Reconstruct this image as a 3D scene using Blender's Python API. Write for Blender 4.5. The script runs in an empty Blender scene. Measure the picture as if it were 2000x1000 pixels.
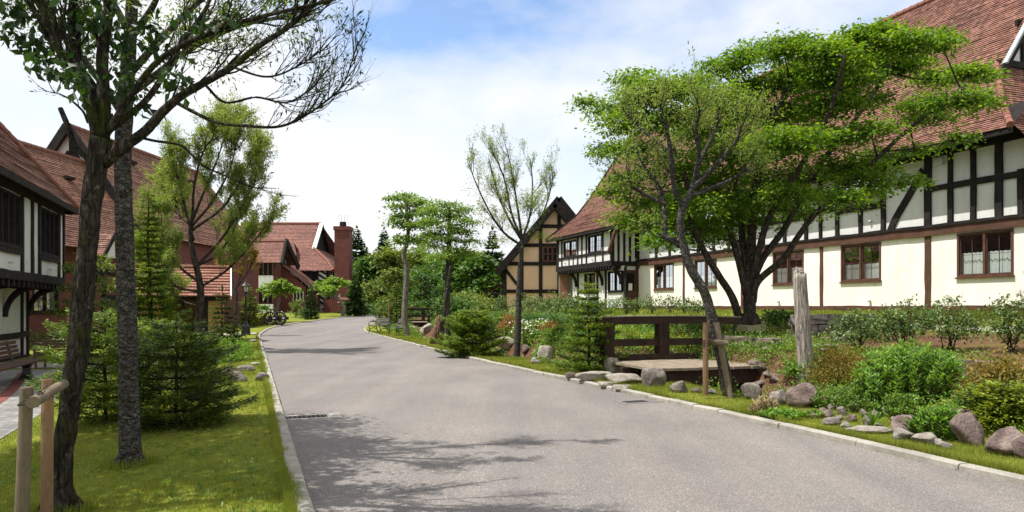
import bpy, math, random
import numpy as np
from mathutils import Vector

# ------------------------------------------------------------------ camera, sky, sun, exposure
SC = bpy.context.scene
COL = SC.collection
EYE, F, HY = 1.6, 1400.0, 598.0            # eye height (m), focal length (px of a 2000 px frame), horizon row
cam_d = bpy.data.cameras.new('camera')
cam = bpy.data.objects.new('camera', cam_d); COL.objects.link(cam)
cam.location = (0, 0, EYE); cam.rotation_euler = (math.radians(90), 0, 0)
cam_d.sensor_width = 36.0; cam_d.lens = 36.0 * F / 2000.0
cam_d.shift_y = (HY - 500.0) / 2000.0
cam_d.clip_start = 0.05; cam_d.clip_end = 3000
SC.camera = cam
SC.view_settings.view_transform = 'Standard'; SC.view_settings.look = 'None'
SC.view_settings.exposure = 0.55; SC.view_settings.gamma = 1.0

SUN_EL, SUN_TH = 63.0, 102.0                # elevation; degrees to the left of straight ahead
sd = Vector((-math.sin(math.radians(SUN_TH)) * math.cos(math.radians(SUN_EL)),
             math.cos(math.radians(SUN_TH)) * math.cos(math.radians(SUN_EL)), math.sin(math.radians(SUN_EL))))
sl = bpy.data.lights.new('sun', 'SUN'); sl.energy = 5.0; sl.angle = math.radians(0.53); sl.color = (1.0, 0.95, 0.87)
so = bpy.data.objects.new('sun', sl); COL.objects.link(so)
so.rotation_euler = sd.to_track_quat('Z', 'Y').to_euler(); so.location = (0, 0, 60)

def world():
    w = bpy.data.worlds.new('World'); SC.world = w; w.use_nodes = True
    nt = w.node_tree; N = nt.nodes; K = nt.links; N.clear()
    out = N.new('ShaderNodeOutputWorld'); bg = N.new('ShaderNodeBackground'); bg.inputs[1].default_value = 0.1
    sky = N.new('ShaderNodeTexSky'); sky.sky_type = 'NISHITA'; sky.sun_disc = False
    sky.sun_elevation = math.radians(SUN_EL); sky.sun_rotation = math.radians(-SUN_TH)
    sky.altitude = 900; sky.air_density = 1.0; sky.dust_density = 1.0; sky.ozone_density = 1.5
    tc = N.new('ShaderNodeTexCoord')
    def math_(op, a, b=None, clamp=False):
        m = N.new('ShaderNodeMath'); m.operation = op; m.use_clamp = clamp
        for i, v in enumerate((a, b)):
            if v is None: continue
            if isinstance(v, (int, float)): m.inputs[i].default_value = v
            else: K.new(v, m.inputs[i])
        return m.outputs[0]
    def noise(scale, detail, rough=.55, sz=1.0, off=0.0):
        mp = N.new('ShaderNodeMapping'); mp.inputs['Scale'].default_value = (1, 1, sz); mp.inputs['Location'].default_value = (off, off * .3, 0)
        K.new(tc.outputs['Generated'], mp.inputs[0])
        n = N.new('ShaderNodeTexNoise'); n.inputs['Scale'].default_value = scale; n.inputs['Detail'].default_value = detail
        n.inputs['Roughness'].default_value = rough; K.new(mp.outputs[0], n.inputs['Vector']); return n.outputs['Fac']
    n1 = noise(3.2, 7, .55, 2.0, 3.1); n2 = noise(1.6, 4, .5, 1.6, 7.7)
    # openings in the cloud: directions where blue shows through
    acc = None
    for (px, py, half, wt) in ((800, -40, 9, .34), (640, 40, 6, .24), (940, -120, 10, .28), (1640, 40, 13, .40), (1400, -60, 12, .28),
                               (1130, 270, 8, .3), (1120, 300, 5, .2), (600, 330, 8, .12), (60, 200, 9, .16), (2300, 0, 22, .7), (900, -600, 22, .9), (-900, 200, 25, .6)):
        d = Vector(((px - 1000) / F, 1, (HY - py) / F)).normalized()
        dp = N.new('ShaderNodeVectorMath'); dp.operation = 'DOT_PRODUCT'
        nv = N.new('ShaderNodeVectorMath'); nv.operation = 'NORMALIZE'; K.new(tc.outputs['Generated'], nv.inputs[0])
        K.new(nv.outputs[0], dp.inputs[0]); dp.inputs[1].default_value = d
        c = math.cos(math.radians(half * 1.5))
        f = math_('MULTIPLY', math_('DIVIDE', math_('SUBTRACT', dp.outputs['Value'], c), 1 - c, True), wt)
        acc = f if acc is None else math_('ADD', acc, f)
    # ragged edges from noise
    b = math_('MULTIPLY', acc, math_('MULTIPLY', math_('SUBTRACT', n1, .36, True), 2.6), True)
    b = math_('ADD', b, math_('MULTIPLY', math_('SUBTRACT', n2, .56, True), .8), True)
    cr = N.new('ShaderNodeValToRGB'); cr.color_ramp.elements[0].position = .3; cr.color_ramp.elements[1].position = .62
    cr.color_ramp.elements[0].color = (.86, .89, .93, 1); cr.color_ramp.elements[1].color = (1, 1, 1, 1); K.new(n2, cr.inputs[0])
    cs = N.new('ShaderNodeVectorMath'); cs.operation = 'SCALE'; cs.inputs['Scale'].default_value = 7.6; K.new(cr.outputs[0], cs.inputs[0])
    mx = N.new('ShaderNodeMix'); mx.data_type = 'RGBA'
    bs = N.new('ShaderNodeVectorMath'); bs.operation = 'SCALE'; bs.inputs['Scale'].default_value = 1.7; K.new(sky.outputs[0], bs.inputs[0])
    K.new(b, mx.inputs[0]); K.new(cs.outputs[0], mx.inputs[6]); K.new(bs.outputs[0], mx.inputs[7])
    K.new(mx.outputs[2], bg.inputs[0]); K.new(bg.outputs[0], out.inputs[0])
world()

# ------------------------------------------------------------------ small helpers
RNG = np.random.default_rng(7)
def unit(v): v = np.asarray(v, float); return v / (np.linalg.norm(v, axis=-1, keepdims=True) + 1e-12)
def at(px, py, Y): return np.array([(px - 1000.0) / F * Y, Y, EYE + (HY - py) / F * Y])

def hash3(i, j, k, seed=0):
    n = (i * 374761393 + j * 668265263 + k * 2147483647 + seed * 1274126177) & 0xffffffff
    n = ((n ^ (n >> 13)) * 1274126177) & 0xffffffff
    n = (n ^ (n >> 16)) & 0xffffffff
    return n / 4294967295.0
def vnoise(p, seed=0):
    p = np.asarray(p, float); i = np.floor(p).astype(np.int64); f = p - i; f = f * f * (3 - 2 * f)
    r = 0
    for a in (0, 1):
        for b in (0, 1):
            for c in (0, 1):
                w = (f[..., 0] if a else 1 - f[..., 0]) * (f[..., 1] if b else 1 - f[..., 1]) * (f[..., 2] if c else 1 - f[..., 2])
                r = r + w * hash3(i[..., 0] + a, i[..., 1] + b, i[..., 2] + c, seed)
    return r
def fbm(p, seed=0, o=4):
    p = np.asarray(p, float); r = 0; a = .5
    for k in range(o): r = r + a * (vnoise(p * 2 ** k, seed + k) - .5); a *= .5
    return r

class MB:
    """collects quads and triangles, then links them as ONE mesh object"""
    def __init__(s): s.V = []; s.Q = []; s.T = []; s.n = 0; s.uvq = []; s.has_uv = False; s.colour = []
    def add(s, V, Q=None, T=None, uv=None):
        V = np.asarray(V, float).reshape(-1, 3)
        if Q is not None and len(Q):
            Q = np.asarray(Q, np.int64).reshape(-1, 4); s.Q.append(Q + s.n)
            if uv is not None: s.has_uv = True; s.uvq.append(np.asarray(uv, float)[Q.ravel()])
            else: s.uvq.append(np.zeros((Q.size, 2)))
        if T is not None and len(T): s.T.append(np.asarray(T, np.int64).reshape(-1, 3) + s.n)
        s.V.append(V); s.n += len(V)
    def box(s, x0, x1, y0, y1, z0, z1, jit=0.0):
        V = np.array([[x, y, z] for z in (z0, z1) for y in (y0, y1) for x in (x0, x1)], float)
        if jit: V = V + RNG.normal(0, jit, V.shape)
        s.add(V, [[0, 2, 3, 1], [4, 5, 7, 6], [0, 1, 5, 4], [2, 6, 7, 3], [0, 4, 6, 2], [1, 3, 7, 5]])
    def bar(s, a, b, wx, wy, up=(0, 0, 1)):
        """a square bar from a to b; wx across, wy along 'up'"""
        a = np.asarray(a, float); b = np.asarray(b, float); d = unit(b - a); u = np.asarray(up, float)
        sx = unit(np.cross(d, u)); u = np.cross(sx, d); V = []
        for p in (a, b):
            for (i, j) in ((-1, -1), (1, -1), (1, 1), (-1, 1)): V.append(p + sx * i * wx / 2 + u * j * wy / 2)
        s.add(V, [[0, 1, 5, 4], [1, 2, 6, 5], [2, 3, 7, 6], [3, 0, 4, 7], [3, 2, 1, 0], [4, 5, 6, 7]])
    def tube(s, pts, rad, k=8, rough=0.0, cap=True, seed=0):
        P = np.asarray(pts, float); R = np.broadcast_to(np.asarray(rad, float), (len(P),)); n = len(P)
        D = np.gradient(P, axis=0) if n > 1 else P; D = unit(D)
        ref = np.array([1.0, .13, .07]) if abs(D[0][0]) < .8 else np.array([.1, .2, 1.0])
        A = unit(np.cross(D, ref)); B = np.cross(D, A)
        th = np.linspace(0, 2 * np.pi, k, endpoint=False)
        ring = (A[:, None, :] * np.cos(th)[None, :, None] + B[:, None, :] * np.sin(th)[None, :, None])
        rr = R[:, None] * np.ones((1, k))
        if rough:
            q = P[:, None, :] + ring * R[:, None, None]
            sc = 1.0 / max(R.mean(), .01)
            rr = rr * (1 + rough * 2 * fbm(q * np.array([sc * 1.3, sc * 1.3, sc * .5]), seed, 3))
        V = (P[:, None, :] + ring * rr[:, :, None]).reshape(-1, 3)
        i = np.arange(n - 1)[:, None] * k; j = np.arange(k)[None, :]; j2 = (j + 1) % k
        Q = np.stack([i + j, i + j2, i + k + j2, i + k + j], -1).reshape(-1, 4)
        T = []
        if cap:
            V = np.vstack([V, P[0], P[-1]]); c0, c1 = n * k, n * k + 1
            for a in range(k): T += [[c0, (a + 1) % k, a], [c1, (n - 1) * k + a, (n - 1) * k + (a + 1) % k]]
        s.add(V, Q, T)
    def lathe(s, prof, c=(0, 0, 0), k=16, sq=False):
        """prof: list of (r, z)"""
        P = [(c[0], c[1], c[2] + z) for r, z in prof]; k_ = k
        th = np.linspace(0, 2 * np.pi, k_, endpoint=False) + (np.pi / 4 if sq else 0)
        V = np.array([[c[0] + r * math.cos(t), c[1] + r * math.sin(t), c[2] + z] for r, z in prof for t in th])
        n = len(prof); i = np.arange(n - 1)[:, None] * k_; j = np.arange(k_)[None, :]; j2 = (j + 1) % k_
        Q = np.stack([i + j, i + j2, i + k_ + j2, i + k_ + j], -1).reshape(-1, 4)
        V = np.vstack([V, [c[0], c[1], c[2] + prof[0][1]], [c[0], c[1], c[2] + prof[-1][1]]]); T = []
        for a in range(k_): T += [[n * k_, (a + 1) % k_, a], [n * k_ + 1, (n - 1) * k_ + a, (n - 1) * k_ + (a + 1) % k_]]
        s.add(V, Q, T)
    def leaves(s, C, A, N, L, W, fold=0.0):
        C = np.asarray(C); A = unit(A); N = np.asarray(N); S = unit(np.cross(A, N)); N = np.cross(S, A)
        L = np.broadcast_to(L, (len(C),))[:, None]; W = np.broadcast_to(W, (len(C),))[:, None]
        m = C + A * L * .45 + (N * L * fold if fold else 0)
        V = np.stack([C, m + S * W * .5, C + A * L, m - S * W * .5], 1).reshape(-1, 3)
        s.add(V, np.arange(len(C) * 4).reshape(-1, 4))
    def build(s, name, mat, parent=None, smooth=False):
        me = bpy.data.meshes.new(name)
        V = np.vstack(s.V) if s.V else np.zeros((0, 3))
        Q = np.vstack(s.Q) if s.Q else np.zeros((0, 4), np.int64); T = np.vstack(s.T) if s.T else np.zeros((0, 3), np.int64)
        me.vertices.add(len(V)); me.vertices.foreach_set('co', V.astype(np.float32).ravel())
        loops = np.concatenate([Q.ravel(), T.ravel()]).astype(np.int32)
        me.loops.add(len(loops)); me.loops.foreach_set('vertex_index', loops)
        nf = len(Q) + len(T); me.polygons.add(nf)
        st = np.concatenate([np.arange(len(Q)) * 4, len(Q) * 4 + np.arange(len(T)) * 3]).astype(np.int32)
        me.polygons.foreach_set('loop_start', st)
        me.polygons.foreach_set('use_smooth', np.full(nf, bool(smooth)))
        if s.has_uv:
            uv = me.uv_layers.new(name='UVMap'); u = np.vstack(s.uvq + [np.zeros((T.size, 2))])
            uv.data.foreach_set('uv', u.astype(np.float32).ravel())
        me.update(calc_edges=True); me.validate()
        me.materials.append(mat)
        o = bpy.data.objects.new(name, me); COL.objects.link(o)
        if parent is not None: o.parent = parent
        return o

def tag(o, label=None, cat=None, group=None, kind=None):
    if label: o['label'] = label
    if cat: o['category'] = cat
    if group: o['group'] = group
    if kind: o['kind'] = kind
    return o
def thing(name, label, cat, loc=(0, 0, 0), rz=0.0, group=None):
    o = bpy.data.objects.new(name, None); COL.objects.link(o); o.empty_display_size = .2
    o.location = loc; o.rotation_euler = (0, 0, rz)
    return tag(o, label, cat, group)
def copy_tree(o, loc, rz, label, group=None, parent=None, s=1.0):
    c = o.copy(); COL.objects.link(c)
    if parent is None:
        c.location = loc; c.rotation_euler = (0, 0, rz); c.scale = (s, s, s); c['label'] = label
        if group: c['group'] = group
    else: c.parent = parent
    for ch in list(o.children): copy_tree(ch, None, 0, None, None, c)
    return c

# ------------------------------------------------------------------ materials
def nm(name):
    m = bpy.data.materials.new(name); m.use_nodes = True; nt = m.node_tree; nt.nodes.clear()
    out = nt.nodes.new('ShaderNodeOutputMaterial'); p = nt.nodes.new('ShaderNodeBsdfPrincipled')
    nt.links.new(p.outputs[0], out.inputs[0]); return m, nt, p, out
def n_noise(nt, vec, scale, detail=4, rough=.55, dist=0):
    n = nt.nodes.new('ShaderNodeTexNoise'); n.inputs['Scale'].default_value = scale; n.inputs['Detail'].default_value = detail
    n.inputs['Roughness'].default_value = rough; n.inputs['Distortion'].default_value = dist
    if vec is not None: nt.links.new(vec, n.inputs['Vector'])
    return n.outputs['Fac']
def n_ramp(nt, fac, stops):
    r = nt.nodes.new('ShaderNodeValToRGB'); e = r.color_ramp.elements
    while len(e) < len(stops): e.new(.5)
    for k, (p, c) in enumerate(stops): e[k].position = p; e[k].color = (*c, 1)
    nt.links.new(fac, r.inputs[0]); return r.outputs[0]
def n_mix(nt, fac, a, b, mode='MIX'):
    m = nt.nodes.new('ShaderNodeMix'); m.data_type = 'RGBA'; m.blend_type = mode
    for i, v in ((0, fac), (6, a), (7, b)):
        if isinstance(v, (int, float)): m.inputs[i].default_value = v
        elif isinstance(v, tuple): m.inputs[i].default_value = (*v, 1)
        else: nt.links.new(v, m.inputs[i])
    return m.outputs[2]
def n_math(nt, op, a, b=None, clamp=False):
    m = nt.nodes.new('ShaderNodeMath'); m.operation = op; m.use_clamp = clamp
    for i, v in enumerate((a, b)):
        if v is None: continue
        if isinstance(v, (int, float)): m.inputs[i].default_value = v
        else: nt.links.new(v, m.inputs[i])
    return m.outputs[0]
def n_obj(nt): return nt.nodes.new('ShaderNodeTexCoord').outputs['Object']
def n_map(nt, vec, sc=(1, 1, 1), rot=(0, 0, 0)):
    m = nt.nodes.new('ShaderNodeMapping'); m.inputs['Scale'].default_value = sc; m.inputs['Rotation'].default_value = rot
    nt.links.new(vec, m.inputs[0]); return m.outputs[0]
def n_bump(nt, p, h, strength, dist):
    b = nt.nodes.new('ShaderNodeBump'); b.inputs['Strength'].default_value = strength; b.inputs['Distance'].default_value = dist
    nt.links.new(h, b.inputs['Height']); nt.links.new(b.outputs[0], p.inputs['Normal'])

def mat_rough(name, c0, c1, scale=6, rough=.85, bump=.3, bd=.01, c2=None, fine=60, stretch=(1, 1, 1), spec=.3):
    m, nt, p, out = nm(name); v = n_map(nt, n_obj(nt), stretch)
    f = n_noise(nt, v, scale, 6, .6); f2 = n_noise(nt, v, fine, 3, .6)
    stops = [(.3, c0), (.7, c1)] if c2 is None else [(.25, c0), (.5, c1), (.75, c2)]
    c = n_ramp(nt, f, stops); c = n_mix(nt, .35, c, n_ramp(nt, f2, [(.3, (.45, .45, .45)), (.7, (1.5, 1.5, 1.5))]), 'MULTIPLY')
    nt.links.new(c, p.inputs['Base Color']); p.inputs['Roughness'].default_value = rough; p.inputs['Specular IOR Level'].default_value = spec
    n_bump(nt, p, n_math(nt, 'ADD', f, n_math(nt, 'MULTIPLY', f2, .5)), bump, bd); return m
def mat_leaf(name, dark, mid, light, trans=.35, var=1.2, rough=.5, spec=.35):
    m, nt, p, out = nm(name)
    g = nt.nodes.new('ShaderNodeNewGeometry'); f = n_noise(nt, n_obj(nt), var, 3, .5)
    r = n_math(nt, 'ADD', n_math(nt, 'MULTIPLY', g.outputs['Random Per Island'], .6), n_math(nt, 'MULTIPLY', n_math(nt, 'SUBTRACT', f, .3), 1.0), True)
    c = n_ramp(nt, r, [(.1, dark), (.5, mid), (.92, light)])
    nt.links.new(c, p.inputs['Base Color']); p.inputs['Roughness'].default_value = rough; p.inputs['Specular IOR Level'].default_value = spec
    t = nt.nodes.new('ShaderNodeBsdfTranslucent'); nt.links.new(n_mix(nt, 1.0, c, (1.5, 1.35, .6), 'MULTIPLY'), t.inputs['Color'])
    ms = nt.nodes.new('ShaderNodeMixShader'); ms.inputs[0].default_value = trans
    nt.links.new(p.outputs[0], ms.inputs[1]); nt.links.new(t.outputs[0], ms.inputs[2]); nt.links.new(ms.outputs[0], out.inputs[0]); return m
def mat_tile(name, w, h, c1, c2, c3, big=.35):
    m, nt, p, out = nm(name); uv = nt.nodes.new('ShaderNodeTexCoord').outputs['UV']
    sp = nt.nodes.new('ShaderNodeSeparateXYZ'); nt.links.new(uv, sp.inputs[0])
    row = n_math(nt, 'FLOOR', n_math(nt, 'DIVIDE', sp.outputs[1], h))
    u = n_math(nt, 'ADD', n_math(nt, 'DIVIDE', sp.outputs[0], w), n_math(nt, 'MULTIPLY', n_math(nt, 'MODULO', row, 2.0), .5))
    col = n_math(nt, 'FLOOR', u); fr = n_math(nt, 'FRACT', u)
    cb = nt.nodes.new('ShaderNodeCombineXYZ'); nt.links.new(col, cb.inputs[0]); nt.links.new(row, cb.inputs[1])
    wn = nt.nodes.new('ShaderNodeTexWhiteNoise'); wn.noise_dimensions = '2D'; nt.links.new(cb.outputs[0], wn.inputs['Vector'])
    c = n_ramp(nt, wn.outputs['Value'], [(.05, c1), (.45, c2), (.95, c3)])
    o = n_obj(nt); f = n_noise(nt, o, big, 5, .6)
    c = n_mix(nt, .6, c, n_ramp(nt, f, [(.3, (.62, .6, .62)), (.7, (1.25, 1.2, 1.15))]), 'MULTIPLY')
    li = n_noise(nt, o, 2.6, 7, .7); c = n_mix(nt, n_math(nt, 'MULTIPLY', n_math(nt, 'SUBTRACT', li, .60, True), 4.0, True), c, (.085, .075, .06))
    gap = n_math(nt, 'LESS_THAN', n_math(nt, 'ABSOLUTE', n_math(nt, 'SUBTRACT', fr, .5)), .46)
    c = n_mix(nt, n_math(nt, 'ADD', n_math(nt, 'MULTIPLY', gap, .55), .45), (.02, .012, .01), c)
    nt.links.new(c, p.inputs['Base Color']); p.inputs['Roughness'].default_value = .75; p.inputs['Specular IOR Level'].default_value = .25
    n_bump(nt, p, n_math(nt, 'ADD', wn.outputs['Value'], n_math(nt, 'MULTIPLY', gap, 1.5)), .5, .012); return m
def mat_brick(name, c1, c2, mortar, w=.22, h=.075):
    m, nt, p, out = nm(name); o = n_obj(nt)
    sp = nt.nodes.new('ShaderNodeSeparateXYZ'); nt.links.new(o, sp.inputs[0])
    cb = nt.nodes.new('ShaderNodeCombineXYZ'); nt.links.new(n_math(nt, 'ADD', sp.outputs[0], sp.outputs[1]), cb.inputs[0]); nt.links.new(sp.outputs[2], cb.inputs[1])
    b = nt.nodes.new('ShaderNodeTexBrick'); b.inputs['Scale'].default_value = 1; b.inputs['Brick Width'].default_value = w; b.inputs['Row Height'].default_value = h
    b.inputs['Mortar Size'].default_value = .008; b.inputs['Color1'].default_value = (*c1, 1); b.inputs['Color2'].default_value = (*c2, 1); b.inputs['Mortar'].default_value = (*mortar, 1)
    nt.links.new(cb.outputs[0], b.inputs['Vector'])
    c = n_mix(nt, .5, b.outputs['Color'], n_ramp(nt, n_noise(nt, o, 1.3, 5), [(.3, (.6, .6, .6)), (.7, (1.3, 1.3, 1.3))]), 'MULTIPLY')
    nt.links.new(c, p.inputs['Base Color']); p.inputs['Roughness'].default_value = .85; n_bump(nt, p, b.outputs['Fac'], -.4, .01); return m
def mat_plain(name, c, rough=.5, spec=.5, metal=0.0):
    m, nt, p, out = nm(name); p.inputs['Base Color'].default_value = (*c, 1); p.inputs['Roughness'].default_value = rough
    p.inputs['Specular IOR Level'].default_value = spec; p.inputs['Metallic'].default_value = metal; return m
def mat_glass(name):
    m, nt, p, out = nm(name); nt.nodes.remove(p)
    t = nt.nodes.new('ShaderNodeBsdfTransparent'); t.inputs[0].default_value = (.78, .82, .8, 1)
    g = nt.nodes.new('ShaderNodeBsdfGlossy'); g.inputs['Roughness'].default_value = .02; g.inputs[0].default_value = (.9, .95, 1, 1)
    fr = nt.nodes.new('ShaderNodeFresnel'); fr.inputs[0].default_value = 1.45
    o = n_obj(nt); b = nt.nodes.new('ShaderNodeBump'); b.inputs['Strength'].default_value = .12; b.inputs['Distance'].default_value = .02
    nt.links.new(n_noise(nt, o, 1.6, 2), b.inputs['Height']); nt.links.new(b.outputs[0], g.inputs['Normal'])
    ms = nt.nodes.new('ShaderNodeMixShader'); nt.links.new(n_math(nt, 'ADD', n_math(nt, 'MULTIPLY', fr.outputs[0], .6), .02, True), ms.inputs[0])
    nt.links.new(t.outputs[0], ms.inputs[1]); nt.links.new(g.outputs[0], ms.inputs[2]); nt.links.new(ms.outputs[0], out.inputs[0]); return m

def mat_asphalt():
    m, nt, p, out = nm('asphalt'); o = n_obj(nt)
    big = n_noise(nt, o, .5, 5, .6); mid = n_noise(nt, n_map(nt, o, (1, .35, 1), (0, 0, .35)), 1.2, 4)
    v = nt.nodes.new('ShaderNodeTexVoronoi'); v.inputs['Scale'].default_value = 130; nt.links.new(o, v.inputs['Vector'])
    sep = nt.nodes.new('ShaderNodeSeparateColor'); nt.links.new(v.outputs['Color'], sep.inputs[0])
    v2 = nt.nodes.new('ShaderNodeTexVoronoi'); v2.inputs['Scale'].default_value = 38; nt.links.new(o, v2.inputs['Vector'])
    sep2 = nt.nodes.new('ShaderNodeSeparateColor'); nt.links.new(v2.outputs['Color'], sep2.inputs[0])
    c = n_ramp(nt, big, [(.3, (.144, .132, .127)), (.7, (.176, .163, .157))])
    c = n_mix(nt, .5, c, n_ramp(nt, mid, [(.35, (.88, .88, .88)), (.65, (1.12, 1.11, 1.10))]), 'MULTIPLY')
    c = n_mix(nt, .8, c, n_ramp(nt, sep.outputs[0], [(.0, (.55, .55, .56)), (.5, (1, 1, 1)), (.9, (1.25, 1.23, 1.2)), (.985, (2.6, 2.55, 2.5))]), 'MULTIPLY')
    peb = n_math(nt, 'MULTIPLY', n_math(nt, 'GREATER_THAN', sep2.outputs[1], .965), n_math(nt, 'LESS_THAN', v2.outputs['Distance'], .2))
    c = n_mix(nt, peb, c, (.42, .41, .39))
    wear = n_noise(nt, n_map(nt, o, (.9, .06, 1), (0, 0, .349)), 1.0, 5, .6)          # wheel tracks and patches along the road
    c = n_mix(nt, .8, c, n_ramp(nt, wear, [(.35, (.84, .84, .85)), (.62, (1.1, 1.09, 1.07))]), 'MULTIPLY')
    st = n_noise(nt, o, 1.9, 6, .7); c = n_mix(nt, n_math(nt, 'MULTIPLY', n_math(nt, 'SUBTRACT', st, .64, True), 4.0, True), c, (.10, .092, .088))
    nt.links.new(c, p.inputs['Base Color']); p.inputs['Roughness'].default_value = .8; p.inputs['Specular IOR Level'].default_value = .3
    n_bump(nt, p, sep.outputs[0], .3, .004); return m
def mat_ground():
    m, nt, p, out = nm('ground'); o = n_obj(nt)
    a = nt.nodes.new('ShaderNodeAttribute'); a.attribute_name = 'soil'
    f1 = n_noise(nt, o, .7, 5, .6); f2 = n_noise(nt, o, 9, 5, .65); f3 = n_noise(nt, o, 70, 3, .6)
    g = n_ramp(nt, f1, [(.3, (.11, .15, .020)), (.55, (.17, .195, .03)), (.75, (.24, .235, .06))])
    g = n_mix(nt, .7, g, n_ramp(nt, f2, [(.3, (.6, .6, .6)), (.7, (1.35, 1.3, 1.2))]), 'MULTIPLY')
    g = n_mix(nt, .7, g, n_ramp(nt, f3, [(.3, (.4, .4, .4)), (.7, (1.6, 1.6, 1.5))]), 'MULTIPLY')
    s = n_ramp(nt, f2, [(.3, (.05, .028, .018)), (.55, (.115, .062, .04)), (.75, (.19, .115, .078))])
    s = n_mix(nt, .8, s, n_ramp(nt, f3, [(.3, (.4, .4, .4)), (.68, (1.7, 1.6, 1.5))]), 'MULTIPLY')
    fac = n_math(nt, 'ADD', n_math(nt, 'MULTIPLY', n_math(nt, 'SUBTRACT', a.outputs['Fac'], .5), 2.2), n_math(nt, 'ADD', n_math(nt, 'MULTIPLY', n_math(nt, 'SUBTRACT', f2, .5), 1.6), .5), True)
    nt.links.new(n_mix(nt, fac, g, s), p.inputs['Base Color']); p.inputs['Roughness'].default_value = .95; p.inputs['Specular IOR Level'].default_value = .1
    n_bump(nt, p, n_math(nt, 'ADD', f2, f3), .6, .03); return m
def mat_pavers():
    m, nt, p, out = nm('pavers'); o = n_map(nt, n_obj(nt), (1, 1, 1), (0, 0, .35))
    b = nt.nodes.new('ShaderNodeTexBrick'); b.inputs['Scale'].default_value = 1; b.inputs['Brick Width'].default_value = .22; b.inputs['Row Height'].default_value = .11
    b.inputs['Mortar Size'].default_value = .007; b.inputs['Color1'].default_value = (.15, .15, .15, 1); b.inputs['Color2'].default_value = (.25, .24, .235, 1); b.inputs['Mortar'].default_value = (.05, .05, .045, 1)
    nt.links.new(o, b.inputs['Vector'])
    c = n_mix(nt, .6, b.outputs['Color'], n_ramp(nt, n_noise(nt, o, 1.5, 5), [(.3, (.7, .7, .7)), (.7, (1.25, 1.25, 1.2))]), 'MULTIPLY')
    nt.links.new(c, p.inputs['Base Color']); p.inputs['Roughness'].default_value = .9; n_bump(nt, p, b.outputs['Fac'], -.4, .01); return m
def mat_plaster(name, c, stain):
    m, nt, p, out = nm(name); o = n_obj(nt)
    f = n_noise(nt, o, .9, 6, .6); s = n_noise(nt, n_map(nt, o, (3, 3, .35)), 1.3, 5, .6)
    cc = n_mix(nt, .5, c, n_ramp(nt, f, [(.3, (.86, .85, .83)), (.7, (1.06, 1.06, 1.06))]), 'MULTIPLY')
    cc = n_mix(nt, n_math(nt, 'MULTIPLY', n_math(nt, 'SUBTRACT', s, .5, True), 2.2, True), cc, stain)
    sp = n_noise(nt, o, 7, 6, .7); cc = n_mix(nt, n_math(nt, 'MULTIPLY', n_math(nt, 'SUBTRACT', sp, .62, True), 2.0, True), cc, tuple(k * .72 for k in stain))
    vv = nt.nodes.new('ShaderNodeTexVoronoi'); vv.feature = 'DISTANCE_TO_EDGE'; vv.inputs['Scale'].default_value = .55; nt.links.new(n_mix(nt, .12, o, n_ramp(nt, f, [(0, (0, 0, 0)), (1, (3, 3, 3))])), vv.inputs['Vector'])
    cc = n_mix(nt, n_math(nt, 'MULTIPLY', n_math(nt, 'LESS_THAN', vv.outputs['Distance'], .005), .14), cc, tuple(k * .5 for k in stain))
    nt.links.new(cc, p.inputs['Base Color']); p.inputs['Roughness'].default_value = .9; p.inputs['Specular IOR Level'].default_value = .2
    n_bump(nt, p, n_math(nt, 'ADD', n_noise(nt, o, 5, 5), n_math(nt, 'MULTIPLY', n_noise(nt, o, 45, 3), .3)), .35, .02); return m
def mat_bark(name, c0, c1, c2, moss=None, moss_amt=.5, sc=9, st=.3):
    m, nt, p, out = nm(name); o = n_obj(nt); v = n_map(nt, o, (1, 1, st))
    f = n_noise(nt, v, sc * 2.2, 8, .7, 1.0); f2 = n_noise(nt, o, sc * .45, 5, .65); f3 = n_noise(nt, o, sc * 9, 3)
    vo = nt.nodes.new('ShaderNodeTexVoronoi'); vo.feature = 'DISTANCE_TO_EDGE'; vo.inputs['Scale'].default_value = sc * 2.0
    nz = nt.nodes.new('ShaderNodeTexNoise'); nz.inputs['Scale'].default_value = sc; nt.links.new(v, nz.inputs['Vector'])
    nt.links.new(n_mix(nt, .12, v, nz.outputs['Color']), vo.inputs['Vector'])
    crack = n_math(nt, 'MULTIPLY', vo.outputs['Distance'], 5.0, True)
    c = n_ramp(nt, f, [(.36, c0), (.5, c1), (.66, c2)])
    c = n_mix(nt, .6, c, n_ramp(nt, f3, [(.3, (.5, .5, .5)), (.7, (1.5, 1.5, 1.5))]), 'MULTIPLY')
    c = n_mix(nt, .75, c, n_ramp(nt, crack, [(.0, (.25, .25, .25)), (.5, (1.05, 1.05, 1.05))]), 'MULTIPLY')
    c = n_mix(nt, n_math(nt, 'MULTIPLY', n_math(nt, 'SUBTRACT', n_noise(nt, o, sc * 1.4, 4, .6), .63, True), 6, True), c, tuple(min(.42, k * 2.4) for k in c2))
    if moss: c = n_mix(nt, n_math(nt, 'MULTIPLY', n_math(nt, 'SUBTRACT', f2, 1 - moss_amt, True), 6, True), c, moss)
    nt.links.new(c, p.inputs['Base Color']); p.inputs['Roughness'].default_value = .95; p.inputs['Specular IOR Level'].default_value = .1
    n_bump(nt, p, n_math(nt, 'ADD', n_math(nt, 'MULTIPLY', crack, .8), n_math(nt, 'ADD', f, n_math(nt, 'MULTIPLY', f3, .3))), .75, .03); return m
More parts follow.
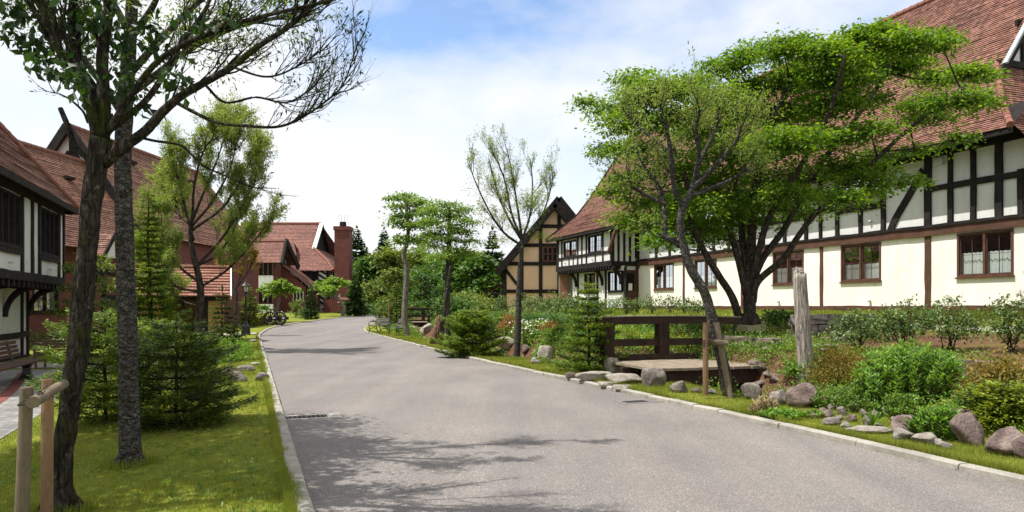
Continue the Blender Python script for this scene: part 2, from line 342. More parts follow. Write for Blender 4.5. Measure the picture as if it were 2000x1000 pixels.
def mat_rock(name, c0, c1, c2):
    m, nt, p, out = nm(name); o = n_obj(nt)
    ob = nt.nodes.new('ShaderNodeObjectInfo'); va = nt.nodes.new('ShaderNodeVectorMath'); va.operation = 'ADD'
    cb = nt.nodes.new('ShaderNodeCombineXYZ'); nt.links.new(n_math(nt, 'MULTIPLY', ob.outputs['Random'], 40.0), cb.inputs[0])
    nt.links.new(o, va.inputs[0]); nt.links.new(cb.outputs[0], va.inputs[1]); o = va.outputs[0]
    f = n_noise(nt, o, 5, 7, .65); f2 = n_noise(nt, o, 38, 4, .7); f3 = n_noise(nt, o, 9, 4, .5)
    c = n_ramp(nt, f, [(.3, c0), (.5, c1), (.7, c2)])
    c = n_mix(nt, .6, c, n_ramp(nt, f2, [(.3, (.5, .5, .5)), (.7, (1.45, 1.45, 1.42))]), 'MULTIPLY')
    c = n_mix(nt, n_math(nt, 'MULTIPLY', n_math(nt, 'SUBTRACT', f3, .62, True), 5, True), c, (.07, .09, .03))
    nt.links.new(c, p.inputs['Base Color']); p.inputs['Roughness'].default_value = .92; p.inputs['Specular IOR Level'].default_value = .2
    n_bump(nt, p, n_math(nt, 'ADD', f, n_math(nt, 'MULTIPLY', f2, .5)), 1.0, .05); return m

M = dict(
    asphalt=mat_asphalt(), ground=mat_ground(), pavers=mat_pavers(),
    kerb=mat_rough('kerb_concrete', (.20, .19, .165), (.36, .34, .30), 3, .9, .5, .01),
    cream=mat_plaster('cream_plaster', (.80, .77, .71), (.60, .55, .47)), white=mat_plaster('white_plaster', (.62, .63, .62), (.47, .47, .46)),
    orange=mat_plaster('orange_plaster', (.72, .49, .36), (.60, .40, .29)),
    timber=mat_rough('dark_timber', (.011, .010, .010), (.030, .025, .024), 3, .8, .4, .006, stretch=(1, 1, 1), fine=25, spec=.12),
    bridge=mat_rough('bridge_timber', (.018, .011, .008), (.050, .030, .022), 4, .75, .5, .006, fine=30, spec=.15),
    brown=mat_rough('brown_timber', (.055, .025, .016), (.11, .05, .032), 3, .65, .4, .006, fine=25),
    deck=mat_rough('weathered_deck', (.15, .12, .09), (.29, .24, .18), 4, .85, .4, .006, fine=40),
    log=mat_bark('bleached_log', (.13, .11, .09), (.34, .30, .26), (.45, .41, .365), None, .5, 11, .07),
    stake=mat_rough('stake_wood', (.12, .07, .04), (.235, .145, .08), 5, .8, .3, .005, fine=50, stretch=(1, 1, .25)),
    stake_grey=mat_rough('weathered_stake', (.09, .07, .048), (.19, .15, .10), 5, .85, .4, .006, fine=50, stretch=(1, 1, .25)),
    bench_wood=mat_rough('bench_wood', (.10, .06, .04), (.2, .125, .09), 5, .7, .3, .005),
    pale_wood=mat_rough('pale_bench_slats', (.34, .32, .28), (.5, .47, .42), 5, .7, .3, .005),
    bench_grey=mat_rough('bench_grey_slats', (.05, .05, .042), (.13, .125, .11), 5, .7, .3, .005),
    black=mat_plain('black_iron', (.012, .012, .013), .4, .5), white_paint=mat_plain('white_paint', (.75, .75, .74), .5),
    pale_metal=mat_plain('pale_metal', (.5, .52, .54), .4, .5), rope=mat_rough('dark_cord', (.02, .017, .012), (.05, .04, .03), 20),
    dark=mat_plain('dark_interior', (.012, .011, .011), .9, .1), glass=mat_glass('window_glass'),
    curtain=mat_rough('lace_curtain', (.5, .53, .53), (.72, .74, .74), 30, .9, .1, .004),
    lamp_glass=mat_plain('lamp_glass', (.55, .56, .52), .15, .6), steel=mat_rough('grate_steel', (.025, .025, .027), (.06, .06, .06), 12, .6, .2, .003),
    tile=mat_tile('clay_tile_roof', .17, .115, (.105, .052, .040), (.19, .088, .065), (.27, .138, .106)),
    tile_old=mat_tile('old_clay_tiles', .17, .12, (.12, .060, .042), (.18, .090, .060), (.245, .130, .088)),
    tile_far=mat_tile('far_clay_tiles', .22, .2, (.125, .056, .045), (.17, .078, .061), (.215, .106, .083)),
    tile_shed=mat_tile('shed_pantiles', .25, .22, (.20, .09, .06), (.25, .115, .08), (.30, .15, .11)),
    ridge=mat_rough('ridge_tile', (.15, .062, .046), (.25, .105, .076), 5, .8, .3, .01),
    verge=mat_rough('verge_mortar', (.42, .42, .40), (.58, .57, .54), 5, .8, .3, .01),
    lead=mat_rough('leaded_verge', (.24, .29, .31), (.40, .45, .47), 5, .6, .3, .01),
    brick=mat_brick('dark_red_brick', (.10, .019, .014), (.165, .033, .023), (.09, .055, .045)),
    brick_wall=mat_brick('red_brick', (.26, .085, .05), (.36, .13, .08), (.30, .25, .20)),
    stone_found=mat_rough('foundation', (.24, .22, .19), (.36, .33, .29), 3, .9, .3, .01),
    bark_moss=mat_bark('mossy_bark', (.010, .009, .007), (.03, .026, .02), (.075, .068, .055), (.035, .042, .009), .48, 9),
    bark_grey=mat_bark('grey_bark', (.02, .018, .016), (.06, .056, .05), (.15, .142, .13), (.03, .034, .014), .45, 8, 1.5),
    bark_dark=mat_bark('dark_bark', (.02, .017, .013), (.05, .043, .034), (.10, .085, .068), None, .5, 8),
    bark_pale=mat_bark('pale_bark', (.09, .08, .065), (.20, .18, .15), (.33, .30, .26), (.09, .10, .05), .45, 9),
    rock=mat_rock('garden_rock', (.085, .07, .066), (.20, .175, .16), (.34, .31, .285)),
    rock_purple=mat_rock('purple_brown_rock', (.075, .052, .05), (.175, .13, .12), (.28, .225, .205)),
    rock_pale=mat_rock('pale_step_stone', (.14, .12, .10), (.29, .26, .225), (.42, .385, .34)),
    maple=mat_leaf('maple_leaves', (.032, .088, .007), (.095, .20, .016), (.22, .33, .035), .52),
    maple_lt=mat_leaf('light_maple_leaves', (.06, .13, .015), (.13, .24, .03), (.24, .36, .06), .42),
    willow=mat_leaf('willow_leaves', (.11, .17, .03), (.20, .28, .06), (.33, .41, .14), .45),
    willow_grey=mat_leaf('grey_willow_leaves', (.08, .14, .025), (.16, .24, .05), (.28, .36, .10), .45),
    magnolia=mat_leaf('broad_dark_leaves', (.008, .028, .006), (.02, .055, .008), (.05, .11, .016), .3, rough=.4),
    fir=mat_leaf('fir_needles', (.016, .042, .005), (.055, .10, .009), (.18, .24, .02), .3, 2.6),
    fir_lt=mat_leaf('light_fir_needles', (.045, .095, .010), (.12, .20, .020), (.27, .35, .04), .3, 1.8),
    fir_far=mat_leaf('far_fir_needles', (.018, .05, .016), (.04, .09, .025), (.085, .15, .035), .2, .8),
    far_green=mat_leaf('woodland_leaves', (.022, .065, .012), (.05, .12, .018), (.11, .20, .03), .35, .6),
    far_lime=mat_leaf('lime_woodland_leaves', (.06, .11, .015), (.12, .18, .03), (.22, .28, .06), .35, .6),
    herb=mat_leaf('bright_herb_leaves', (.045, .12, .012), (.12, .25, .025), (.25, .40, .06), .4, 2.5),
    rose=mat_leaf('rose_leaves', (.035, .075, .018), (.085, .15, .035), (.22, .28, .11), .3, 3),
    rust=mat_leaf('rusty_leaves', (.075, .09, .012), (.19, .15, .02), (.34, .19, .035), .35, 2.2),
    gold=mat_leaf('golden_leaves', (.09, .14, .012), (.19, .26, .025), (.36, .40, .05), .35, 2.5),
    orange_l=mat_leaf('orange_leaves', (.15, .07, .02), (.28, .14, .04), (.40, .22, .08), .3, 3),
    reed=mat_leaf('blue_green_blades', (.03, .085, .028), (.06, .14, .045), (.11, .2, .06), .3, 2),
    dry=mat_leaf('dry_leaves', (.12, .08, .035), (.25, .19, .09), (.40, .33, .18), .2, 3),
    white_fl=mat_leaf('white_petals', (.5, .5, .45), (.7, .7, .65), (.8, .8, .78), .2, 3),
    grass=mat_leaf('lawn_blades', (.10, .155, .018), (.19, .235, .032), (.32, .32, .075), .45, .8),
    gcover=mat_leaf('ground_cover_leaves', (.04, .11, .012), (.11, .21, .026), (.23, .33, .055), .38, 1.6),
)

# ------------------------------------------------------------------ road lines and terrain
def smooth_line(pts, sig=2.2):
    ys = np.arange(-40, 400, .25); xs = np.interp(ys, [p[0] for p in pts], [p[1] for p in pts])
    k = np.exp(-.5 * (np.arange(-40, 41) * .25 / sig) ** 2); k /= k.sum()
    xs = np.convolve(np.pad(xs, 40, mode='edge'), k, 'valid'); return ys, xs
_L = smooth_line([(-40, 15.04), (39.3, -13.83), (47, -16.1), (52.8, -17.4), (65.5, -18.1), (84, -18.2), (95, -17.4), (110, -15), (140, -7), (400, 90)])
_R = smooth_line([(-40, 21.3), (6.4, 4.6), (13.4, 2.0), (22, -1.45), (30.3, -4.35), (37, -6.65), (43, -8.75), (48, -10.0), (53.7, -10.9), (64, -11.8), (77.5, -12.1), (95, -11), (110, -8.3), (140, 0), (400, 97)])
def XL(y): return np.interp(y, *_L)
def XR(y): return np.interp(y, *_R)
def ZR(y):
    y = np.asarray(y, float); return np.clip(.0117 * (y - 45), 0, 1.3) * np.clip((y - 42) / 6, 0, 1)
def sstep(a, b, x): t = np.clip((np.asarray(x, float) - a) / (b - a), 0, 1); return t * t * (3 - 2 * t)
def ditch(x, y):
    dr = x - XR(y); c = 2.75 + .25 * np.sin(y * .5) + sstep(36, 48, y) * 1.2
    return np.exp(-((dr - c) / .85) ** 4) * sstep(11.6, 13.2, y) * (1 - sstep(57, 62, y))
def H(x, y):
    """height of the ground"""
    x = np.asarray(x, float); y = np.asarray(y, float); zr = ZR(y)
    dl = XL(y) - x; dr = x - XR(y)
    zl = zr + .055 - .055 * sstep(.3, 1.8, dl) - .20 * sstep(2.0, 4.2, dl) * (1 - sstep(28, 50, y)) + .35 * sstep(1, 8, dl) * sstep(50, 75, y)
    zrr = zr + .055 + np.interp(dr, [0, 1.2, 1.7, 2.6, 3.6, 5, 7, 9, 11, 13, 17, 60], [0, .0, .03, .22, .42, .66, .82, .98, 1.16, 1.28, 1.30, 1.5]) * (1 - .8 * sstep(56, 72, y))
    zrr = zrr - .85 * ditch(x, y)
    n = (fbm(np.stack([x * .8, y * .8, 0 * x], -1), 5, 3)) * .16 * sstep(1.6, 3, dr) * (1 - sstep(10, 13, dr))
    z = np.where(dl > .05, zl, np.where(dr > .05, zrr + n, zr - .035))
    return z
def G(px, py):
    """where the line of sight through a photo pixel meets the ground"""
    Y = np.concatenate([np.arange(2.5, 40, .02), np.arange(40, 200, .1)])
    X = (px - 1000) / F * Y; Z = EYE + (HY - py) / F * Y
    k = np.argmax(Z <= H(X, Y)) if (Z <= H(X, Y)).any() else len(Y) - 1
    return np.array([X[k], Y[k], float(H(X[k], Y[k]))])
def GY(px, Y):
    x = (px - 1000) / F * Y; return np.array([x, Y, float(H(x, Y))])

def build_ground():
    ys = np.concatenate([np.arange(-8, 2, 1.0), np.arange(2, 26, .3), np.arange(26, 62, .7), np.arange(62, 140, 3), np.array([145, 160, 190, 240, 320, 398])])
    sl_ = np.array([.0, .03, .13, .3, .6, 1, 1.4, 1.8, 2.2, 2.7, 3.2, 3.8, 4.5, 5.5, 7, 9, 12, 16, 22, 35, 70, 160, 400])
    sr_ = np.concatenate([[.0, .03, .13], np.arange(.3, 9, .3), np.arange(9, 18, .8), [18.5, 20, 24, 30, 45, 80, 160, 400]])
    cols = []
    for s in sl_[::-1]: cols.append(np.stack([XL(ys) - s - .001, ys], -1))
    for f in (.004, .1, .5, .9, .996): cols.append(np.stack([XL(ys) * (1 - f) + XR(ys) * f, ys], -1))
    for s in sr_: cols.append(np.stack([XR(ys) + s + .001, ys], -1))
    P = np.stack(cols, 1); nx = P.shape[1]; ny = P.shape[0]
    z = H(P[..., 0], P[..., 1]); V = np.concatenate([P, z[..., None]], -1).reshape(-1, 3)
    i = np.arange(ny - 1)[:, None] * nx; j = np.arange(nx - 1)[None, :]
    Q = np.stack([i + j, i + j + 1, i + nx + j + 1, i + nx + j], -1).reshape(-1, 4)
    mb = MB(); mb.add(V, Q); o = mb.build('ground', M['ground'], smooth=True); tag(o, kind='structure')
    dr = V[:, 0] - XR(V[:, 1]); y = V[:, 1]
    soil = sstep(1.5, 2.1, dr) * (1 - sstep(8.6, 9.6, dr)) * (1 - .85 * sstep(60, 75, y))
    n = fbm(V * .6, 11, 3); soil = np.clip(soil * (.78 + n * 1.1) + ditch(V[:, 0], y) * .5, 0, 1)
    a = o.data.attributes.new('soil', 'FLOAT', 'POINT'); a.data.foreach_set('value', soil.astype(np.float32))
    # road
    yr = np.concatenate([np.arange(-8, 60, .5), np.arange(60, 150, 2), np.arange(150, 398, 20)])
    fr = np.linspace(0, 1, 7); X = XL(yr)[:, None] * (1 - fr) + XR(yr)[:, None] * fr
    Y = np.repeat(yr[:, None], 7, 1); Z = ZR(Y) + 0 * X; n = 7
    i = np.arange(len(yr) - 1)[:, None] * n; j = np.arange(n - 1)[None, :]
    Q = np.stack([i + j, i + j + 1, i + n + j + 1, i + n + j], -1).reshape(-1, 4)
    mb = MB(); mb.add(np.stack([X, Y, Z], -1), Q); tag(mb.build('road', M['asphalt']), kind='structure')
    # kerb stones: separate blocks with joints, one run each side
    for side, fx, name in ((-1, XL, 'kerb'), (1, XR, 'kerb')):
        mb = MB(); y = -2.0
        while y < 120:
            st = .6 if y < 40 else 1.2
            y1 = y + st - .012; j = RNG.normal(0, .004 if side < 0 else .009, 4)
            w = .15 if side < 0 else .115
            a = np.array([[fx(y), y], [fx(y1), y1]]); s = side
            za = ZR(a[:, 1]); pts = []
            for (dx, dz) in ((.0, -.1), (.0 , .05), (.018, .066), (w - .01, .07), (w, .055), (w, -.1)):
                for k in (0, 1): pts.append([a[k, 0] + s * (dx + j[0]), a[k, 1], za[k] + dz + (j[1 + k] * .8 if dz > 0 else 0)])
            q = [[2 * k, 2 * k + 1, 2 * k + 3, 2 * k + 2] for k in range(5)]
            mb.add(pts, q + [[0, 2, 4, 6], [1, 7, 5, 3], [0, 6, 8, 10], [1, 11, 9, 7]]); y += st
        tag(mb.build(name, M['kerb']), kind='structure')
    # paved path by the left house
    def sheet(name, poly_fn, u, v, mat, dz):
        U, W = np.meshgrid(u, v, indexing='ij'); X, Y = poly_fn(U, W); Z = H(X, Y) + dz; n = len(v)
        i = np.arange(len(u) - 1)[:, None] * n; j = np.arange(n - 1)[None, :]
        mb = MB(); mb.add(np.stack([X, Y, Z], -1), np.stack([i + j, i + j + 1, i + n + j + 1, i + n + j], -1).reshape(-1, 4))
        return tag(mb.build(name, mat, smooth=True), kind='structure')
    def edge(y): return XL(y) - 3.75 - .35 * np.sin(y * .33 + .4) - .14 * np.clip(y - 8, 0, 12)
    pl = sheet('paved_path', lambda U, W: (edge(U) - W * 6.5, U), np.arange(1, 20.6, .4), np.linspace(0, 1, 24), M['pavers'], .012)
    sheet('brick_edging', lambda U, W: (edge(U) - .95 - W * .28, U), np.arange(1, 19.5, .3), np.linspace(0, 1, 3), M['brick'], .018)
    sheet('light_path', lambda U, W: (-15.5 + U, 20.6 + W * 2.2 + .05 * U), np.linspace(-4, 5.2, 24), np.linspace(0, 1, 6), M['kerb'], .011)
    sheet('side_path', lambda U, W: (XL(W) - .16 - U, W), np.linspace(0, 9, 20), np.linspace(39.6, 41.8, 8), M['kerb'], .012)
    sheet('garden_path', lambda U, W: (XR(U) + 9.2 + W * 1.0, U), np.arange(14, 50, .5), np.linspace(0, 1, 4), M['kerb'], .012)
build_ground()

# drain grates in the road
def drain(px, py, label, sz=(.85, .42), inset=False):
    x, y, z = G(px, py); z = float(ZR(y)) ; a = math.atan2(-(XL(y + 1) - XL(y)), 1)
    t = thing('drain_grate', label, 'drain', (x, y, z), a)
    mb = MB(); w, d = sz[0] / 2, sz[1] / 2; f = .085
    for b in ((-w, w, -d, -d + f), (-w, w, d - f, d), (-w, -w + f, -d + f, d - f), (w - f * 2.2, w, -d + f, d - f)): mb.box(*b, -.02, .006)
    mb.build('surround', M['kerb'] if not inset else M['asphalt'], t)
    mb = MB(); x0, x1 = -w + f, w - f * 2.2; n = 9
    mb.box(x0, x1, -d + f, d - f, .0005, .0015); mb.build('pit_shade', M['dark'], t)  # flat plate on the road; the hollow's shade is put into its dark colour
    mb = MB()
    for k in range(n):
        c = x0 + (k + .5) * (x1 - x0) / n; mb.box(c - .009, c + .009, -d + f, d - f, .0016, .008)
    for yy in (-d + f + .012, d - f - .012, 0): mb.box(x0, x1, yy - .012, yy + .012, .0018, .0075)
    mb.build('grate', M['steel'], t)
drain(606, 819, 'steel drain grate in a pale concrete surround beside the left kerb')
drain(1247, 789, 'worn drain cover sunk in the road before the right kerb stones', (.7, .4), True)

# ------------------------------------------------------------------ house building blocks (local frame: x along the wall, y outward, z up)
def roof(name, rows, course, mat, parent, thick=.03, sub=1.2, fixed_top=True):
    """rows: list of (A, B) from eave to ridge; tiled in overlapping courses"""
    rows = [(np.asarray(a, float), np.asarray(b, float)) for a, b in rows]; mb = MB(); v = 0.0
    n_prev = None
    for (a0, b0), (a1, b1) in zip(rows[:-1], rows[1:]):
        mid = (a1 + b1 - a0 - b0) / 2; e = unit(b0 - a0); up = mid - e * mid.dot(e); Ls = np.linalg.norm(up); up = up / Ls
        nrm = np.cross(e, up); nrm = nrm if nrm[2] > 0 else -nrm
        n = max(1, int(round(Ls / course)))
        for k in range(n):
            f0, f1 = k / n, (k + 1) / n
            p0, q0 = a0 + (a1 - a0) * f0, b0 + (b1 - b0) * f0; p1, q1 = a0 + (a1 - a0) * f1, b0 + (b1 - b0) * f1
            L = np.linalg.norm(q0 - p0); m = max(2, int(L / sub) + 1); t = np.linspace(0, 1, m)
            t2 = t
            lo = p0 + (q0 - p0) * t[:, None]; hi = p1 + (q1 - p1) * t2[:, None]
            j = (vnoise(np.stack([t * L / 1.1, np.full(m, v * 7), np.zeros(m)], -1), 3) - .5)[:, None] * .04
            lo_t = lo + nrm * (thick + j); hi_t = hi + nrm * (.002 + j * .3)
            d0 = (lo - a0).dot(e); d1 = (hi - a0).dot(e)
            V = np.vstack([lo, lo_t, hi_t]); vv = v + course * .5
            uv = np.vstack([np.stack([d0, np.full(m, vv - .05 * course)], -1), np.stack([d0, np.full(m, vv - .3 * course)], -1), np.stack([d1, np.full(m, vv + .45 * course)], -1)])
            i = np.arange(m - 1)
            mb.add(V, np.concatenate([np.stack([i, i + 1, m + i + 1, m + i], -1), np.stack([m + i, m + i + 1, 2 * m + i + 1, 2 * m + i], -1)]), uv=uv)
            v += course
    return mb.build(name, mat, parent)
def ridge_tiles(name, a, b, r, mat, parent, step=.35, k=8):
    a, b = np.asarray(a, float), np.asarray(b, float); L = np.linalg.norm(b - a); n = max(1, int(L / step)); mb = MB()
    for i in range(n):
        p, q = a + (b - a) * i / n, a + (b - a) * (i + 1.08) / n
        mb.tube([p, q], [r * 1.12, r * .95], k)
    return mb.build(name, mat, parent)
def wall_plate(name, x0, x1, z0, z1, y, mat, parent, holes=(), thick=.2):
    xs = sorted(set([x0, x1] + [h for q in holes for h in q[:2]])); zs = sorted(set([z0, z1] + [h for q in holes for h in q[2:4]])); mb = MB()
    for a, b in zip(xs[:-1], xs[1:]):
        for c, d in zip(zs[:-1], zs[1:]):
            mx, mz = (a + b) / 2, (c + d) / 2
            if any(q[0] < mx < q[1] and q[2] < mz < q[3] for q in holes): continue
            mb.box(a, b, y - thick, y, c, d)
    return mb.build(name, mat, parent)
def timber(kind, a, b, w, y, parent, mat, depth=.06, bury=.04):
    """a timber in the wall plane from a=(x,z) to b=(x,z)"""
    mb = MB(); a, b = np.array([a[0], 0, a[1]]), np.array([b[0], 0, b[1]])
    n = max(2, int(np.linalg.norm(b - a) / .5) + 1); d = unit(b - a); s = np.array([-d[2], 0, d[0]]); pts = []
    for t in np.linspace(0, 1, n):
        c = a + (b - a) * t; ww = w / 2 + RNG.normal(0, .006); sh = s * RNG.normal(0, .005)
        for (i, yy) in ((-1, y - bury), (1, y - bury), (1, y + depth + RNG.normal(0, .003)), (-1, y + depth + RNG.normal(0, .003))):
            pts.append(c + sh + s * ww * i + np.array([0, yy, 0]))
    i = np.arange(n - 1)[:, None] * 4; j = np.arange(4)[None, :]; j2 = (j + 1) % 4
    Q = np.stack([i + j, i + j2, i + 4 + j2, i + 4 + j], -1).reshape(-1, 4).tolist() + [[3, 2, 1, 0], [4 * n - 4, 4 * n - 3, 4 * n - 2, 4 * n - 1]]
    mb.add(pts, Q); return mb.build(kind, mat, parent)
def window(parent, x0, x1, z0, z1, y, frame_mat, lights=2, curtain=0.0, bars=(1, 1), fw=.075, depth=.10, sill=True, label=None):
    """a casement window in an opening: frame (part), sashes, panes, curtain (sub-parts)"""
    mb = MB(); y0, y1 = y - depth, y + .035
    mb.box(x0, x1, y0, y1, z0, z0 + fw); mb.box(x0, x1, y0, y1, z1 - fw, z1)
    mb.box(x0, x0 + fw, y0, y1 - .002, z0 + fw, z1 - fw); mb.box(x1 - fw, x1, y0, y1 - .002, z0 + fw, z1 - fw)
    lw = (x1 - x0 - fw) / lights
    for k in range(1, lights): c = x0 + fw / 2 + lw * k; mb.box(c - fw * .55, c + fw * .55, y0, y1 - .004, z0 + fw, z1 - fw)
    if sill: mb.box(x0 - .04, x1 + .04, y - .04, y + .085, z0 - .05, z0 - .001)
    f = mb.build('window', frame_mat, parent)
    mb = MB(); s = .03
    for k in range(lights):
        a = x0 + fw / 2 + lw * k + fw * .55; b = x0 + fw / 2 + lw * (k + 1) - fw * .55; c, d = z0 + fw, z1 - fw
        ya, yb = y - .07, y - .025
        mb.box(a, b, ya, yb, c, c + s); mb.box(a, b, ya, yb, d - s, d); mb.box(a, a + s, ya, yb - .002, c + s, d - s); mb.box(b - s, b, ya, yb - .002, c + s, d - s)
        for i in range(1, bars[0] + 1): q = a + (b - a) * i / (bars[0] + 1); mb.box(q - .007, q + .007, ya + .01, yb - .012, c + s, d - s)
        for i in range(1, bars[1] + 1): q = c + (d - c) * i / (bars[1] + 1); mb.box(a + s, b - s, ya + .012, yb - .014, q - .007, q + .007)
    mb.build('sash', frame_mat, f)
    mb = MB(); mb.add([[x0 + fw, y - .05, z0 + fw], [x1 - fw, y - .05, z0 + fw], [x1 - fw, y - .05, z1 - fw], [x0 + fw, y - .05, z1 - fw]], [[0, 1, 2, 3]]); mb.build('pane', M['glass'], f)
    if curtain:
        mb = MB(); n = int((x1 - x0) / .025); xs = np.linspace(x0 + fw * .5, x1 - fw * .5, n); zt = z0 + (z1 - z0) * curtain
        yy = y - .16 + .02 * np.sin(xs * 60 + np.sin(xs * 13) * 2)
        V = np.vstack([np.stack([xs, yy, np.full(n, z0)], -1), np.stack([xs, yy, np.full(n, zt) + .01 * np.sin(xs * 40)], -1)]); i = np.arange(n - 1)
        mb.add(V, np.stack([i, i + 1, n + i + 1, n + i], -1)); mb.build('curtain', M['curtain'], f, smooth=True)
    return f
def knob(parent, x, z, y, r=.05):
    mb = MB(); P = [(r * .7, 0), (r * .7, .05), (r, .055), (r, .1), (r * .5, .13)]
    th = np.linspace(0, 2 * np.pi, 10, endpoint=False)
    V = [[x + q * math.cos(t), y + h, z + q * math.sin(t)] for q, h in P for t in th]; k = 10; n = len(P)
    Q = [[i * k + j, i * k + (j + 1) % k, (i + 1) * k + (j + 1) % k, (i + 1) * k + j] for i in range(n - 1) for j in range(k)]
    mb.add(V + [[x, y + .13, z]], Q, [[n * k, (n - 1) * k + j, (n - 1) * k + (j + 1) % k] for j in range(k)]); mb.build('vent_pipe', M['pale_metal'], parent)

# ------------------------------------------------------------------ the long half-timbered house on the right
def house_right():
    CF = 24.15; Oy = 22.27; Ox = CF - .3643 * Oy
    h = thing('half_timbered_house', 'long half timbered house with cream ground floor and huge red tiled roof', 'house', (Ox, Oy, EYE), math.atan2(.9396, -.3423))
    def T(px, c=CF, w=0.0): return (c / ((px - 1000) / F + .3643) - Oy - .3423 * w) / .9396
    def HH(px, py, c=CF): return (HY - py) * c / ((px - 1000) / F + .3643) / F
    t_end, t_w = -3.6, 24.0                       # near end beyond the frame; where the wing begins
    low = [(1870, 1980), (1643, 1721), (1510, 1570), (1357, 1400), (1278, 1316)]
    holes = []
    for a, b in low: holes.append((T(b), T(a), .98, 2.47))
    wall_plate('ground_floor_wall', t_end, t_w, -.02, 2.52, 0, M['cream'], h, holes)
    up = [(1645, 1722), (1500, 1562), (1290, 1330), (1372, 1420)]
    uh = [(T(b), T(a), 3.95, 5.12) for a, b in up]
    wall_plate('upper_wall', -.55, t_w + .2, 2.5, 5.6, .001, M['white'], h, uh)
    mb = MB(); mb.add([[-.55, .001, 2.5], [-.55, .001, 5.6], [-1.15, .001, 4.45], [-2.3, .001, 2.9], [-2.3, .001, 2.5]], None, [[0, 2, 1], [0, 3, 2], [0, 4, 3]]); mb.build('gable_infill', M['white'], h)
    mb = MB(); mb.box(t_end, t_w, -.25, .035, -1.2, -.14)
    mb.build('foundation', M['stone_found'], h)
    for k, (a, b) in enumerate(low):
        window(h, T(b), T(a), .98, 2.47, 0, M['brown'], 2, (.55, .47, .5, .42, .52)[k], (1, 1))
    for a, b in up: window(h, T(b), T(a), 3.95, 5.12, 0, M['timber'], 2, .98, (1, 1), sill=False)
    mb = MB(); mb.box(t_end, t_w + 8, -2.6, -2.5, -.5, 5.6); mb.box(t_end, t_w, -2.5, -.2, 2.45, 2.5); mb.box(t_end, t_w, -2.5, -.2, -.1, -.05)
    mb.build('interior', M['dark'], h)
    # timbers
    tm = M['timber']
    timber('beam', (t_end, 2.66), (t_w - .05, 2.66), .32, .03, h, M['brown'], .08)
    timber('beam', (t_end, 2.83), (t_w - .05, 2.83), .10, .03, h, tm, .13)
    timber('sill_beam', (t_end, -.06), (t_w, -.06), .15, .02, h, M['brown'], .09)
    mb = MB(); 
    for k in range(5): x = T(1880 - k * 110) ; mb.box(x - .3, x + .3, .03, .055, -.34, -.16)
    mb.build('floor_vent', M['steel'], h)
    for px, w in ((1605, .16), (1813, .24), (1336, .16), (1450, .16), (1245, .3)): timber('post', (T(px), .0), (T(px), 2.5), w, .0, h, M['brown'], .045)
    timber('wall_plate', (-.75, 5.42), (t_w, 5.42), .34, .02, h, tm, .14)
    posts = [(1996, .2), (1953, .27), (1903, .2), (1858, .2), (1814, .30), (1727, .22), (1637, .2), (1604, .15), (1576, .2), (1492, .2), (1455, .2), (1425, .16), (1365, .2), (1335, .16), (1283, .2), (1247, .3)]
    for px, w in posts:
        w *= .86; top = 5.4 if px < 1990 else 4.3
        timber('post', (T(px), 2.8), (T(px), top), w, .02, h, tm, .07)
    timber('rail', (-1.3, 4.15), (T(1814), 4.15), .2, .015, h, tm, .065)
    for a, b in ((1637, 1727), (1492, 1576), (1365, 1425), (1283, 1335)):
        timber('rail', (T(b), 3.86), (T(a), 3.86), .2, .015, h, tm, .075)
        c = T((a + b) / 2); timber('stud', (c, 2.85), (c, 3.8), .17, .015, h, tm, .06)
    for a, b in ((1604, 1637), (1576, 1604)): timber('rail', (T(b), 4.0), (T(a), 4.0), .16, .012, h, tm, .06)
    for a, b in ((1740, 1805), (1440, 1490)):     # curved braces
        mb = MB(); n = 9; pts = []
        for i in range(n):
            f = i / (n - 1); t = T(a) * (1 - f) + T(b) * f; z = 2.85 + 2.05 * (f ** .8) + .12 * math.sin(f * 3.14) * -1
            pts.append((t, z))
        P = np.array([[p[0], 0, p[1]] for p in pts]); D = unit(np.gradient(P, axis=0)); S = np.stack([-D[:, 2], 0 * D[:, 0], D[:, 0]], -1); V = []
        for p, s in zip(P, S):
            for (i, yy) in ((-1, -.02), (1, -.02), (1, .065), (-1, .065)): V.append(p + s * .13 * i + np.array([0, yy, 0]))
        Q = [[4 * i + j, 4 * i + (j + 1) % 4, 4 * i + 4 + (j + 1) % 4, 4 * i + 4 + j] for i in range(n - 1) for j in range(4)]
        mb.add(V, Q); mb.build('brace', tm, h)
    timber('brace', (T(1604), 4.1), (T(1637), 4.75), .12, .01, h, tm, .05)
    for px, z in ((1702, 3.3), (1840, 5.02)): knob(h, T(px), z, .0)
    mb = MB(); t = T(1836); mb.box(t - .17, t + .17, 0, .12, 4.93, 5.17); mb.build('vent_box', M['pale_metal'], h)
    for px in (1700, 1950, 1522): knob(h, T(px), .22, .0, .06)
    # ---- roof
    LE, TE = 33.3, -.2                            # far and near ends of the eave
    he, hz = 5.44, 13.18; g = 2.6
    E = lambda t, w, z: (t, -w, z)
    wr = 4.9
    sg = 2.3                                      # gablet set back
    rows = [(E(TE, -1.1, he), E(23.4, -1.1, he)), (E(TE + 1.1, .1, he + 1.15), E(23.4, .1, he + 1.15)), (E(TE + sg, 1.5, 8.28), E(23.4, 1.5, 8.28))]
    roof('roof', rows, .118, M['tile'], h)
    rows = [(E(TE + sg - .35, 1.5, 8.28), E(LE, 1.5, 8.28)), (E(TE + sg - .35, wr, hz), E(LE, wr, hz))]
    roof('roof', rows, .118, M['tile'], h)
    roof('roof', [(E(LE, 9.8, 6), E(TE + sg - .35, 9.8, 6)), (E(LE, wr, hz), E(TE + sg - .35, wr, hz))], .3, M['tile'], h)
    ridge_tiles('ridge', E(TE + sg - .4, wr, hz + .03), E(LE, wr, hz + .03), .13, M['ridge'], h)
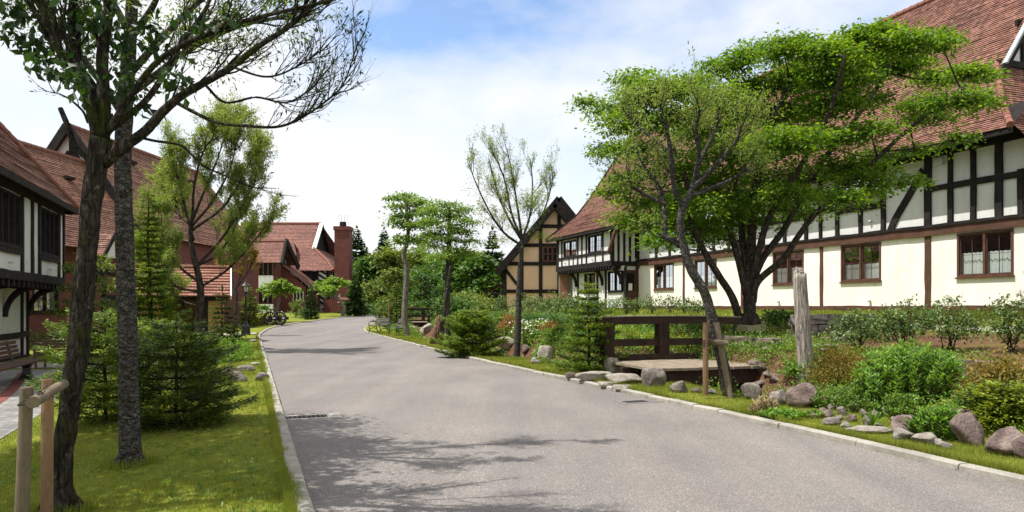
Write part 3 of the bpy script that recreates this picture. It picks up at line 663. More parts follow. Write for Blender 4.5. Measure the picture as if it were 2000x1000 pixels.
    # near end: skirt roof falling towards the viewer under the gablet
    zs = lambda t: 8.28 - (TE + sg - t) * 1.28
    roof('end_roof', [(E(-3.3, .02, zs(-3.3)), E(-3.3, 9, zs(-3.3))), (E(TE, -.9 + .0, zs(TE) + .15), E(TE, 9, zs(TE) + .05)), (E(TE + 1.1, .1, he + 1.15), E(TE + 1.1, 9, he + 1.35)), (E(TE + sg, 1.5, 8.3), E(TE + sg, 9, 8.3))], .118, M['tile'], h)
    for a, b in ((E(TE - .02, -1.1, he + .06), E(TE + 1.1, .1, he + 1.2)), (E(TE + 1.1, .1, he + 1.2), E(TE + sg, 1.5, 8.36))): ridge_tiles('hip_tiles', a, b, .10, M['ridge'], h, .3)
    mb = MB(); mb.add([E(TE + sg, 1.4, 8.2), E(TE + sg, 8.4, 8.2), E(TE + sg, wr, hz - .1)], None, [[0, 2, 1]]); mb.build('gablet_wall', M['white'], h)
    for w0, z0, w1, z1, ww in ((1.5, 8.42, 8.3, 8.42, .22),): mb = MB(); mb.bar(E(TE + sg - .06, w0, z0), E(TE + sg - .06, w1, z1), .12, ww); mb.build('beam', tm, h)
    for w0 in (2.75, 3.9, 4.9, 6.0): mb = MB(); mb.bar(E(TE + sg - .05, w0, 8.5), E(TE + sg - .05, w0, 8.3 + min((w0 - 1.5), 8.3 - w0) * 1.44), .1, .14, (0, 1, 0)); mb.build('post', tm, h)
    mb = MB(); mb.bar(E(TE + sg - .05, 2.4, 9.9), E(TE + sg - .05, 7.4, 9.9), .09, .2); mb.build('beam', tm, h)
    for s in (0, 1):
        a = E(TE + sg - .3, 1.42 if not s else 8.38, 8.25); b = E(TE + sg - .3, wr, hz + .05)
        mb = MB(); mb.bar(np.array(a) - [.0, 0, .22], np.array(b) - [0, 0, .17], .09, .26, (0, 0, 1)); mb.build('bargeboard', tm, h)
        mb = MB(); mb.bar(np.array(a) - [.06, 0, -.015], np.array(b) - [.06, 0, -.015], .17, .07, (0, 0, 1)); mb.build('verge', M['lead'], h)
    # verge board under the falling skirt, eave soffit and fascia
    mb = MB(); mb.bar(E(TE - .0, -.12, zs(TE) - .16), E(-3.3, -.12, zs(-3.3) - .16), .1, .3); mb.build('bargeboard', tm, h)
    mb = MB(); mb.bar(E(TE - .1, -.17, zs(TE) + .03), E(-3.3, -.17, zs(-3.3) + .03), .16, .05); mb.build('verge', M['lead'], h)
    mb = MB(); mb.add([E(TE + .05, -1.06, he - .04), E(23.4, -1.06, he - .04), E(23.4, .1, he + 1.0), E(TE + .05, .1, he + 1.0)], [[0, 1, 2, 3]])
    mb.box(TE, 23.4, .95, 1.07, he - .17, he - .012)
    for k in range(46): t = TE + .3 + k * .5; mb.bar(E(t, -1.05, he - .12), E(t, .0, he + .8), .09, .12)
    mb.build('eave_soffit', tm, h)
    # ---- projecting wing at the far end
    wl = 32.3; pw = 1.8; y = pw
    mb = MB(); mb.box(t_w, t_w + .2, 0, pw - .2, 2.75, 5.12); mb.build('wing_side_wall', M['white'], h)
    TW = lambda px: T(px, CF - pw * 1.0643, -pw)
    wh = [(TW(1126), TW(1101), 3.45, 4.55), (TW(1175), TW(1149), 3.45, 4.6)]
    wall_plate('wing_upper_wall', t_w, wl, 2.7, 5.2, pw, M['white'], h, wh)
    for q in wh: window(h, *q, pw, M['timber'], 2, 0, (1, 2), sill=False)
    timber('beam', (t_w - .12, 2.66), (wl + .1, 2.66), .34, pw - .02, h, tm, .1)
    timber('wall_plate', (t_w - .1, 4.8), (wl + .1, 4.8), .26, pw - .02, h, tm, .09)
    for px, w in ((1195, .3), (1178, .17), (1146, .17), (1137, .15), (1129, .17), (1098, .17), (1090, .3)): timber('post', (TW(px), 2.8), (TW(px), 4.7), w, pw - .01, h, tm, .06)
    timber('rail', (TW(1194), 3.38), (TW(1090), 3.38), .17, pw - .015, h, tm, .07)
    for px in (1112, 1120, 1163): timber('stud', (TW(px), 2.8), (TW(px), 3.3), .14, pw - .02, h, tm, .06)
    for px in (1105, 1158): knob(h, TW(px), 3.05, pw)
    mb = MB()
    for k in range(22): t = t_w + .15 + k * .37; mb.box(t - .07, t + .07, .9, pw + .1, 2.30, 2.48)
    mb.box(t_w - .05, wl, .9, pw + .04, 2.47, 2.50); mb.build('joist_end', tm, h)
    ph = 1.15
    lh = [(TW(1145), TW(1125), .9, 2.2), (TW(1197), TW(1170), .9, 2.2)]
    wall_plate('wing_ground_wall', t_w, wl - 1.2, -.1, 2.5, ph, M['white'], h, lh)
    for q in lh: window(h, *q, ph, M['timber'], 2, .5, (1, 1), sill=True)
    for px in (1113, 1150, 1166, 1203): timber('post', (TW(px), -.1), (TW(px), 2.45), .22, ph - .01, h, tm, .06)
    for px in (1110, 1160, 1196):                     # jetty brackets
        t = TW(px); mb = MB(); pr = []
        for i in range(8):
            a = i / 7 * math.pi / 2; pr.append([t, ph + .05 + .62 * (1 - math.cos(a)), 1.35 + 1.0 * math.sin(a)])
        mb.tube(pr, np.linspace(.10, .14, 8), 6); mb.build('bracket', tm, h)
    mb = MB(); mb.box(t_w, wl, -.3, ph - .25, -1.2, -.1); mb.build('foundation', M['stone_found'], h)
    # the wing's return wall with the door, seen end on
    xs = t_w
    def side_box(name, y0, y1, z0, z1, mat, d=.06, par=h): mb = MB(); mb.box(xs - d, xs + .02, y0, y1, z0, z1); return mb.build(name, mat, par)
    side_box('return_wall', 0, ph, -.1, 2.6, M['white'], .0)
    for y0 in (.02, .45, .85, 1.25, 1.62): side_box('post', y0, y0 + .14, 2.75, 5.5, tm)
    side_box('beam', 0, pw + .05, 2.5, 2.78, tm, .09); side_box('beam', 0, pw + .1, 5.2, 5.5, tm, .08)
    d = side_box('door', .12, .92, .0, 2.25, M['brown'], .07); side_box('door_glass', .25, .79, .95, 2.05, M['dark'], .085, d)
    side_box('notice', .40, .66, .98, 1.42, M['white_paint'], .1, d)
    side_box('post', -.02, .12, -.1, 2.5, M['brown'], .12); side_box('post', .92, 1.12, -.1, 2.5, M['brown'], .12)
    mb = MB(); mb.box(xs - .14, xs - .04, -.14, -.08, 2.35, 2.7); mb.lathe([(.02, 2.72), (.12, 2.68), (.07, 2.62), (.07, 2.36), (.02, 2.3)], (xs - .25, .05, 0), 6); mb.build('wall_lantern', M['black'], h)
    # wing roof: the main slope carried further down over the wing
    rows = [(E(22.75, -2.3, 4.85), E(LE, -2.3, 4.85)), (E(22.75, -1.2, 5.62), E(LE, -1.2, 5.62)), (E(22.75, .1, he + 1.18), E(LE, .1, he + 1.18))]
    roof('wing_roof', rows, .118, M['tile'], h)
    roof('roof', [(E(23.38, .1, he + 1.15), E(LE, .1, he + 1.15)), (E(23.38, 1.5, 8.28), E(LE, 1.5, 8.28))], .118, M['tile'], h)
    mb = MB(); mb.bar(E(22.72, -2.3, 4.75), E(22.72, -1.2, 5.52), .1, .3); mb.bar(E(22.72, -1.2, 5.52), E(22.72, .0, 6.45), .1, .3); mb.build('bargeboard', M['brown'], h)
    mb = MB(); mb.bar(E(22.6, -2.2, 4.72), E(t_w, -2.0, 3.3), .16, .2); mb.build('brace', M['brown'], h)
    mb = MB(); mb.box(22.75, LE, 2.2, 2.28, 4.66, 4.84); mb.add([E(22.75, -2.25, 4.8), E(LE, -2.25, 4.8), E(LE, -1.0, 5.7), E(22.75, -1.0, 5.7)], [[0, 1, 2, 3]]); mb.build('eave_soffit', tm, h)
    mb = MB(); mb.add([E(wl, -1.7, -.5), E(wl, 8.5, -.5), E(wl, 8.5, 6), E(wl, wr, hz - .2), E(wl, .5, 6.7), E(wl, -1.7, 5)], None, [[0, 1, 5], [1, 4, 5], [1, 2, 4], [2, 3, 4]]); mb.build('far_gable_wall', M['white'], h)
    mb = MB(); mb.bar(E(LE, -2.3, 4.8), E(LE, .1, 6.5), .1, .3); mb.bar(E(LE, .1, 6.5), E(LE, 1.5, 8.2), .1, .3); mb.bar(E(LE, 1.5, 8.2), E(LE, wr, hz), .1, .3); mb.build('bargeboard', tm, h)
    mb = MB(); mb.box(3.2, 3.75, -3.95, -3.75, 11.66, 11.74); mb.build('roof_vent', M['dark'], h)
    mb = MB(); mb.box(-3.5, wl, -9.2, -9, -1, 6.2); mb.box(-3.5, -3.3, -9, -.2, -1, 3.2); mb.build('back_wall', M['white'], h)
house_right()

# ------------------------------------------------------------------ the near house on the left
def house_left():
    h = thing('jettied_house', 'dark timbered house with jettied upper floor and red hipped roof at left edge', 'house', (-17.0, 27.1, EYE), math.atan2(-.9396, .3423))
    def T(px): return (27.1 - 7.17 / (-(px - 1000) / F - .3643)) / .9396
    tm = M['timber']; t_e = 14.0
    holes = [(T(110), T(75), 1.78, 3.38), (T(36), T(-14), 1.78, 3.38), (9.6, 11.2, 1.78, 3.38)]
    wall_plate('upper_wall', 0, t_e, .95, 3.7, 0, M['white'], h, holes)
    for q in holes: window(h, *q, 0, M['timber'], 4, .25, (0, 0), .07, sill=True)
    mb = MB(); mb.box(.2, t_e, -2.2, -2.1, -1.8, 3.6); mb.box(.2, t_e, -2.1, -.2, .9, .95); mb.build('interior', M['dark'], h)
    timber('beam', (-.05, .93), (t_e, .93), .26, .0, h, tm, .09)
    for k, px in enumerate((121, 111.5, 73, 59, 39, -20)): timber('post', (T(px), 1.0), (T(px), 3.5), .2 if px != 121 else .16, .0, h, tm, .06)
    timber('wall_plate', (0, 3.55), (t_e, 3.55), .26, .0, h, tm, .08)
    for a, b in ((110, 75), (36, -14)): timber('rail', (T(a), 1.66), (T(b), 1.66), .18, .0, h, tm, .07)
    knob(h, T(92), 1.3, 0); knob(h, T(14), 1.3, 0)
    mb = MB(); mb.box(-.25, 0, -8, -.02, .95, 3.7); mb.build('end_wall', M['white'], h)
    mb = MB()
    for k in range(26): t = .12 + k * .5; mb.box(t - .07, t + .07, -1.0, .07, .60, .79)
    mb.box(-.05, t_e, -1.2, .02, .785, .80); mb.build('joist_end', tm, h)
    s = .9
    gh = [(T(17), T(-30), -.95, .55)]
    wall_plate('ground_floor_wall', s, t_e, -2.2, .78, -s, M['white'], h, gh)
    window(h, *gh[0], -s, M['timber'], 3, .4, (0, 0))
    mb = MB(); mb.box(s, s + .2, -8, -s - .2, -2.2, .78); mb.build('end_wall', M['brick'], h)
    for t in (s + .08, s + .75, T(17) - .14): timber('post', (t, -2.1), (t, .75), .18, -s, h, tm, .06)
    timber('rail', (s, -1.0), (t_e, -1.0), .2, -s, h, tm, .07); timber('sill_beam', (s, -1.82), (t_e, -1.82), .2, -s, h, tm, .09)
    for t in (s + .1, 3.6, 6.4):
        mb = MB(); pr = []
        for i in range(8): a = i / 7 * math.pi / 2; pr.append([t, -s + .05 + .85 * (1 - math.cos(a)), -.35 + 1.0 * math.sin(a)])
        mb.tube(pr, np.linspace(.08, .12, 8), 6); mb.build('bracket', tm, h)
    # roof
    E = lambda t, w, z: (t, -w, z); o = .45; e0 = -.4; he = 3.72; sl_ = 1.27; wr = 4.2
    z = lambda w: he + (w + o) * sl_
    r0 = e0 + wr + o
    roof('roof', [(E(e0, -o, he), E(t_e, -o, he)), (E(r0, wr, z(wr)), E(t_e, wr, z(wr)))], .12, M['tile_old'], h)
    roof('end_roof', [(E(e0, 9, he), E(e0, -o, he)), (E(r0, wr, z(wr)), E(r0, wr, z(wr)))], .25, M['tile_old'], h)
    roof('roof', [(E(t_e, 9, he), E(e0, 9, he)), (E(t_e, wr, z(wr)), E(r0, wr, z(wr)))], .3, M['tile_old'], h)
    ridge_tiles('hip_tiles', E(e0 - .02, -o, he + .05), E(r0, wr, z(wr) + .05), .11, M['ridge'], h, .28)
    ridge_tiles('ridge', E(r0, wr, z(wr) + .03), E(t_e, wr, z(wr) + .03), .12, M['ridge'], h)
    mb = MB(); mb.box(e0, t_e, o - .06, o + .02, he - .2, he - .01); mb.add([E(e0, -o, he - .1), E(t_e, -o, he - .1), E(t_e, .2, he - .02), E(e0, .2, he - .02)], [[0, 1, 2, 3]]); mb.box(e0 - .04, e0 + .04, -8, o, he - .2, he - .01); mb.build('eave_board', tm, h)
    mb = MB(); mb.box(-.2, t_e, -9, -8.8, -2, 3.7); mb.box(t_e, t_e + .2, -9, 0, -2, 3.7); mb.build('back_wall', M['white'], h)
house_left()

# ------------------------------------------------------------------ the long gabled house behind it
def house_left_far():
    a = math.radians(-4.0)
    h = thing('gabled_brick_house', 'long gabled brick house with vast brown red roof behind the left trees', 'house', (-26.4, 43.0, EYE), a)
    tm = M['timber']; hr, hw, he = 10.75, 4.45, 4.3; L = 15.5; sl_ = (hr - he) / hw
    roof('roof', [((hw, -.5, he), (hw, L + 1.2, he)), ((0, -.5, hr), (0, L, hr))], .17, M['tile_old'], h, sub=2.5)
    roof('roof', [((-hw, L + 1., he), (-hw, -.5, he)), ((0, L, hr), (0, -.5, hr))], .3, M['tile_old'], h, sub=3)
    roof('end_roof', [((hw, L + 1.2, he), (-hw, L + 1.2, he)), ((0, L, hr), (0, L, hr))], .2, M['tile_far'], h, sub=3)
    ridge_tiles('ridge', (0, -.5, hr + .03), (0, L, hr + .03), .14, M['ridge'], h, .5)
    mb = MB(); mb.add([[-hw + .3, 0, -2], [hw - .3, 0, -2], [hw - .3, 0, he + .3], [0, 0, hr - .1], [-hw + .3, 0, he + .3]], None, [[0, 1, 2], [0, 2, 4], [2, 3, 4]]); mb.build('gable_wall', M['white'], h)
    for s in (-1, 1):
        mb = MB(); mb.bar((s * (hw + .1), -.45, he - .15), (0, -.45, hr - .02), .12, .5); mb.build('bargeboard', tm, h)
        mb = MB(); mb.bar((s * (hw - 1.0), -.06, he), (s * .12, -.06, hr - 1.5), .08, .3); mb.build('brace', tm, h)
    for x, z0, z1 in ((0, he, hr - .4), (1.6, he, 8.0), (-1.6, he, 8.0), (3.1, he - 2, 5.9)): mb = MB(); mb.bar((x, -.05, z0), (x, -.05, z1), .25, .1, (0, 1, 0)); mb.build('post', tm, h)
    for z_ in (5.4, 7.9): x = (hr - z_) / sl_ - .3; mb = MB(); mb.bar((-x, -.055, z_), (x, -.055, z_), .09, .28); mb.build('beam', tm, h)
    # side wall to the road, brick
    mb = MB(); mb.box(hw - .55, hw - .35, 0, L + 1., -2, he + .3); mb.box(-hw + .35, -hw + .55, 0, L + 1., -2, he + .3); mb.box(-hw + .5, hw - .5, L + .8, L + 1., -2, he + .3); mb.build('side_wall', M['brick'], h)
    # lower range in front: its slope runs down to a low eave above brick walls
    ex, ez, rx, rz = 5.5, 2.9, 1.1, 8.5
    roof('lower_roof', [((ex, -15, ez), (ex, .3, ez)), ((rx, -15, rz), (rx, .3, rz))], .15, M['tile_old'], h, sub=2.5)
    roof('lower_roof', [((-4, .3, ez), (-4, -15, ez)), ((rx, .3, rz), (rx, -15, rz))], .3, M['tile_old'], h, sub=3)
    ridge_tiles('ridge', (rx, -15, rz + .03), (rx, -.0, rz + .03), .13, M['ridge'], h, .4)
    wx = ex - .7; wy = [(-9.6, -7.8, -.3, 1.0), (-5.3, -4.0, -.3, 1.0)]
    g = bpy.data.objects.new('wing_front', None); COL.objects.link(g); g.parent = h; g.location = (wx, -15, 0); g.rotation_euler = (0, 0, math.radians(-90))
    g.rotation_euler = (0, 0, math.radians(90)); 
    # local: x runs away along the wall (after rotation), y inward is negative
    q = [(5.6, 7.3, -.3, 1.05), (8.6, 10.0, -.35, 1.05)]
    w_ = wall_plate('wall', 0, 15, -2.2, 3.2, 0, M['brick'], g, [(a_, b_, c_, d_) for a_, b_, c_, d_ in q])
    g.scale = (1, -1, 1)
    for a_, b_, c_, d_ in q: window(g, a_, b_, c_, d_, 0, M['timber'], 2, .7, (1, 1))
    mb = MB(); mb.box(10.6, 11.8, -.02, .05, -2, .6); dr = mb.build('door', M['timber'], g)
    mb = MB(); mb.box(11.0, 11.42, .05, .07, -.62, -.2); mb.build('notice', M['white_paint'], g)
    mb = MB(); mb.box(0, 15, -.1, .12, 1.7, 1.95); mb.build('beam', tm, g)
    mb = MB(); mb.box(-4, wx, -15.2, -15, -2, 3); mb.build('end_wall', M['brick'], h)
    # small gabled porch roof standing out of the slope
    px0, py0 = ex - 1.2, -5.4
    for s in (-1, 1): roof('porch_roof', [((px0 + 1.9, py0 - .9 * s, 2.55), (px0 - .9, py0 - .9 * s, 2.55))[::s], ((px0 + 1.9, py0, 3.75), (px0 - .9, py0, 3.75))[::s]], .14, M['tile'], h, sub=1)
    mb = MB(); mb.add([[px0 + 1.8, py0 - .8, 2.5], [px0 + 1.8, py0 + .8, 2.5], [px0 + 1.8, py0, 3.6]], None, [[0, 1, 2]]); mb.build('porch_gable', M['white'], h)
    for s in (-1, 1): mb = MB(); mb.bar((px0 + 1.92, py0 + s * .98, 2.45), (px0 + 1.92, py0, 3.74), .08, .2); mb.build('bargeboard', tm, h)
    for s in (-1, 1): mb = MB(); mb.bar((px0 + 1.85, py0 + s * .8, -1.8), (px0 + 1.85, py0 + s * .8, 2.5), .16, .16, (0, 1, 0)); mb.build('porch_post', tm, h)
    mb = MB()
    for y_, f in ((-7, .72), (-3.6, .72), (-10, .75)): x = ex + (rx - ex) * f; z_ = ez + (rz - ez) * f; mb.box(x - .05, x + .25, y_ - .3, y_ + .3, z_ + .02, z_ + .16)
    for y_ in (4.5, 8.5, 12): x = hw * .2; z_ = hr - sl_ * x; mb.box(x - .05, x + .25, y_ - .3, y_ + .3, z_ - .05, z_ + .14)
    mb.build('roof_vent', tm, h)
house_left_far()

# ------------------------------------------------------------------ low tiled shed by the willow
def shed():
    h = thing('tiled_shed', 'low shed with brown pantile roof and white verge behind the leafy willow', 'shed', (-12.25, 31.2, EYE), math.radians(21.5))
    roof('roof', [((-4.2, -.35, .42), (.0, -.35, .42)), ((-4.2, 1.75, 1.72), (.0, 1.75, 1.72))], .24, M['tile_shed'], h, thick=.05)
    roof('roof', [((.0, 3.9, .42), (-4.2, 3.9, .42)), ((.0, 1.75, 1.72), (-4.2, 1.75, 1.72))], .24, M['tile_shed'], h, thick=.05)
    ridge_tiles('ridge', (-4.2, 1.75, 1.76), (0, 1.75, 1.76), .1, M['ridge'], h, .3)
    for x in (-4.22, .02):
        for s in (-.35, 3.9): mb = MB(); mb.bar((x, s, .38), (x, 1.75, 1.70), .05, .16); mb.build('bargeboard', M['white_paint'], h)
    mb = MB(); mb.box(-3.9, -2.6, 0, .1, -1.75, .5); mb.box(-.9, -.3, 0, .1, -1.75, .5); mb.box(-3.9, -3.8, .1, 3.5, -1.75, .5); mb.box(-.4, -.3, .1, 3.5, -1.75, .5); mb.box(-3.8, -.4, 3.4, 3.5, -1.75, .5)
    mb.build('wall', mat_plaster('ochre_wall', (.36, .21, .09), (.25, .14, .06)), h)
    mb = MB(); mb.box(-4.1, -.1, -.1, .04, .24, .42); mb.build('eave_board', M['timber'], h)
    for x in (-2.55, -1.9, -.98): mb = MB(); mb.box(x - .07, x + .07, -.02, .12, -1.75, .3); mb.build('post', M['timber'], h)
shed()

# ------------------------------------------------------------------ the red house at the bend
def house_bend():
    h = thing('red_brick_house', 'red brick and half timbered house with gables and tall chimney at the road bend', 'house', (-23.6, 93.0, EYE), 0)
    tm = M['timber']; tf = M['tile_far']; k_ = 93.0 / F
    X = lambda px, Y=93.0: (px - 1000) / F * Y + 23.6
    Z = lambda py, Y=93.0: (HY - py) * Y / F
    # main range: front wall on y=0, ridge at y=7
    xl, xr = X(430), .3; he, hr, yr = Z(529), 11.5, 7.2; gx = X(627, 100.2)
    roof('roof', [((xl, -.7, he), (xr + .3, -.7, he)), ((xl, 1.2, he + 1.4), (xr - 1.0, 1.2, he + 1.4)), ((xl, 3.5, 7.8), (gx, 3.5, 7.8)), ((xl, yr, hr), (gx, yr, hr))], .3, tf, h, sub=3)
    roof('roof', [((xr, 15, he), (xl, 15, he)), ((gx, yr, hr), (xl, yr, hr))], .4, tf, h, sub=4)
    roof('end_roof', [((xr + .3, -.7, he), (xr + .3, 15, he)), ((xr - 1.0, 1.2, he + 1.4), (xr - 1.0, 13.4, he + 1.4)), ((gx, 3.5, 7.8), (gx, 11, 7.8))], .3, tf, h, sub=3)
    ridge_tiles('ridge', (xl, yr, hr + .05), (gx, yr, hr + .05), .2, M['ridge'], h, .6)
    for a, b in (((xr + .3, -.7, he + .05), (xr - 1, 1.2, he + 1.45)), ((xr - 1, 1.2, he + 1.45), (gx, 3.5, 7.85))): ridge_tiles('hip_tiles', a, b, .2, M['ridge'], h, .6)
    mb = MB(); mb.add([[gx - .2, 3.4, 7.7], [gx - .2, 11, 7.7], [gx - .2, yr, hr - .2]], None, [[0, 1, 2]]); mb.build('gablet_wall', tm, h)
    mb = MB(); mb.bar((gx + .1, 3.3, 7.7), (gx + .1, yr, hr + .1), .5, .22); mb.build('verge', M['white_paint'], h)
    mb = MB(); mb.bar((gx + .1, 11.1, 7.7), (gx + .1, yr, hr + .1), .3, .3); mb.build('bargeboard', tm, h)
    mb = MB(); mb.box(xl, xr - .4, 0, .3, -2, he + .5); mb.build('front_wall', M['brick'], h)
    mb = MB(); mb.box(xr - .7, xr - .4, .3, 14.6, -2, he + .5); mb.build('side_wall', M['white'], h)
    mb = MB(); mb.box(xl, xr - .5, 14.3, 14.6, -2, he + .5); mb.box(xl, xl + .3, 0, 14.6, -2, he + 3); mb.build('back_wall', M['brick'], h)
    for kk in range(12): y = .6 + kk * 1.15; mb = MB(); mb.box(xr - .4, xr - .33, y, y + .35, -.5, he + .2); mb.build('side_post', tm, h)
    # timbered bay between the brick parts
    bx0, bx1 = X(565), X(640)
    mb = MB(); mb.box(bx0, bx1, -.25, 0, -1.6, he); mb.build('timbered_bay', M['white'], h)
    mb = MB(); mb.box(X(588), X(622), -.31, -.2, Z(549), he - .1); mb.build('bay_window', M['dark'], h); mb = MB(); mb.box(X(588), X(622), -.31, -.2, Z(606), Z(574)); mb.build('bay_window', M['dark'], h)
    for zz in (Z(549), Z(574), Z(601)): mb = MB(); mb.box(bx0, bx1, -.34, -.2, zz - .08, zz + .14); mb.build('bay_rail', M['white_paint'] if zz < Z(560) else tm, h)
    mb = MB()
    for px in (565, 586, 594, 601, 608, 622, 640): mb.box(X(px) - .11, X(px) + .11, -.36, -.2, -1.4, he)
    mb.build('bay_post', tm, h)
    mb = MB()
    for (p0, p1, s) in ((567, 585, 1), (624, 638, 1)):
        for kk in range(9):
            zz = -1.3 + kk * .68; mb.bar((X(p0), -.3, zz + (.6 if s > 0 else 0)), (X(p1), -.3, zz + (0 if s > 0 else .6)), .06, .26, (0, 0, 1))
    mb.build('herringbone_brace', tm, h)
    # front gabled wing: ridge runs across, gable faces right
    f = -9.0; YF = 93 + f
    XF = lambda px: (px - 1000) / F * YF + 23.6
    ZF = lambda py: (HY - py) * YF / F
    x0, x1 = XF(440), XF(541); zr, ze = ZF(467), ZF(513); yy = 3.1
    for s in (-1, 1): roof('wing_roof', [((x0, f + yy + s * yy, ze), (x1 + .6, f + yy + s * yy, ze))[::-s], ((x0, f + yy, zr), (x1 + .0, f + yy, zr))[::-s]], .28, tf, h, sub=3)
    ridge_tiles('ridge', (x0, f + yy, zr + .05), (x1, f + yy, zr + .05), .17, M['ridge'], h, .5)
    mb = MB(); mb.box(x0, x1 - .4, f + .4, f + .7, -1.7, ze + .2); mb.box(x1 - .7, x1 - .4, f + .7, f + 2 * yy - .3, -1.7, ze + .2); mb.box(x0, x0 + .3, f + .7, 0, -1.7, ze); mb.build('wing_wall', M['brick'], h)
    mb = MB(); mb.add([[x1 - .45, f + .3, ze], [x1 - .45, f + 2 * yy - .3, ze], [x1 - .45, f + yy, zr - .1]], None, [[0, 1, 2]]); mb.build('wing_gable', M['white'], h)
    mb = MB()
    for kk in range(5): y = f + .9 + kk * 1.1; mb.bar((x1 - .4, y, ze), (x1 - .4, f + yy, zr - .6), .1, .3)
    mb.build('gable_brace', tm, h)
    for s in (-1, 1): mb = MB(); mb.bar((x1 + .62, f + yy + s * (yy + .25), ze - .25), (x1 + .1, f + yy, zr + .1), .25, .7); mb.build('bargeboard', tm, h)
    w0, w1 = XF(504), XF(532)
    mb = MB(); mb.box(w0, w1, f + .15, f + .4, ZF(562), ZF(538)); mb.build('white_panel', M['white'], h); mb = MB(); mb.box(w0, w1, f + .15, f + .4, ZF(612), ZF(594)); mb.build('white_panel', M['white'], h)
    for za, zb in ((ZF(536), ZF(515)), (ZF(592), ZF(564))): 
        mb = MB(); mb.box(w0, w1, f + .2, f + .42, za, zb); mb.build('window', M['dark'], h)
        mb = MB(); 
        for kk in range(4): x = w0 + (w1 - w0) * kk / 3; mb.box(x - .07, x + .07, f + .1, f + .36, za, zb)
        mb.build('mullion', M['brown'], h)
    mb = MB(); mb.box(XF(452), XF(475), f + .3, f + .45, ZF(590), ZF(562)); mb.box(XF(560), XF(580), f + .3 + 4, f + .45 + 4, ZF(590), ZF(566)); mb.build('window', M['dark'], h)
    # lean-to with the sweeping roof right of the wing
    lx0, lx1 = x1 - .6, XF(594); z0, z1 = ZF(516), ZF(563)
    roof('lean_to_roof', [((lx1, f + 8.8, z1), (lx1, f + 2.8, z1))[::-1], ((lx0 + 2.0, f + 8.8, z1 + 1.5), (lx0 + 2.0, f + 2.8, z1 + 1.5))[::-1], ((lx0, f + 8.8, z0 + .3), (lx0, f + 2.8, z0 + .3))[::-1]], .28, tf, h, sub=3)
    mb = MB(); mb.add([[lx0, f + 3.1, -1.7], [lx1 - .5, f + 3.1, -1.7], [lx1 - .5, f + 3.1, z1], [lx0 + 1.9, f + 3.1, z1 + 1.3], [lx0, f + 3.1, z0 + .2]], None, [[0, 1, 2], [0, 2, 3], [0, 3, 4]]); mb.box(lx1 - .7, lx1 - .5, f + 3.1, 0, -1.7, z1); mb.build('lean_to_wall', M['brick'], h)
    mb = MB(); mb.box(XF(558), XF(578), f + 3.0, f + 3.08, ZF(588), ZF(568)); mb.build('window', M['dark'], h)
    mb = MB(); 
    for kk in range(4): x = XF(558 + kk * 6.6); mb.box(x - .06, x + .06, f + 2.94, f + 3.06, ZF(588), ZF(568))
    mb.build('mullion', M['pale_wood'], h)
    # dormer on the main slope
    dx0, dx1 = X(545), X(572); dz, dt = Z(502), Z(471); 
    for s in (-1, 1): roof('dormer_roof', [((dx0, 2.2 + s * 1.3, dz + .3), (dx1 + .2, 2.2 + s * 1.3, dz + .3))[::-s], ((dx0, 2.2, dt), (dx1 - .5, 2.2, dt))[::-s]], .28, tf, h, sub=3)
    mb = MB(); mb.box(dx0, dx1 - .3, 1.0, 3.4, dz - 1.2, dz + .4); mb.build('dormer_wall', tm, h)
    mb = MB(); mb.add([[dx0 + .2, .9, dz - .1], [dx1 - .6, .9, dz - .1], [(dx0 + dx1) / 2 - .2, .9, dt - .4]], None, [[0, 1, 2]]); mb.box(dx0 + .3, dx0 + .9, .9, .98, dz - 1.0, dz - .2); mb.build('dormer_gable', M['white'], h)
    # chimney
    cx0, cx1 = X(659), X(687); cz = Z(452)
    mb = MB(); mb.box(cx0, cx1, -1.6, .4, -1.8, cz); mb.box(cx0 - .12, cx1 + .12, -1.72, .52, cz, cz + .5); mb.box(X(640), X(692), -2.2, .5, -1.8, Z(585)); mb.box(X(672), X(694), -1.9, .5, Z(585), Z(570)); mb.build('chimney', M['brick'], h)
    c = h.children[-1]
    mb = MB(); mx = X(672); mb.lathe([(.45, cz + .5), (.42, cz + 1.15), (.36, cz + 1.15)], (mx, -.6, 0), 10); mb.build('chimney_pot', tm, c)
    mb = MB()
    for s in (-.42, .42):
        mb.tube([(mx + s + .22 * math.cos(t), -.6, cz + 1.75 + .3 * math.sin(t)) for t in np.linspace(0, math.pi, 9)], .03, 5); 
        for q in (-.22, .22): mb.tube([(mx + s + q, -.6, cz + 1.1), (mx + s + q, -.6, cz + 1.76)], .03, 5)
    mb.build('chimney_hoop', M['pale_metal'], c)
    roof('chimney_shoulder', [((X(667), -2.3, Z(592)), (X(697), -2.3, Z(592))), ((X(667), -1.5, Z(572)), (X(697), -1.5, Z(572)))], .25, tf, h)
house_bend()

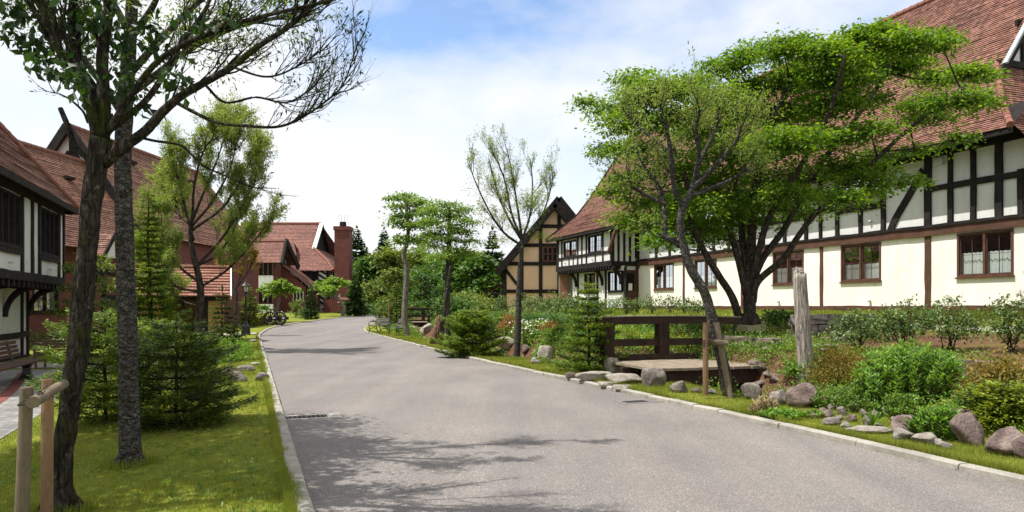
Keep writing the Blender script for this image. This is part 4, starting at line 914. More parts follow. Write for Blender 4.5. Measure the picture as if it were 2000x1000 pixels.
# ------------------------------------------------------------------ orange gabled house
def house_orange():
    Y0 = 60.0; h = thing('orange_gabled_house', 'orange plastered gabled house with black timbers behind the hedge', 'house', (83 / F * Y0, Y0, EYE), 0)
    tm = M['timber']; k = Y0 / F
    X = lambda px: (px - 1083) * k
    Z = lambda py: (HY - py) * k
    za, ze, hw = Z(396), Z(528), 4.75; s_ = (za - ze) / hw
    wx = -X(985) ; zt = lambda x: za - .35 - abs(x) * s_
    mb = MB(); mb.add([[-wx, 0, -1.5], [wx, 0, -1.5], [wx, 0, zt(wx)], [0, 0, zt(0)], [-wx, 0, zt(wx)]], None, [[0, 1, 2], [0, 2, 4], [2, 3, 4]]); mb.build('gable_wall', M['orange'], h)
    mb = MB(); mb.box(-wx, -wx + .2, .0, 14, -1.5, ze); mb.box(wx - .2, wx, 0, 14, -1.5, ze); mb.box(-wx, wx, 13.8, 14, -1.5, ze); mb.build('side_wall', M['orange'], h)
    for s in (-1, 1):
        roof('roof', [((s * hw, -.7, ze), (s * hw, 14, ze))[::s], ((0, -.7, za), (0, 14, za))[::s]], .3, M['tile_far'], h, sub=4)
        mb = MB(); mb.bar((s * (hw + .1), -.75, ze - .3), (0, -.75, za - .18), .14, .55); mb.build('bargeboard', tm, h)
        mb = MB(); mb.bar((s * (hw - .25), -.4, ze - .35), (0, -.4, za - .6), .5, .06, (s, 0, 1)); mb.build('soffit', tm, h)
    def post(px, z0, z1, w=.3): timber('post', (X(px), z0), (X(px), z1), w, 0, h, tm, .08)
    def beam(p0, p1, py, w=.28): timber('beam', (X(p0), Z(py)), (X(p1), Z(py)), w, 0, h, tm, .09)
    # the wall faces -y here, so the timbers go on the other side
    g = []
    for px, z0, z1 in ((985, -1, zt(wx)), (1019, -1, zt(X(1019))), (1056, -1, zt(X(1056))), (1092, -1, zt(X(1092)) - .2), (1130, -1, zt(X(1130)))):
        mb = MB(); mb.box(X(px) - .15, X(px) + .15, -.08, .02, z0, z1); mb.build('post', tm, h)
    for p0, p1, py in ((985, 1180, 569), (976, 1190, 515), (1022, 1145, 479), (1050, 1117, 442)):
        mb = MB(); mb.box(X(p0), X(p1), -.095, .02, Z(py) - .15, Z(py) + .15); mb.build('beam', tm, h)
    for a, b in (((986, 524), (1010, 556)), ((1021, 572), (1030, 588)), ((1010, 588), (1018, 572))):
        mb = MB(); mb.bar((X(a[0]), -.06, Z(a[1])), (X(b[0]), -.06, Z(b[1])), .06, .24); mb.build('brace', tm, h)
    mb = MB(); mb.box(X(1061), X(1088), -.06, .02, Z(510), Z(483)); mb.build('window', M['dark'], h); w = h.children[-1]
    mb = MB()
    for i in range(4): x = X(1061 + i * 9); mb.box(x - .08, x + .08, -.12, -.02, Z(510), Z(483))
    for zz in (Z(510), Z(496), Z(483)): mb.box(X(1061), X(1088), -.11, -.02, zz - .05, zz + .05)
    mb.build('mullion', M['brown'], w)
    # second, taller gable behind
    d = 6.0; x2, z2 = (91 / F * (Y0 + d) - 83 / F * Y0), (HY - 388) * (Y0 + d) / F
    mb = MB(); mb.add([[x2 - 3.4, d, z2 - 4.5], [x2 + 3.4, d, z2 - 4.5], [x2, d, z2 - .3]], None, [[0, 1, 2]]); mb.build('rear_gable', M['orange'], h)
    for s in (-1, 1):
        mb = MB(); mb.bar((x2 + s * 3.7, d - .5, z2 - 4.6), (x2, d - .5, z2), .14, .5); mb.build('bargeboard', tm, h)
        roof('rear_roof', [((x2 + s * 3.7, d - .4, z2 - 4.5), (x2 + s * 3.7, 15, z2 - 4.5))[::s], ((x2, d - .4, z2), (x2, 15, z2))[::s]], .4, M['tile_far'], h, sub=4)
    # low lean-to at its left
    roof('lean_to_roof', [((-6.1, .2, Z(573)), (-6.1, 6, Z(573)))[::-1], ((-4.3, .2, Z(553)), (-4.3, 6, Z(553)))[::-1]], .3, M['tile_far'], h)
    mb = MB(); mb.box(-6.15, -4.2, .1, .2, Z(575) , Z(570)); mb.box(-5.6, -4.2, .5, 5.5, -1.2, Z(574)); mb.build('lean_to_wall', tm, h)
    b = MB(); Y1 = 52.0; kk = Y1 / F
    x0, x1 = (1094 - 1000) * kk, (1110 - 1000) * kk
    b.box(x0, x1, Y1, Y1 + .5, -.5, EYE + (HY - 540) * kk); b.box(x0 - .06, x1 + .06, Y1 - .06, Y1 + .56, EYE + (HY - 540) * kk, EYE + (HY - 536) * kk)
    tag(b.build('brick_wall', M['brick_wall']), 'short red brick wall with stone cap between the orange and white houses', 'wall')
house_orange()

# ------------------------------------------------------------------ plants
def rnd_dirs(n, rng=None):
    rng = rng or RNG; return unit(rng.normal(size=(n, 3)))
def bez(pts, n=12):
    """a smooth line through the points"""
    P = np.asarray(pts, float)
    if len(P) == 2: return P[0] + (P[1] - P[0]) * np.linspace(0, 1, n)[:, None]
    E_ = np.vstack([2 * P[0] - P[1], P, 2 * P[-1] - P[-2]]); out = []
    per = max(2, n // (len(P) - 1))
    for i in range(len(P) - 1):
        p0, p1, p2, p3 = E_[i:i + 4]
        for t in np.linspace(0, 1, per, endpoint=False):
            out.append(.5 * ((2 * p1) + (-p0 + p2) * t + (2 * p0 - 5 * p1 + 4 * p2 - p3) * t * t + (-p0 + 3 * p1 - 3 * p2 + p3) * t ** 3))
    return np.array(out + [P[-1]])
class Plant:
    def __init__(s, name, label, cat, loc, group=None):
        s.root = thing(name, label, cat, tuple(loc), 0, group); s.o = np.asarray(loc, float)
        s.wood = MB(); s.leaf = MB(); s.rng = np.random.default_rng(abs(hash((round(loc[0], 2), round(loc[1], 2)))) % 2 ** 31)
    def twig(s, p, d, L, r, n=5, wob=.25, up=.0, k=4):
        P = [np.asarray(p, float)]; d = unit(d)
        for i in range(n):
            d = unit(d + s.rng.normal(0, wob, 3) * .6 + np.array([0, 0, up])); P.append(P[-1] + d * L / n)
        P = np.array(P); s.wood.tube(P - s.o, np.linspace(r, r * .3, n + 1), k, cap=False); return P
    def fan(s, p, d, L, r, lvl, nch, ang, ratio, wob=.22, up=.08, tips=None, k=4):
        P = s.twig(p, d, L, r, 6 if lvl else 4, wob, up, k)
        if tips is not None and lvl <= 1: tips.append(P)
        if lvl > 0:
            for i in range(nch):
                f = s.rng.uniform(.3, 1.0); q = int(f * (len(P) - 1)); dd = P[min(q + 1, len(P) - 1)] - P[max(q - 1, 0)]
                s.fan(P[q], unit(dd) + rnd_dirs(1, s.rng)[0] * ang, L * ratio * s.rng.uniform(.7, 1.2), r * (1 - .55 * f) * .62, lvl - 1, nch, ang, ratio, wob, up, tips, 3)
        return P
    def leaves_on(s, tips, per, L, W, droop=.3, spread=.05):
        if not tips: return
        C = []; A = []
        for P in tips:
            n = s.rng.poisson(per)
            if n == 0: continue
            f = s.rng.uniform(.2, 1, n) * (len(P) - 1); i = np.minimum(f.astype(int), len(P) - 2); C.append(P[i] + (P[i + 1] - P[i]) * (f - i)[:, None] + s.rng.normal(0, spread, (n, 3))); A.append(unit(P[i + 1] - P[i]) * .6)
        if not C: return
        C = np.vstack(C); A = np.vstack(A); n = len(C)
        A = A + rnd_dirs(n, s.rng) * .8 - np.array([0, 0, droop]); N = rnd_dirs(n, s.rng) + np.array([0, 0, 1.2])
        z = s.rng.uniform(.7, 1.3, n); s.leaf.leaves(C - s.o, A, N, L * z, W * z, .05)
    def spray(s, c, rx, ry, rz, nsub, per, L, W, sub=.3, flat=.3, tilt=.45, droop=.25):
        """a cloud of leaf sprays: nsub flat sprays of 'per' leaves"""
        c = np.asarray(c, float); u = rnd_dirs(nsub, s.rng) * (s.rng.uniform(0, 1, (nsub, 1)) ** .45)
        S = c + u * np.array([rx, ry, rz]); tl = s.rng.normal(0, tilt * .4, (nsub, 2))
        tl = tl - u[:, :2] * .25
        n = nsub * per; q = s.rng.normal(0, 1, (n, 3)) * np.array([sub, sub, sub * flat]) * .6
        t = np.repeat(tl, per, 0); q[:, 2] += q[:, 0] * t[:, 0] + q[:, 1] * t[:, 1] - (q[:, 0] ** 2 + q[:, 1] ** 2) * .35 / max(sub, .05) * .5
        C = np.repeat(S, per, 0) + q; A = unit(np.stack([q[:, 0], q[:, 1], 0 * q[:, 0]], -1)) * .8 + rnd_dirs(n, s.rng) * .7 - np.array([0, 0, droop])
        N = np.array([0, 0, 1.0]) + rnd_dirs(n, s.rng) * .55; z = s.rng.uniform(.65, 1.3, n)
        s.leaf.leaves(C - s.o, A, N, L * z, W * z, .06); return S
    def limb(s, pts, r0, r1, k=8, n=16, rough=.07):
        P = bez(pts, n); s.wood.tube(P - s.o, np.linspace(1, 0, len(P)) ** .8 * (r0 - r1) + r1, k, rough, seed=int(s.rng.integers(99))); return P
    def done(s, bark, leaf, wood_name='trunk', leaf_name='crown'):
        if s.wood.n: s.wood.build(wood_name, bark, s.root, smooth=True)
        if s.leaf.n: s.leaf.build(leaf_name, leaf, s.root)
        return s.root

def conifer(label, base, h, r, leaf, bark=None, dens=1.0, L=.11, W=.028, low=.04, lean=0.0, droop=.15, tiers=None, name='conifer', group=None, gap=0.0, prof=.85, br=.03, cat='tree', dome=0.0):
    p = Plant(name, label, cat, base, group); rg = p.rng; b = np.asarray(base, float)
    top = b + np.array([lean, 0, h]); tr = max(.03, h * .018)
    P = np.array([b + (top - b) * t + np.array([rg.normal(0, .01 * h * t * (1 - t) * 3), 0, 0]) for t in np.linspace(0, 1, 10)]); P[0, 2] -= .08
    p.wood.tube(P - p.o, np.linspace(tr, .008, 10), 7, .05)
    nt = tiers or max(9, int(h / .17)); C = []; A = []; N = []
    for i in range(nt):
        f = low + (1 - low) * (i / nt) ** .95
        if gap and rg.uniform() < gap and f < .8: continue
        z = f * h; R = r * (1 - f) ** prof * rg.uniform(.8, 1.12) + .04
        if dome: R = r * max(.12, 1 - (f * .96) ** dome) ** .5 * rg.uniform(.6, 1.2)
        nb = int(rg.integers(5, 9)); a0 = rg.uniform(0, 6.3)
        for j in range(nb):
            a = a0 + j * 6.283 / nb + rg.normal(0, .2); Rl = R * rg.uniform(.62, 1.18)
            d = np.array([math.cos(a), math.sin(a), .12]); n = max(4, int(Rl / .10)); t = np.linspace(0, 1, 6)
            o = b + (top - b) * f
            Q = o + d * (Rl * t)[:, None] + np.array([0, 0, 1.0]) * (Rl * (-droop * t * 1.6 + (droop * 1.1 + .1) * t * t))[:, None]
            if Rl > .2: p.wood.tube(Q - p.o, np.linspace(min(br, tr * .5), .004, 6), 3, cap=False)
            m = max(4, int(dens * 210 * (Rl ** 1.4) * (.1 / L) ** 1.3)) ; f_ = rg.uniform(.12, 1, m) ** .75
            w = Rl * .42 * (1.12 - f_) + .05
            s_ = rg.uniform(-1, 1, m) * w; sd = np.array([-math.sin(a), math.cos(a), 0])
            base_p = np.stack([np.interp(f_, t, Q[:, k]) for k in range(3)], -1)
            c = base_p + sd * s_[:, None] + np.array([0, 0, 1]) * (rg.normal(0, .014 + .014 * Rl, m) - np.abs(s_) * .25)[:, None]
            C.append(c); A.append(d * .9 + sd * (np.sign(s_) * .75)[:, None] + rg.normal(0, .28, (m, 3))); N.append(np.array([0, 0, 1.0]) + rg.normal(0, .28, (m, 3)))
    # leader
    m = 14; C.append(top - np.array([0, 0, 1]) * rg.uniform(0, .25, (m, 1))); A.append(rnd_dirs(m, rg) * .5 + np.array([0, 0, .9])); N.append(rnd_dirs(m, rg))
    C = np.vstack(C); A = np.vstack(A); N = np.vstack(N); z = rg.uniform(.7, 1.3, len(C))
    p.leaf.leaves(C - p.o, A, N, L * z, W * 1.4 * z); return p.done(bark or M['bark_dark'], leaf, 'trunk', 'branches')

def shrub(label, base, w, d, h, leaf, n=1400, L=.06, W=.03, name='shrub', stems=7, open_=.0, group=None, droop=.2, flat=.6, sub=.14, legs=.12, cat='shrub', wood='bark_dark', lo=0.0):
    p = Plant(name, label, cat, base, group); rg = p.rng; b = np.asarray(base, float); per = 22; ns = max(6, n // per)
    u = rnd_dirs(ns, rg) * rg.uniform(.25 + open_ * .3, 1, (ns, 1)) ** .5; u[:, 2] = np.abs(u[:, 2]) if not open_ else u[:, 2]
    c = b + np.array([0, 0, h * (legs + (1 - legs) * (.5 if open_ else 0))])
    S = c + u * np.array([w / 2, d / 2, h * (1 - legs) * (.5 if open_ else 1)]) * (1 + .35 * fbm(u * 1.8 + b, 3, 2)[:, None] * 2)
    S[:, 2] = np.maximum(S[:, 2], b[2] + .03)
    for i in range(stems):
        e = S[rg.integers(ns)]; m = (b + e) / 2 + np.array([0, 0, h * .12]) + rg.normal(0, .04, 3)
        q = bez([b + np.array([rg.normal(0, .05), rg.normal(0, .05), -.05]), m, e], 8); p.wood.tube(q - p.o, np.linspace(.012 + .006 * h, .003, len(q)), 4, cap=False)
        for k in range(3):
            e2 = S[rg.integers(ns)]; 
            if np.linalg.norm(e2 - q[5]) < h * .6: p.wood.tube(np.array([q[5], (q[5] + e2) / 2 + [0, 0, .02], e2]) - p.o, [.006, .004, .002], 3, cap=False)
    m = ns * per; q = rg.normal(0, 1, (m, 3)) * np.array([sub, sub, sub * flat]) ; C = np.repeat(S, per, 0) + q
    C[:, 2] = np.maximum(C[:, 2], b[2] + .02)
    out = unit(np.repeat(u, per, 0)); A = out * .5 + rnd_dirs(m, rg) * .9 + np.array([0, 0, .25 - droop]); N = out * .5 + np.array([0, 0, .8]) + rnd_dirs(m, rg) * .6
    z = rg.uniform(.65, 1.35, m); p.leaf.leaves(C - p.o, A, N, L * z, W * z, .05)
    return p.done(M[wood], leaf, 'stem', 'foliage')

def herb_clump(label, base, w, d, h, leaf, stems=60, L=.09, W=.03, name='leafy_plant', cat='plant', group=None):
    """upright stems with whorls of leaves"""
    p = Plant(name, label, cat, base, group); rg = p.rng; b = np.asarray(base, float); C = []; A = []
    for i in range(stems):
        a = rg.uniform(0, 6.283); q = rg.uniform(0, 1) ** .5; x, y = math.cos(a) * q * w / 2, math.sin(a) * q * d / 2
        hh = h * (1 - .45 * q ** 2) * rg.uniform(.75, 1.1); s0 = b + np.array([x * .75, y * .75, -.02]); s0[2] = float(H(s0[0], s0[1])) - .02; e = s0 + np.array([x * .3 + rg.normal(0, .03), y * .3 + rg.normal(0, .03), hh])
        p.wood.tube(np.array([s0, (s0 + e) / 2 + rg.normal(0, .01, 3), e]) - p.o, [.006, .005, .003], 3, cap=False)
        m = max(8, int(hh / .035)) * 2; t = rg.uniform(.2, 1.02, m); C.append(s0 + (e - s0) * t[:, None]); th = rg.uniform(0, 6.283, m)
        A.append(np.stack([np.cos(th), np.sin(th), .25 + .5 * t], -1))
    C = np.vstack(C); A = np.vstack(A); m = len(C); N = np.array([0, 0, 1.0]) + rnd_dirs(m, rg) * .35; z = rg.uniform(.7, 1.3, m)
    p.leaf.leaves(C - p.o, A, N, L * z, W * z, -.06); return p.done(M['bark_pale'], leaf, 'stem', 'foliage')

def blade_clump(label, base, w, h, leaf, n=260, W=.014, name='grass_clump', cat='plant', group=None):
    p = Plant(name, label, cat, base, group); rg = p.rng; b = np.asarray(base, float)
    a = rg.uniform(0, 6.283, n); q = rg.uniform(0, 1, n) ** .6; O = b + np.stack([np.cos(a) * q * w * .3, np.sin(a) * q * w * .3, -.02 + 0 * a], -1)
    D = np.stack([np.cos(a) * q * .55, np.sin(a) * q * .55, np.full(n, 1.0)], -1) + rg.normal(0, .12, (n, 3)); L = h * rg.uniform(.55, 1.1, n)
    S = unit(np.cross(D, rnd_dirs(n, rg))); m1 = O + D * (L * .5)[:, None]; m2 = O + D * (L * .85)[:, None] + np.stack([np.cos(a), np.sin(a), 0 * a], -1) * (L * .12)[:, None]; e = m2 + D * (L * .12)[:, None] + np.stack([np.cos(a), np.sin(a), -.3 + 0 * a], -1) * (L * .12)[:, None]
    V = np.stack([O - S * W / 2, O + S * W / 2, m1 + S * W * .5, m1 - S * W * .5, m2 + S * W * .3, m2 - S * W * .3, e], 1).reshape(-1, 3); i = np.arange(n)[:, None] * 7
    p.leaf.add(V - p.o, np.concatenate([i + np.array([[0, 1, 2, 3]]), i + np.array([[3, 2, 4, 5]])]), i + np.array([[5, 4, 6]]))
    return p.done(M['bark_dark'], leaf, 'stem', 'blades')

def rock(label, base, w, d, h, mat, seed, flat=0.0, sink=.55, name='rock', cat='rock', group=None, planes=11, rz=0.0):
    rg = np.random.default_rng(seed * 17 + 3); n = 34; m = 24
    th = np.linspace(0, 2 * np.pi, n, endpoint=False); ph = np.linspace(-np.pi / 2, np.pi / 2, m)[1:-1]
    D = np.array([[math.cos(p_) * math.cos(t), math.cos(p_) * math.sin(t), math.sin(p_)] for p_ in ph for t in th] + [[0, 0, -1], [0, 0, 1]], float)
    Nn = unit(rg.normal(size=(planes, 3))); dd = rg.uniform(.5, 1.0, planes)
    if flat: Nn = np.vstack([Nn, [0, 0, 1]]); dd = np.append(dd, 1 - flat)
    dot = D @ Nn.T; rr = np.where(dot > .05, dd / np.maximum(dot, .05), 9.0); k = 22
    R = -np.log(np.exp(-k * np.minimum(rr, 2.0)).sum(1)) / k; R = np.minimum(R, 1.15)
    R = R * (1 + .22 * fbm(D * 2.2 + seed, seed, 4) + .16 * fbm(D * 6 + seed, seed + 9, 4))
    V = D * R[:, None]; V = V / np.abs(V).max(0) * np.array([w / 2, d / 2, h / 2 * (1 + sink)]); V[:, 2] += h / 2 * (1 - sink)
    i = np.arange(m - 3)[:, None] * n; j = np.arange(n)[None, :]; j2 = (j + 1) % n
    Q = np.stack([i + j, i + j2, i + n + j2, i + n + j], -1).reshape(-1, 4); b0, t0 = (m - 2) * n, (m - 2) * n + 1
    T = [[b0, (a + 1) % n, a] for a in range(n)] + [[t0, (m - 3) * n + a, (m - 3) * n + (a + 1) % n] for a in range(n)]
    mb = MB(); mb.add(V, Q, T); o = mb.build(name, mat, smooth=True); o.location = tuple(base); o.rotation_euler = (0, 0, rz); return tag(o, label, cat, group)

# ---- the two big trunks at the left
def flare(p, base, r):
    for k in range(6):
        a = k * 1.05 + p.rng.uniform(-.2, .2); d = np.array([math.cos(a), math.sin(a), 0]); L = p.rng.uniform(1.5, 2.3)
        p.wood.tube(np.array([d * r * .2 + [0, 0, .28], d * r * .75 + [0, 0, .10], d * r * L * .75 + [0, 0, .02], d * r * L + [0, 0, -.05]]), [r * .5, r * .5, r * .36, r * .2], 8, .12, seed=k)
def front_trees():
    # first tree
    Y = 5.55; S = Y / F; A = lambda x, y, dy=0.0: at(x, y, Y + dy); base = G(116, 1005); base = GY(116, Y)
    p = Plant('leaning_tree', 'dark mossy forked trunk beside the two stakes, bare twigs reaching over the road', 'tree', base)
    flare(p, base, .10)
    tr = [(116, 1012), (121, 900), (138, 780), (150, 700), (160, 600), (168, 510), (178, 410), (190, 320), (198, 270)]
    rad = np.array([27, 19.5, 18, 19, 19.5, 18, 18, 20, 20]) * S
    P = np.array([A(x, y) for x, y in tr]); P[0][2] = base[2] - .1; P = bez(P, 110)
    p.wood.tube(P - p.o, np.interp(np.linspace(0, 8, len(P)), range(9), rad), 24, .20, seed=4)
    tips = []
    def L(pts, r0, r1, nt=8, tl=.55, dy=0.0, lv=2, ang=.55, up=.10, start=.3, k=7):
        n = len(pts); Q = p.limb([A(x, y, dy * i / max(1, n - 1)) for i, (x, y) in enumerate(pts)], r0 * S, r1 * S, k, 6 * n)
        for i in range(nt):
            f = p.rng.uniform(start, 1); q = int(f * (len(Q) - 1)); d = unit(Q[min(q + 1, len(Q) - 1)] - Q[max(q - 1, 0)])
            p.fan(Q[q], d + rnd_dirs(1, p.rng)[0] * ang + np.array([.12, 0, .1]), tl * p.rng.uniform(.6, 1.2), max(.004, r1 * S * 1.2), lv, 4, .5, .55, .2, up, tips)
        return Q
    L([(195, 300), (182, 230), (165, 180), (132, 130), (108, 80), (80, 10), (60, -80)], 11, 4, 9, .6, -.3)
    L([(200, 270), (203, 200), (200, 110), (212, 20), (215, -120)], 14, 7, 8, .6, .1)
    L([(200, 265), (185, 180), (150, 120), (140, 30), (150, -90)], 11, 5, 6, .5, .3)
    L([(204, 320), (240, 288), (285, 255), (318, 218), (350, 190), (392, 165), (450, 132), (505, 90), (560, 55), (605, 15), (625, -20)], 11, 1.8, 20, .5, -.5)
    L([(335, 195), (380, 220), (425, 240), (480, 246), (540, 248), (585, 232), (640, 195), (672, 160), (700, 80)], 4, .9, 34, .38, -.3, 1, .8, .14, .45, 5)
    L([(400, 165), (440, 200), (500, 190), (560, 200), (610, 170), (660, 110)], 3, .9, 24, .38, .2, 1, .8, .14, .4, 5)
    L([(450, 130), (520, 150), (580, 130), (640, 90)], 2.6, .8, 20, .36, -.4, 1, .8, .14, .3, 5)
    L([(260, 265), (300, 275), (350, 283), (372, 300), (400, 325), (455, 350), (490, 365), (540, 368)], 3.2, .8, 6, .28, .3, 1, .6, -.02, .5, 5)
    L([(210, 260), (260, 180), (320, 110), (420, 60), (520, 30), (640, 2), (720, -30)], 7, 1.6, 12, .5, -.6)
    L([(205, 260), (290, 190), (350, 90), (400, 20), (430, -60)], 7, 3, 5, .6, .5)
    L([(172, 240), (160, 215), (130, 190), (105, 180)], 3, .8, 4, .2, 0, 1, .5, .05, .3, 5)
    L([(200, 330), (185, 320), (150, 290), (132, 245), (118, 212)], 6, 5.0, 0, .2, .15, 1)
    p.leaves_on(tips, 1.4, .045, .012, .25, .02)
    # big broad leaves in clusters
    cl = [(20, 62, 40, 22, 24), (85, 95, 40, 30, 34), (95, 130, 30, 24, 22), (30, 20, 50, 28, 30), (355, 160, 40, 24, 26), (285, 215, 25, 14, 10), (120, 40, 50, 40, 34), (230, 90, 60, 60, 60), (160, 150, 40, 50, 30), (250, 170, 40, 40, 34), (300, 60, 70, 50, 34), (180, 30, 60, 40, 45), (400, 40, 60, 30, 16), (330, 110, 50, 36, 18), (190, 200, 28, 20, 14), (60, -60, 130, 60, 90), (200, -60, 120, 60, 90)]
    for x, y, rx, ry, n in cl:
        c = A(x, y, p.rng.uniform(-.5, .6)); rg = p.rng; n = int(n * 1.9)
        C = c + rnd_dirs(n, rg) * rg.uniform(.2, 1, (n, 1)) * np.array([rx * S, .3, ry * S]); Aa = rnd_dirs(n, rg) * .7 - np.array([0, 0, .55]); N = rnd_dirs(n, rg) + np.array([0, 0, .5]); z = rg.uniform(.7, 1.25, n)
        p.leaf.leaves(C - p.o, Aa, N, .088 * z, .05 * z, .08)
    # unseen leaf sprays outside the frame, added and sized to shade the lawn
    for x, y, z, r in ((-5.0, 6.0, 5.6, .9), (-6.2, 6.4, 5.3, .9), (-7.0, 7.2, 5.4, .9), (-5.8, 7.2, 6.0, .8), (-7.2, 5.6, 5.4, 1.0), (-8.2, 6.4, 5.5, 1.0), (-6.5, 5.0, 5.6, .8)): p.spray((x, y, z), r, r, r * .6, 100, 11, .15, .085, .3, .6)
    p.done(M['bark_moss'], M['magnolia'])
    # second tree
    Y = 7.25; S = Y / F; base = GY(255, Y)
    p = Plant('straight_tree', 'straight grey rough barked trunk, second from the left, in front of the dark fir bush', 'tree', base)
    A = lambda x, y, dy=0.0: at(x, y, Y + dy); tips = []; flare(p, base, .10)
    tr = [(256, 915), (255, 880), (252, 780), (250, 680), (246, 560), (243, 440), (240, 330), (243, 220), (252, 100), (258, 0), (262, -140)]
    rad = np.array([25, 20, 18, 18, 17, 16, 15.5, 15, 13, 11, 8]) * S
    P = np.array([A(x, y) for x, y in tr]); P[0][2] = base[2] - .1; P = bez(P, 120)
    p.wood.tube(P - p.o, np.interp(np.linspace(0, 10, len(P)), range(11), rad), 24, .13, seed=8)
    def L2(pts, r0, r1, nt=10, tl=.7, dy=0.0, lv=2):
        n = len(pts); Q = p.limb([A(x, y, dy * i / max(1, n - 1)) for i, (x, y) in enumerate(pts)], r0 * S, r1 * S, 6, 6 * n)
        for i in range(nt):
            f = p.rng.uniform(.3, 1); q = int(f * (len(Q) - 1)); d = unit(Q[min(q + 1, len(Q) - 1)] - Q[max(q - 1, 0)])
            p.fan(Q[q], d + rnd_dirs(1, p.rng)[0] * .6 + np.array([.1, 0, .1]), tl * p.rng.uniform(.6, 1.2), max(.005, r1 * S), lv, 4, .5, .55, .2, .08, tips)
    L2([(245, 190), (300, 150), (380, 90), (470, 50), (560, 30), (650, -5)], 8, 2.5, 14, .6, .8)
    L2([(248, 150), (330, 60), (400, -10), (450, -80)], 8, 3, 4, .6, -.4)
    L2([(243, 230), (190, 150), (120, 60), (60, -40)], 8, 3, 12, .7, .9)
    L2([(250, 80), (300, 10), (330, -80)], 8, 3, 5, .6, -.6)
    L2([(250, 60), (210, -20), (170, -120)], 8, 3, 10, .6, .6)
    p.leaves_on(tips, 8, .065, .019, .3, .04)
    for x, y, rx, ry, n in ((395, 55, 90, 42, 28), (470, 85, 60, 26, 18), (330, 50, 60, 40, 16), (280, 130, 50, 40, 14), (200, 60, 60, 60, 24), (25, 25, 50, 36, 24), (300, 0, 90, 36, 12), (130, -50, 150, 60, 50), (420, 130, 50, 22, 10)):
        p.spray(A(x, y, p.rng.uniform(-.7, .7)), rx * S, .5, ry * S, n, 12, .062, .017, .16, .8, .6, .35)
    for x, y, z, r in ((-5.4, 7.6, 6.2, .9), (-6.8, 7.9, 6.0, 1.1), (-7.6, 8.4, 5.6, 1.0), (-6.2, 9, 6.6, .9), (-8.4, 7.4, 5.8, 1.1), (-7.4, 6.6, 6.2, .9)): p.spray((x, y, z), r, r, r * .6, 130, 16, .11, .05, .25, .6)  # more unseen sprays, put in for the shade they cast on the lawn
    p.done(M['bark_grey'], M['fir_lt'])
front_trees()

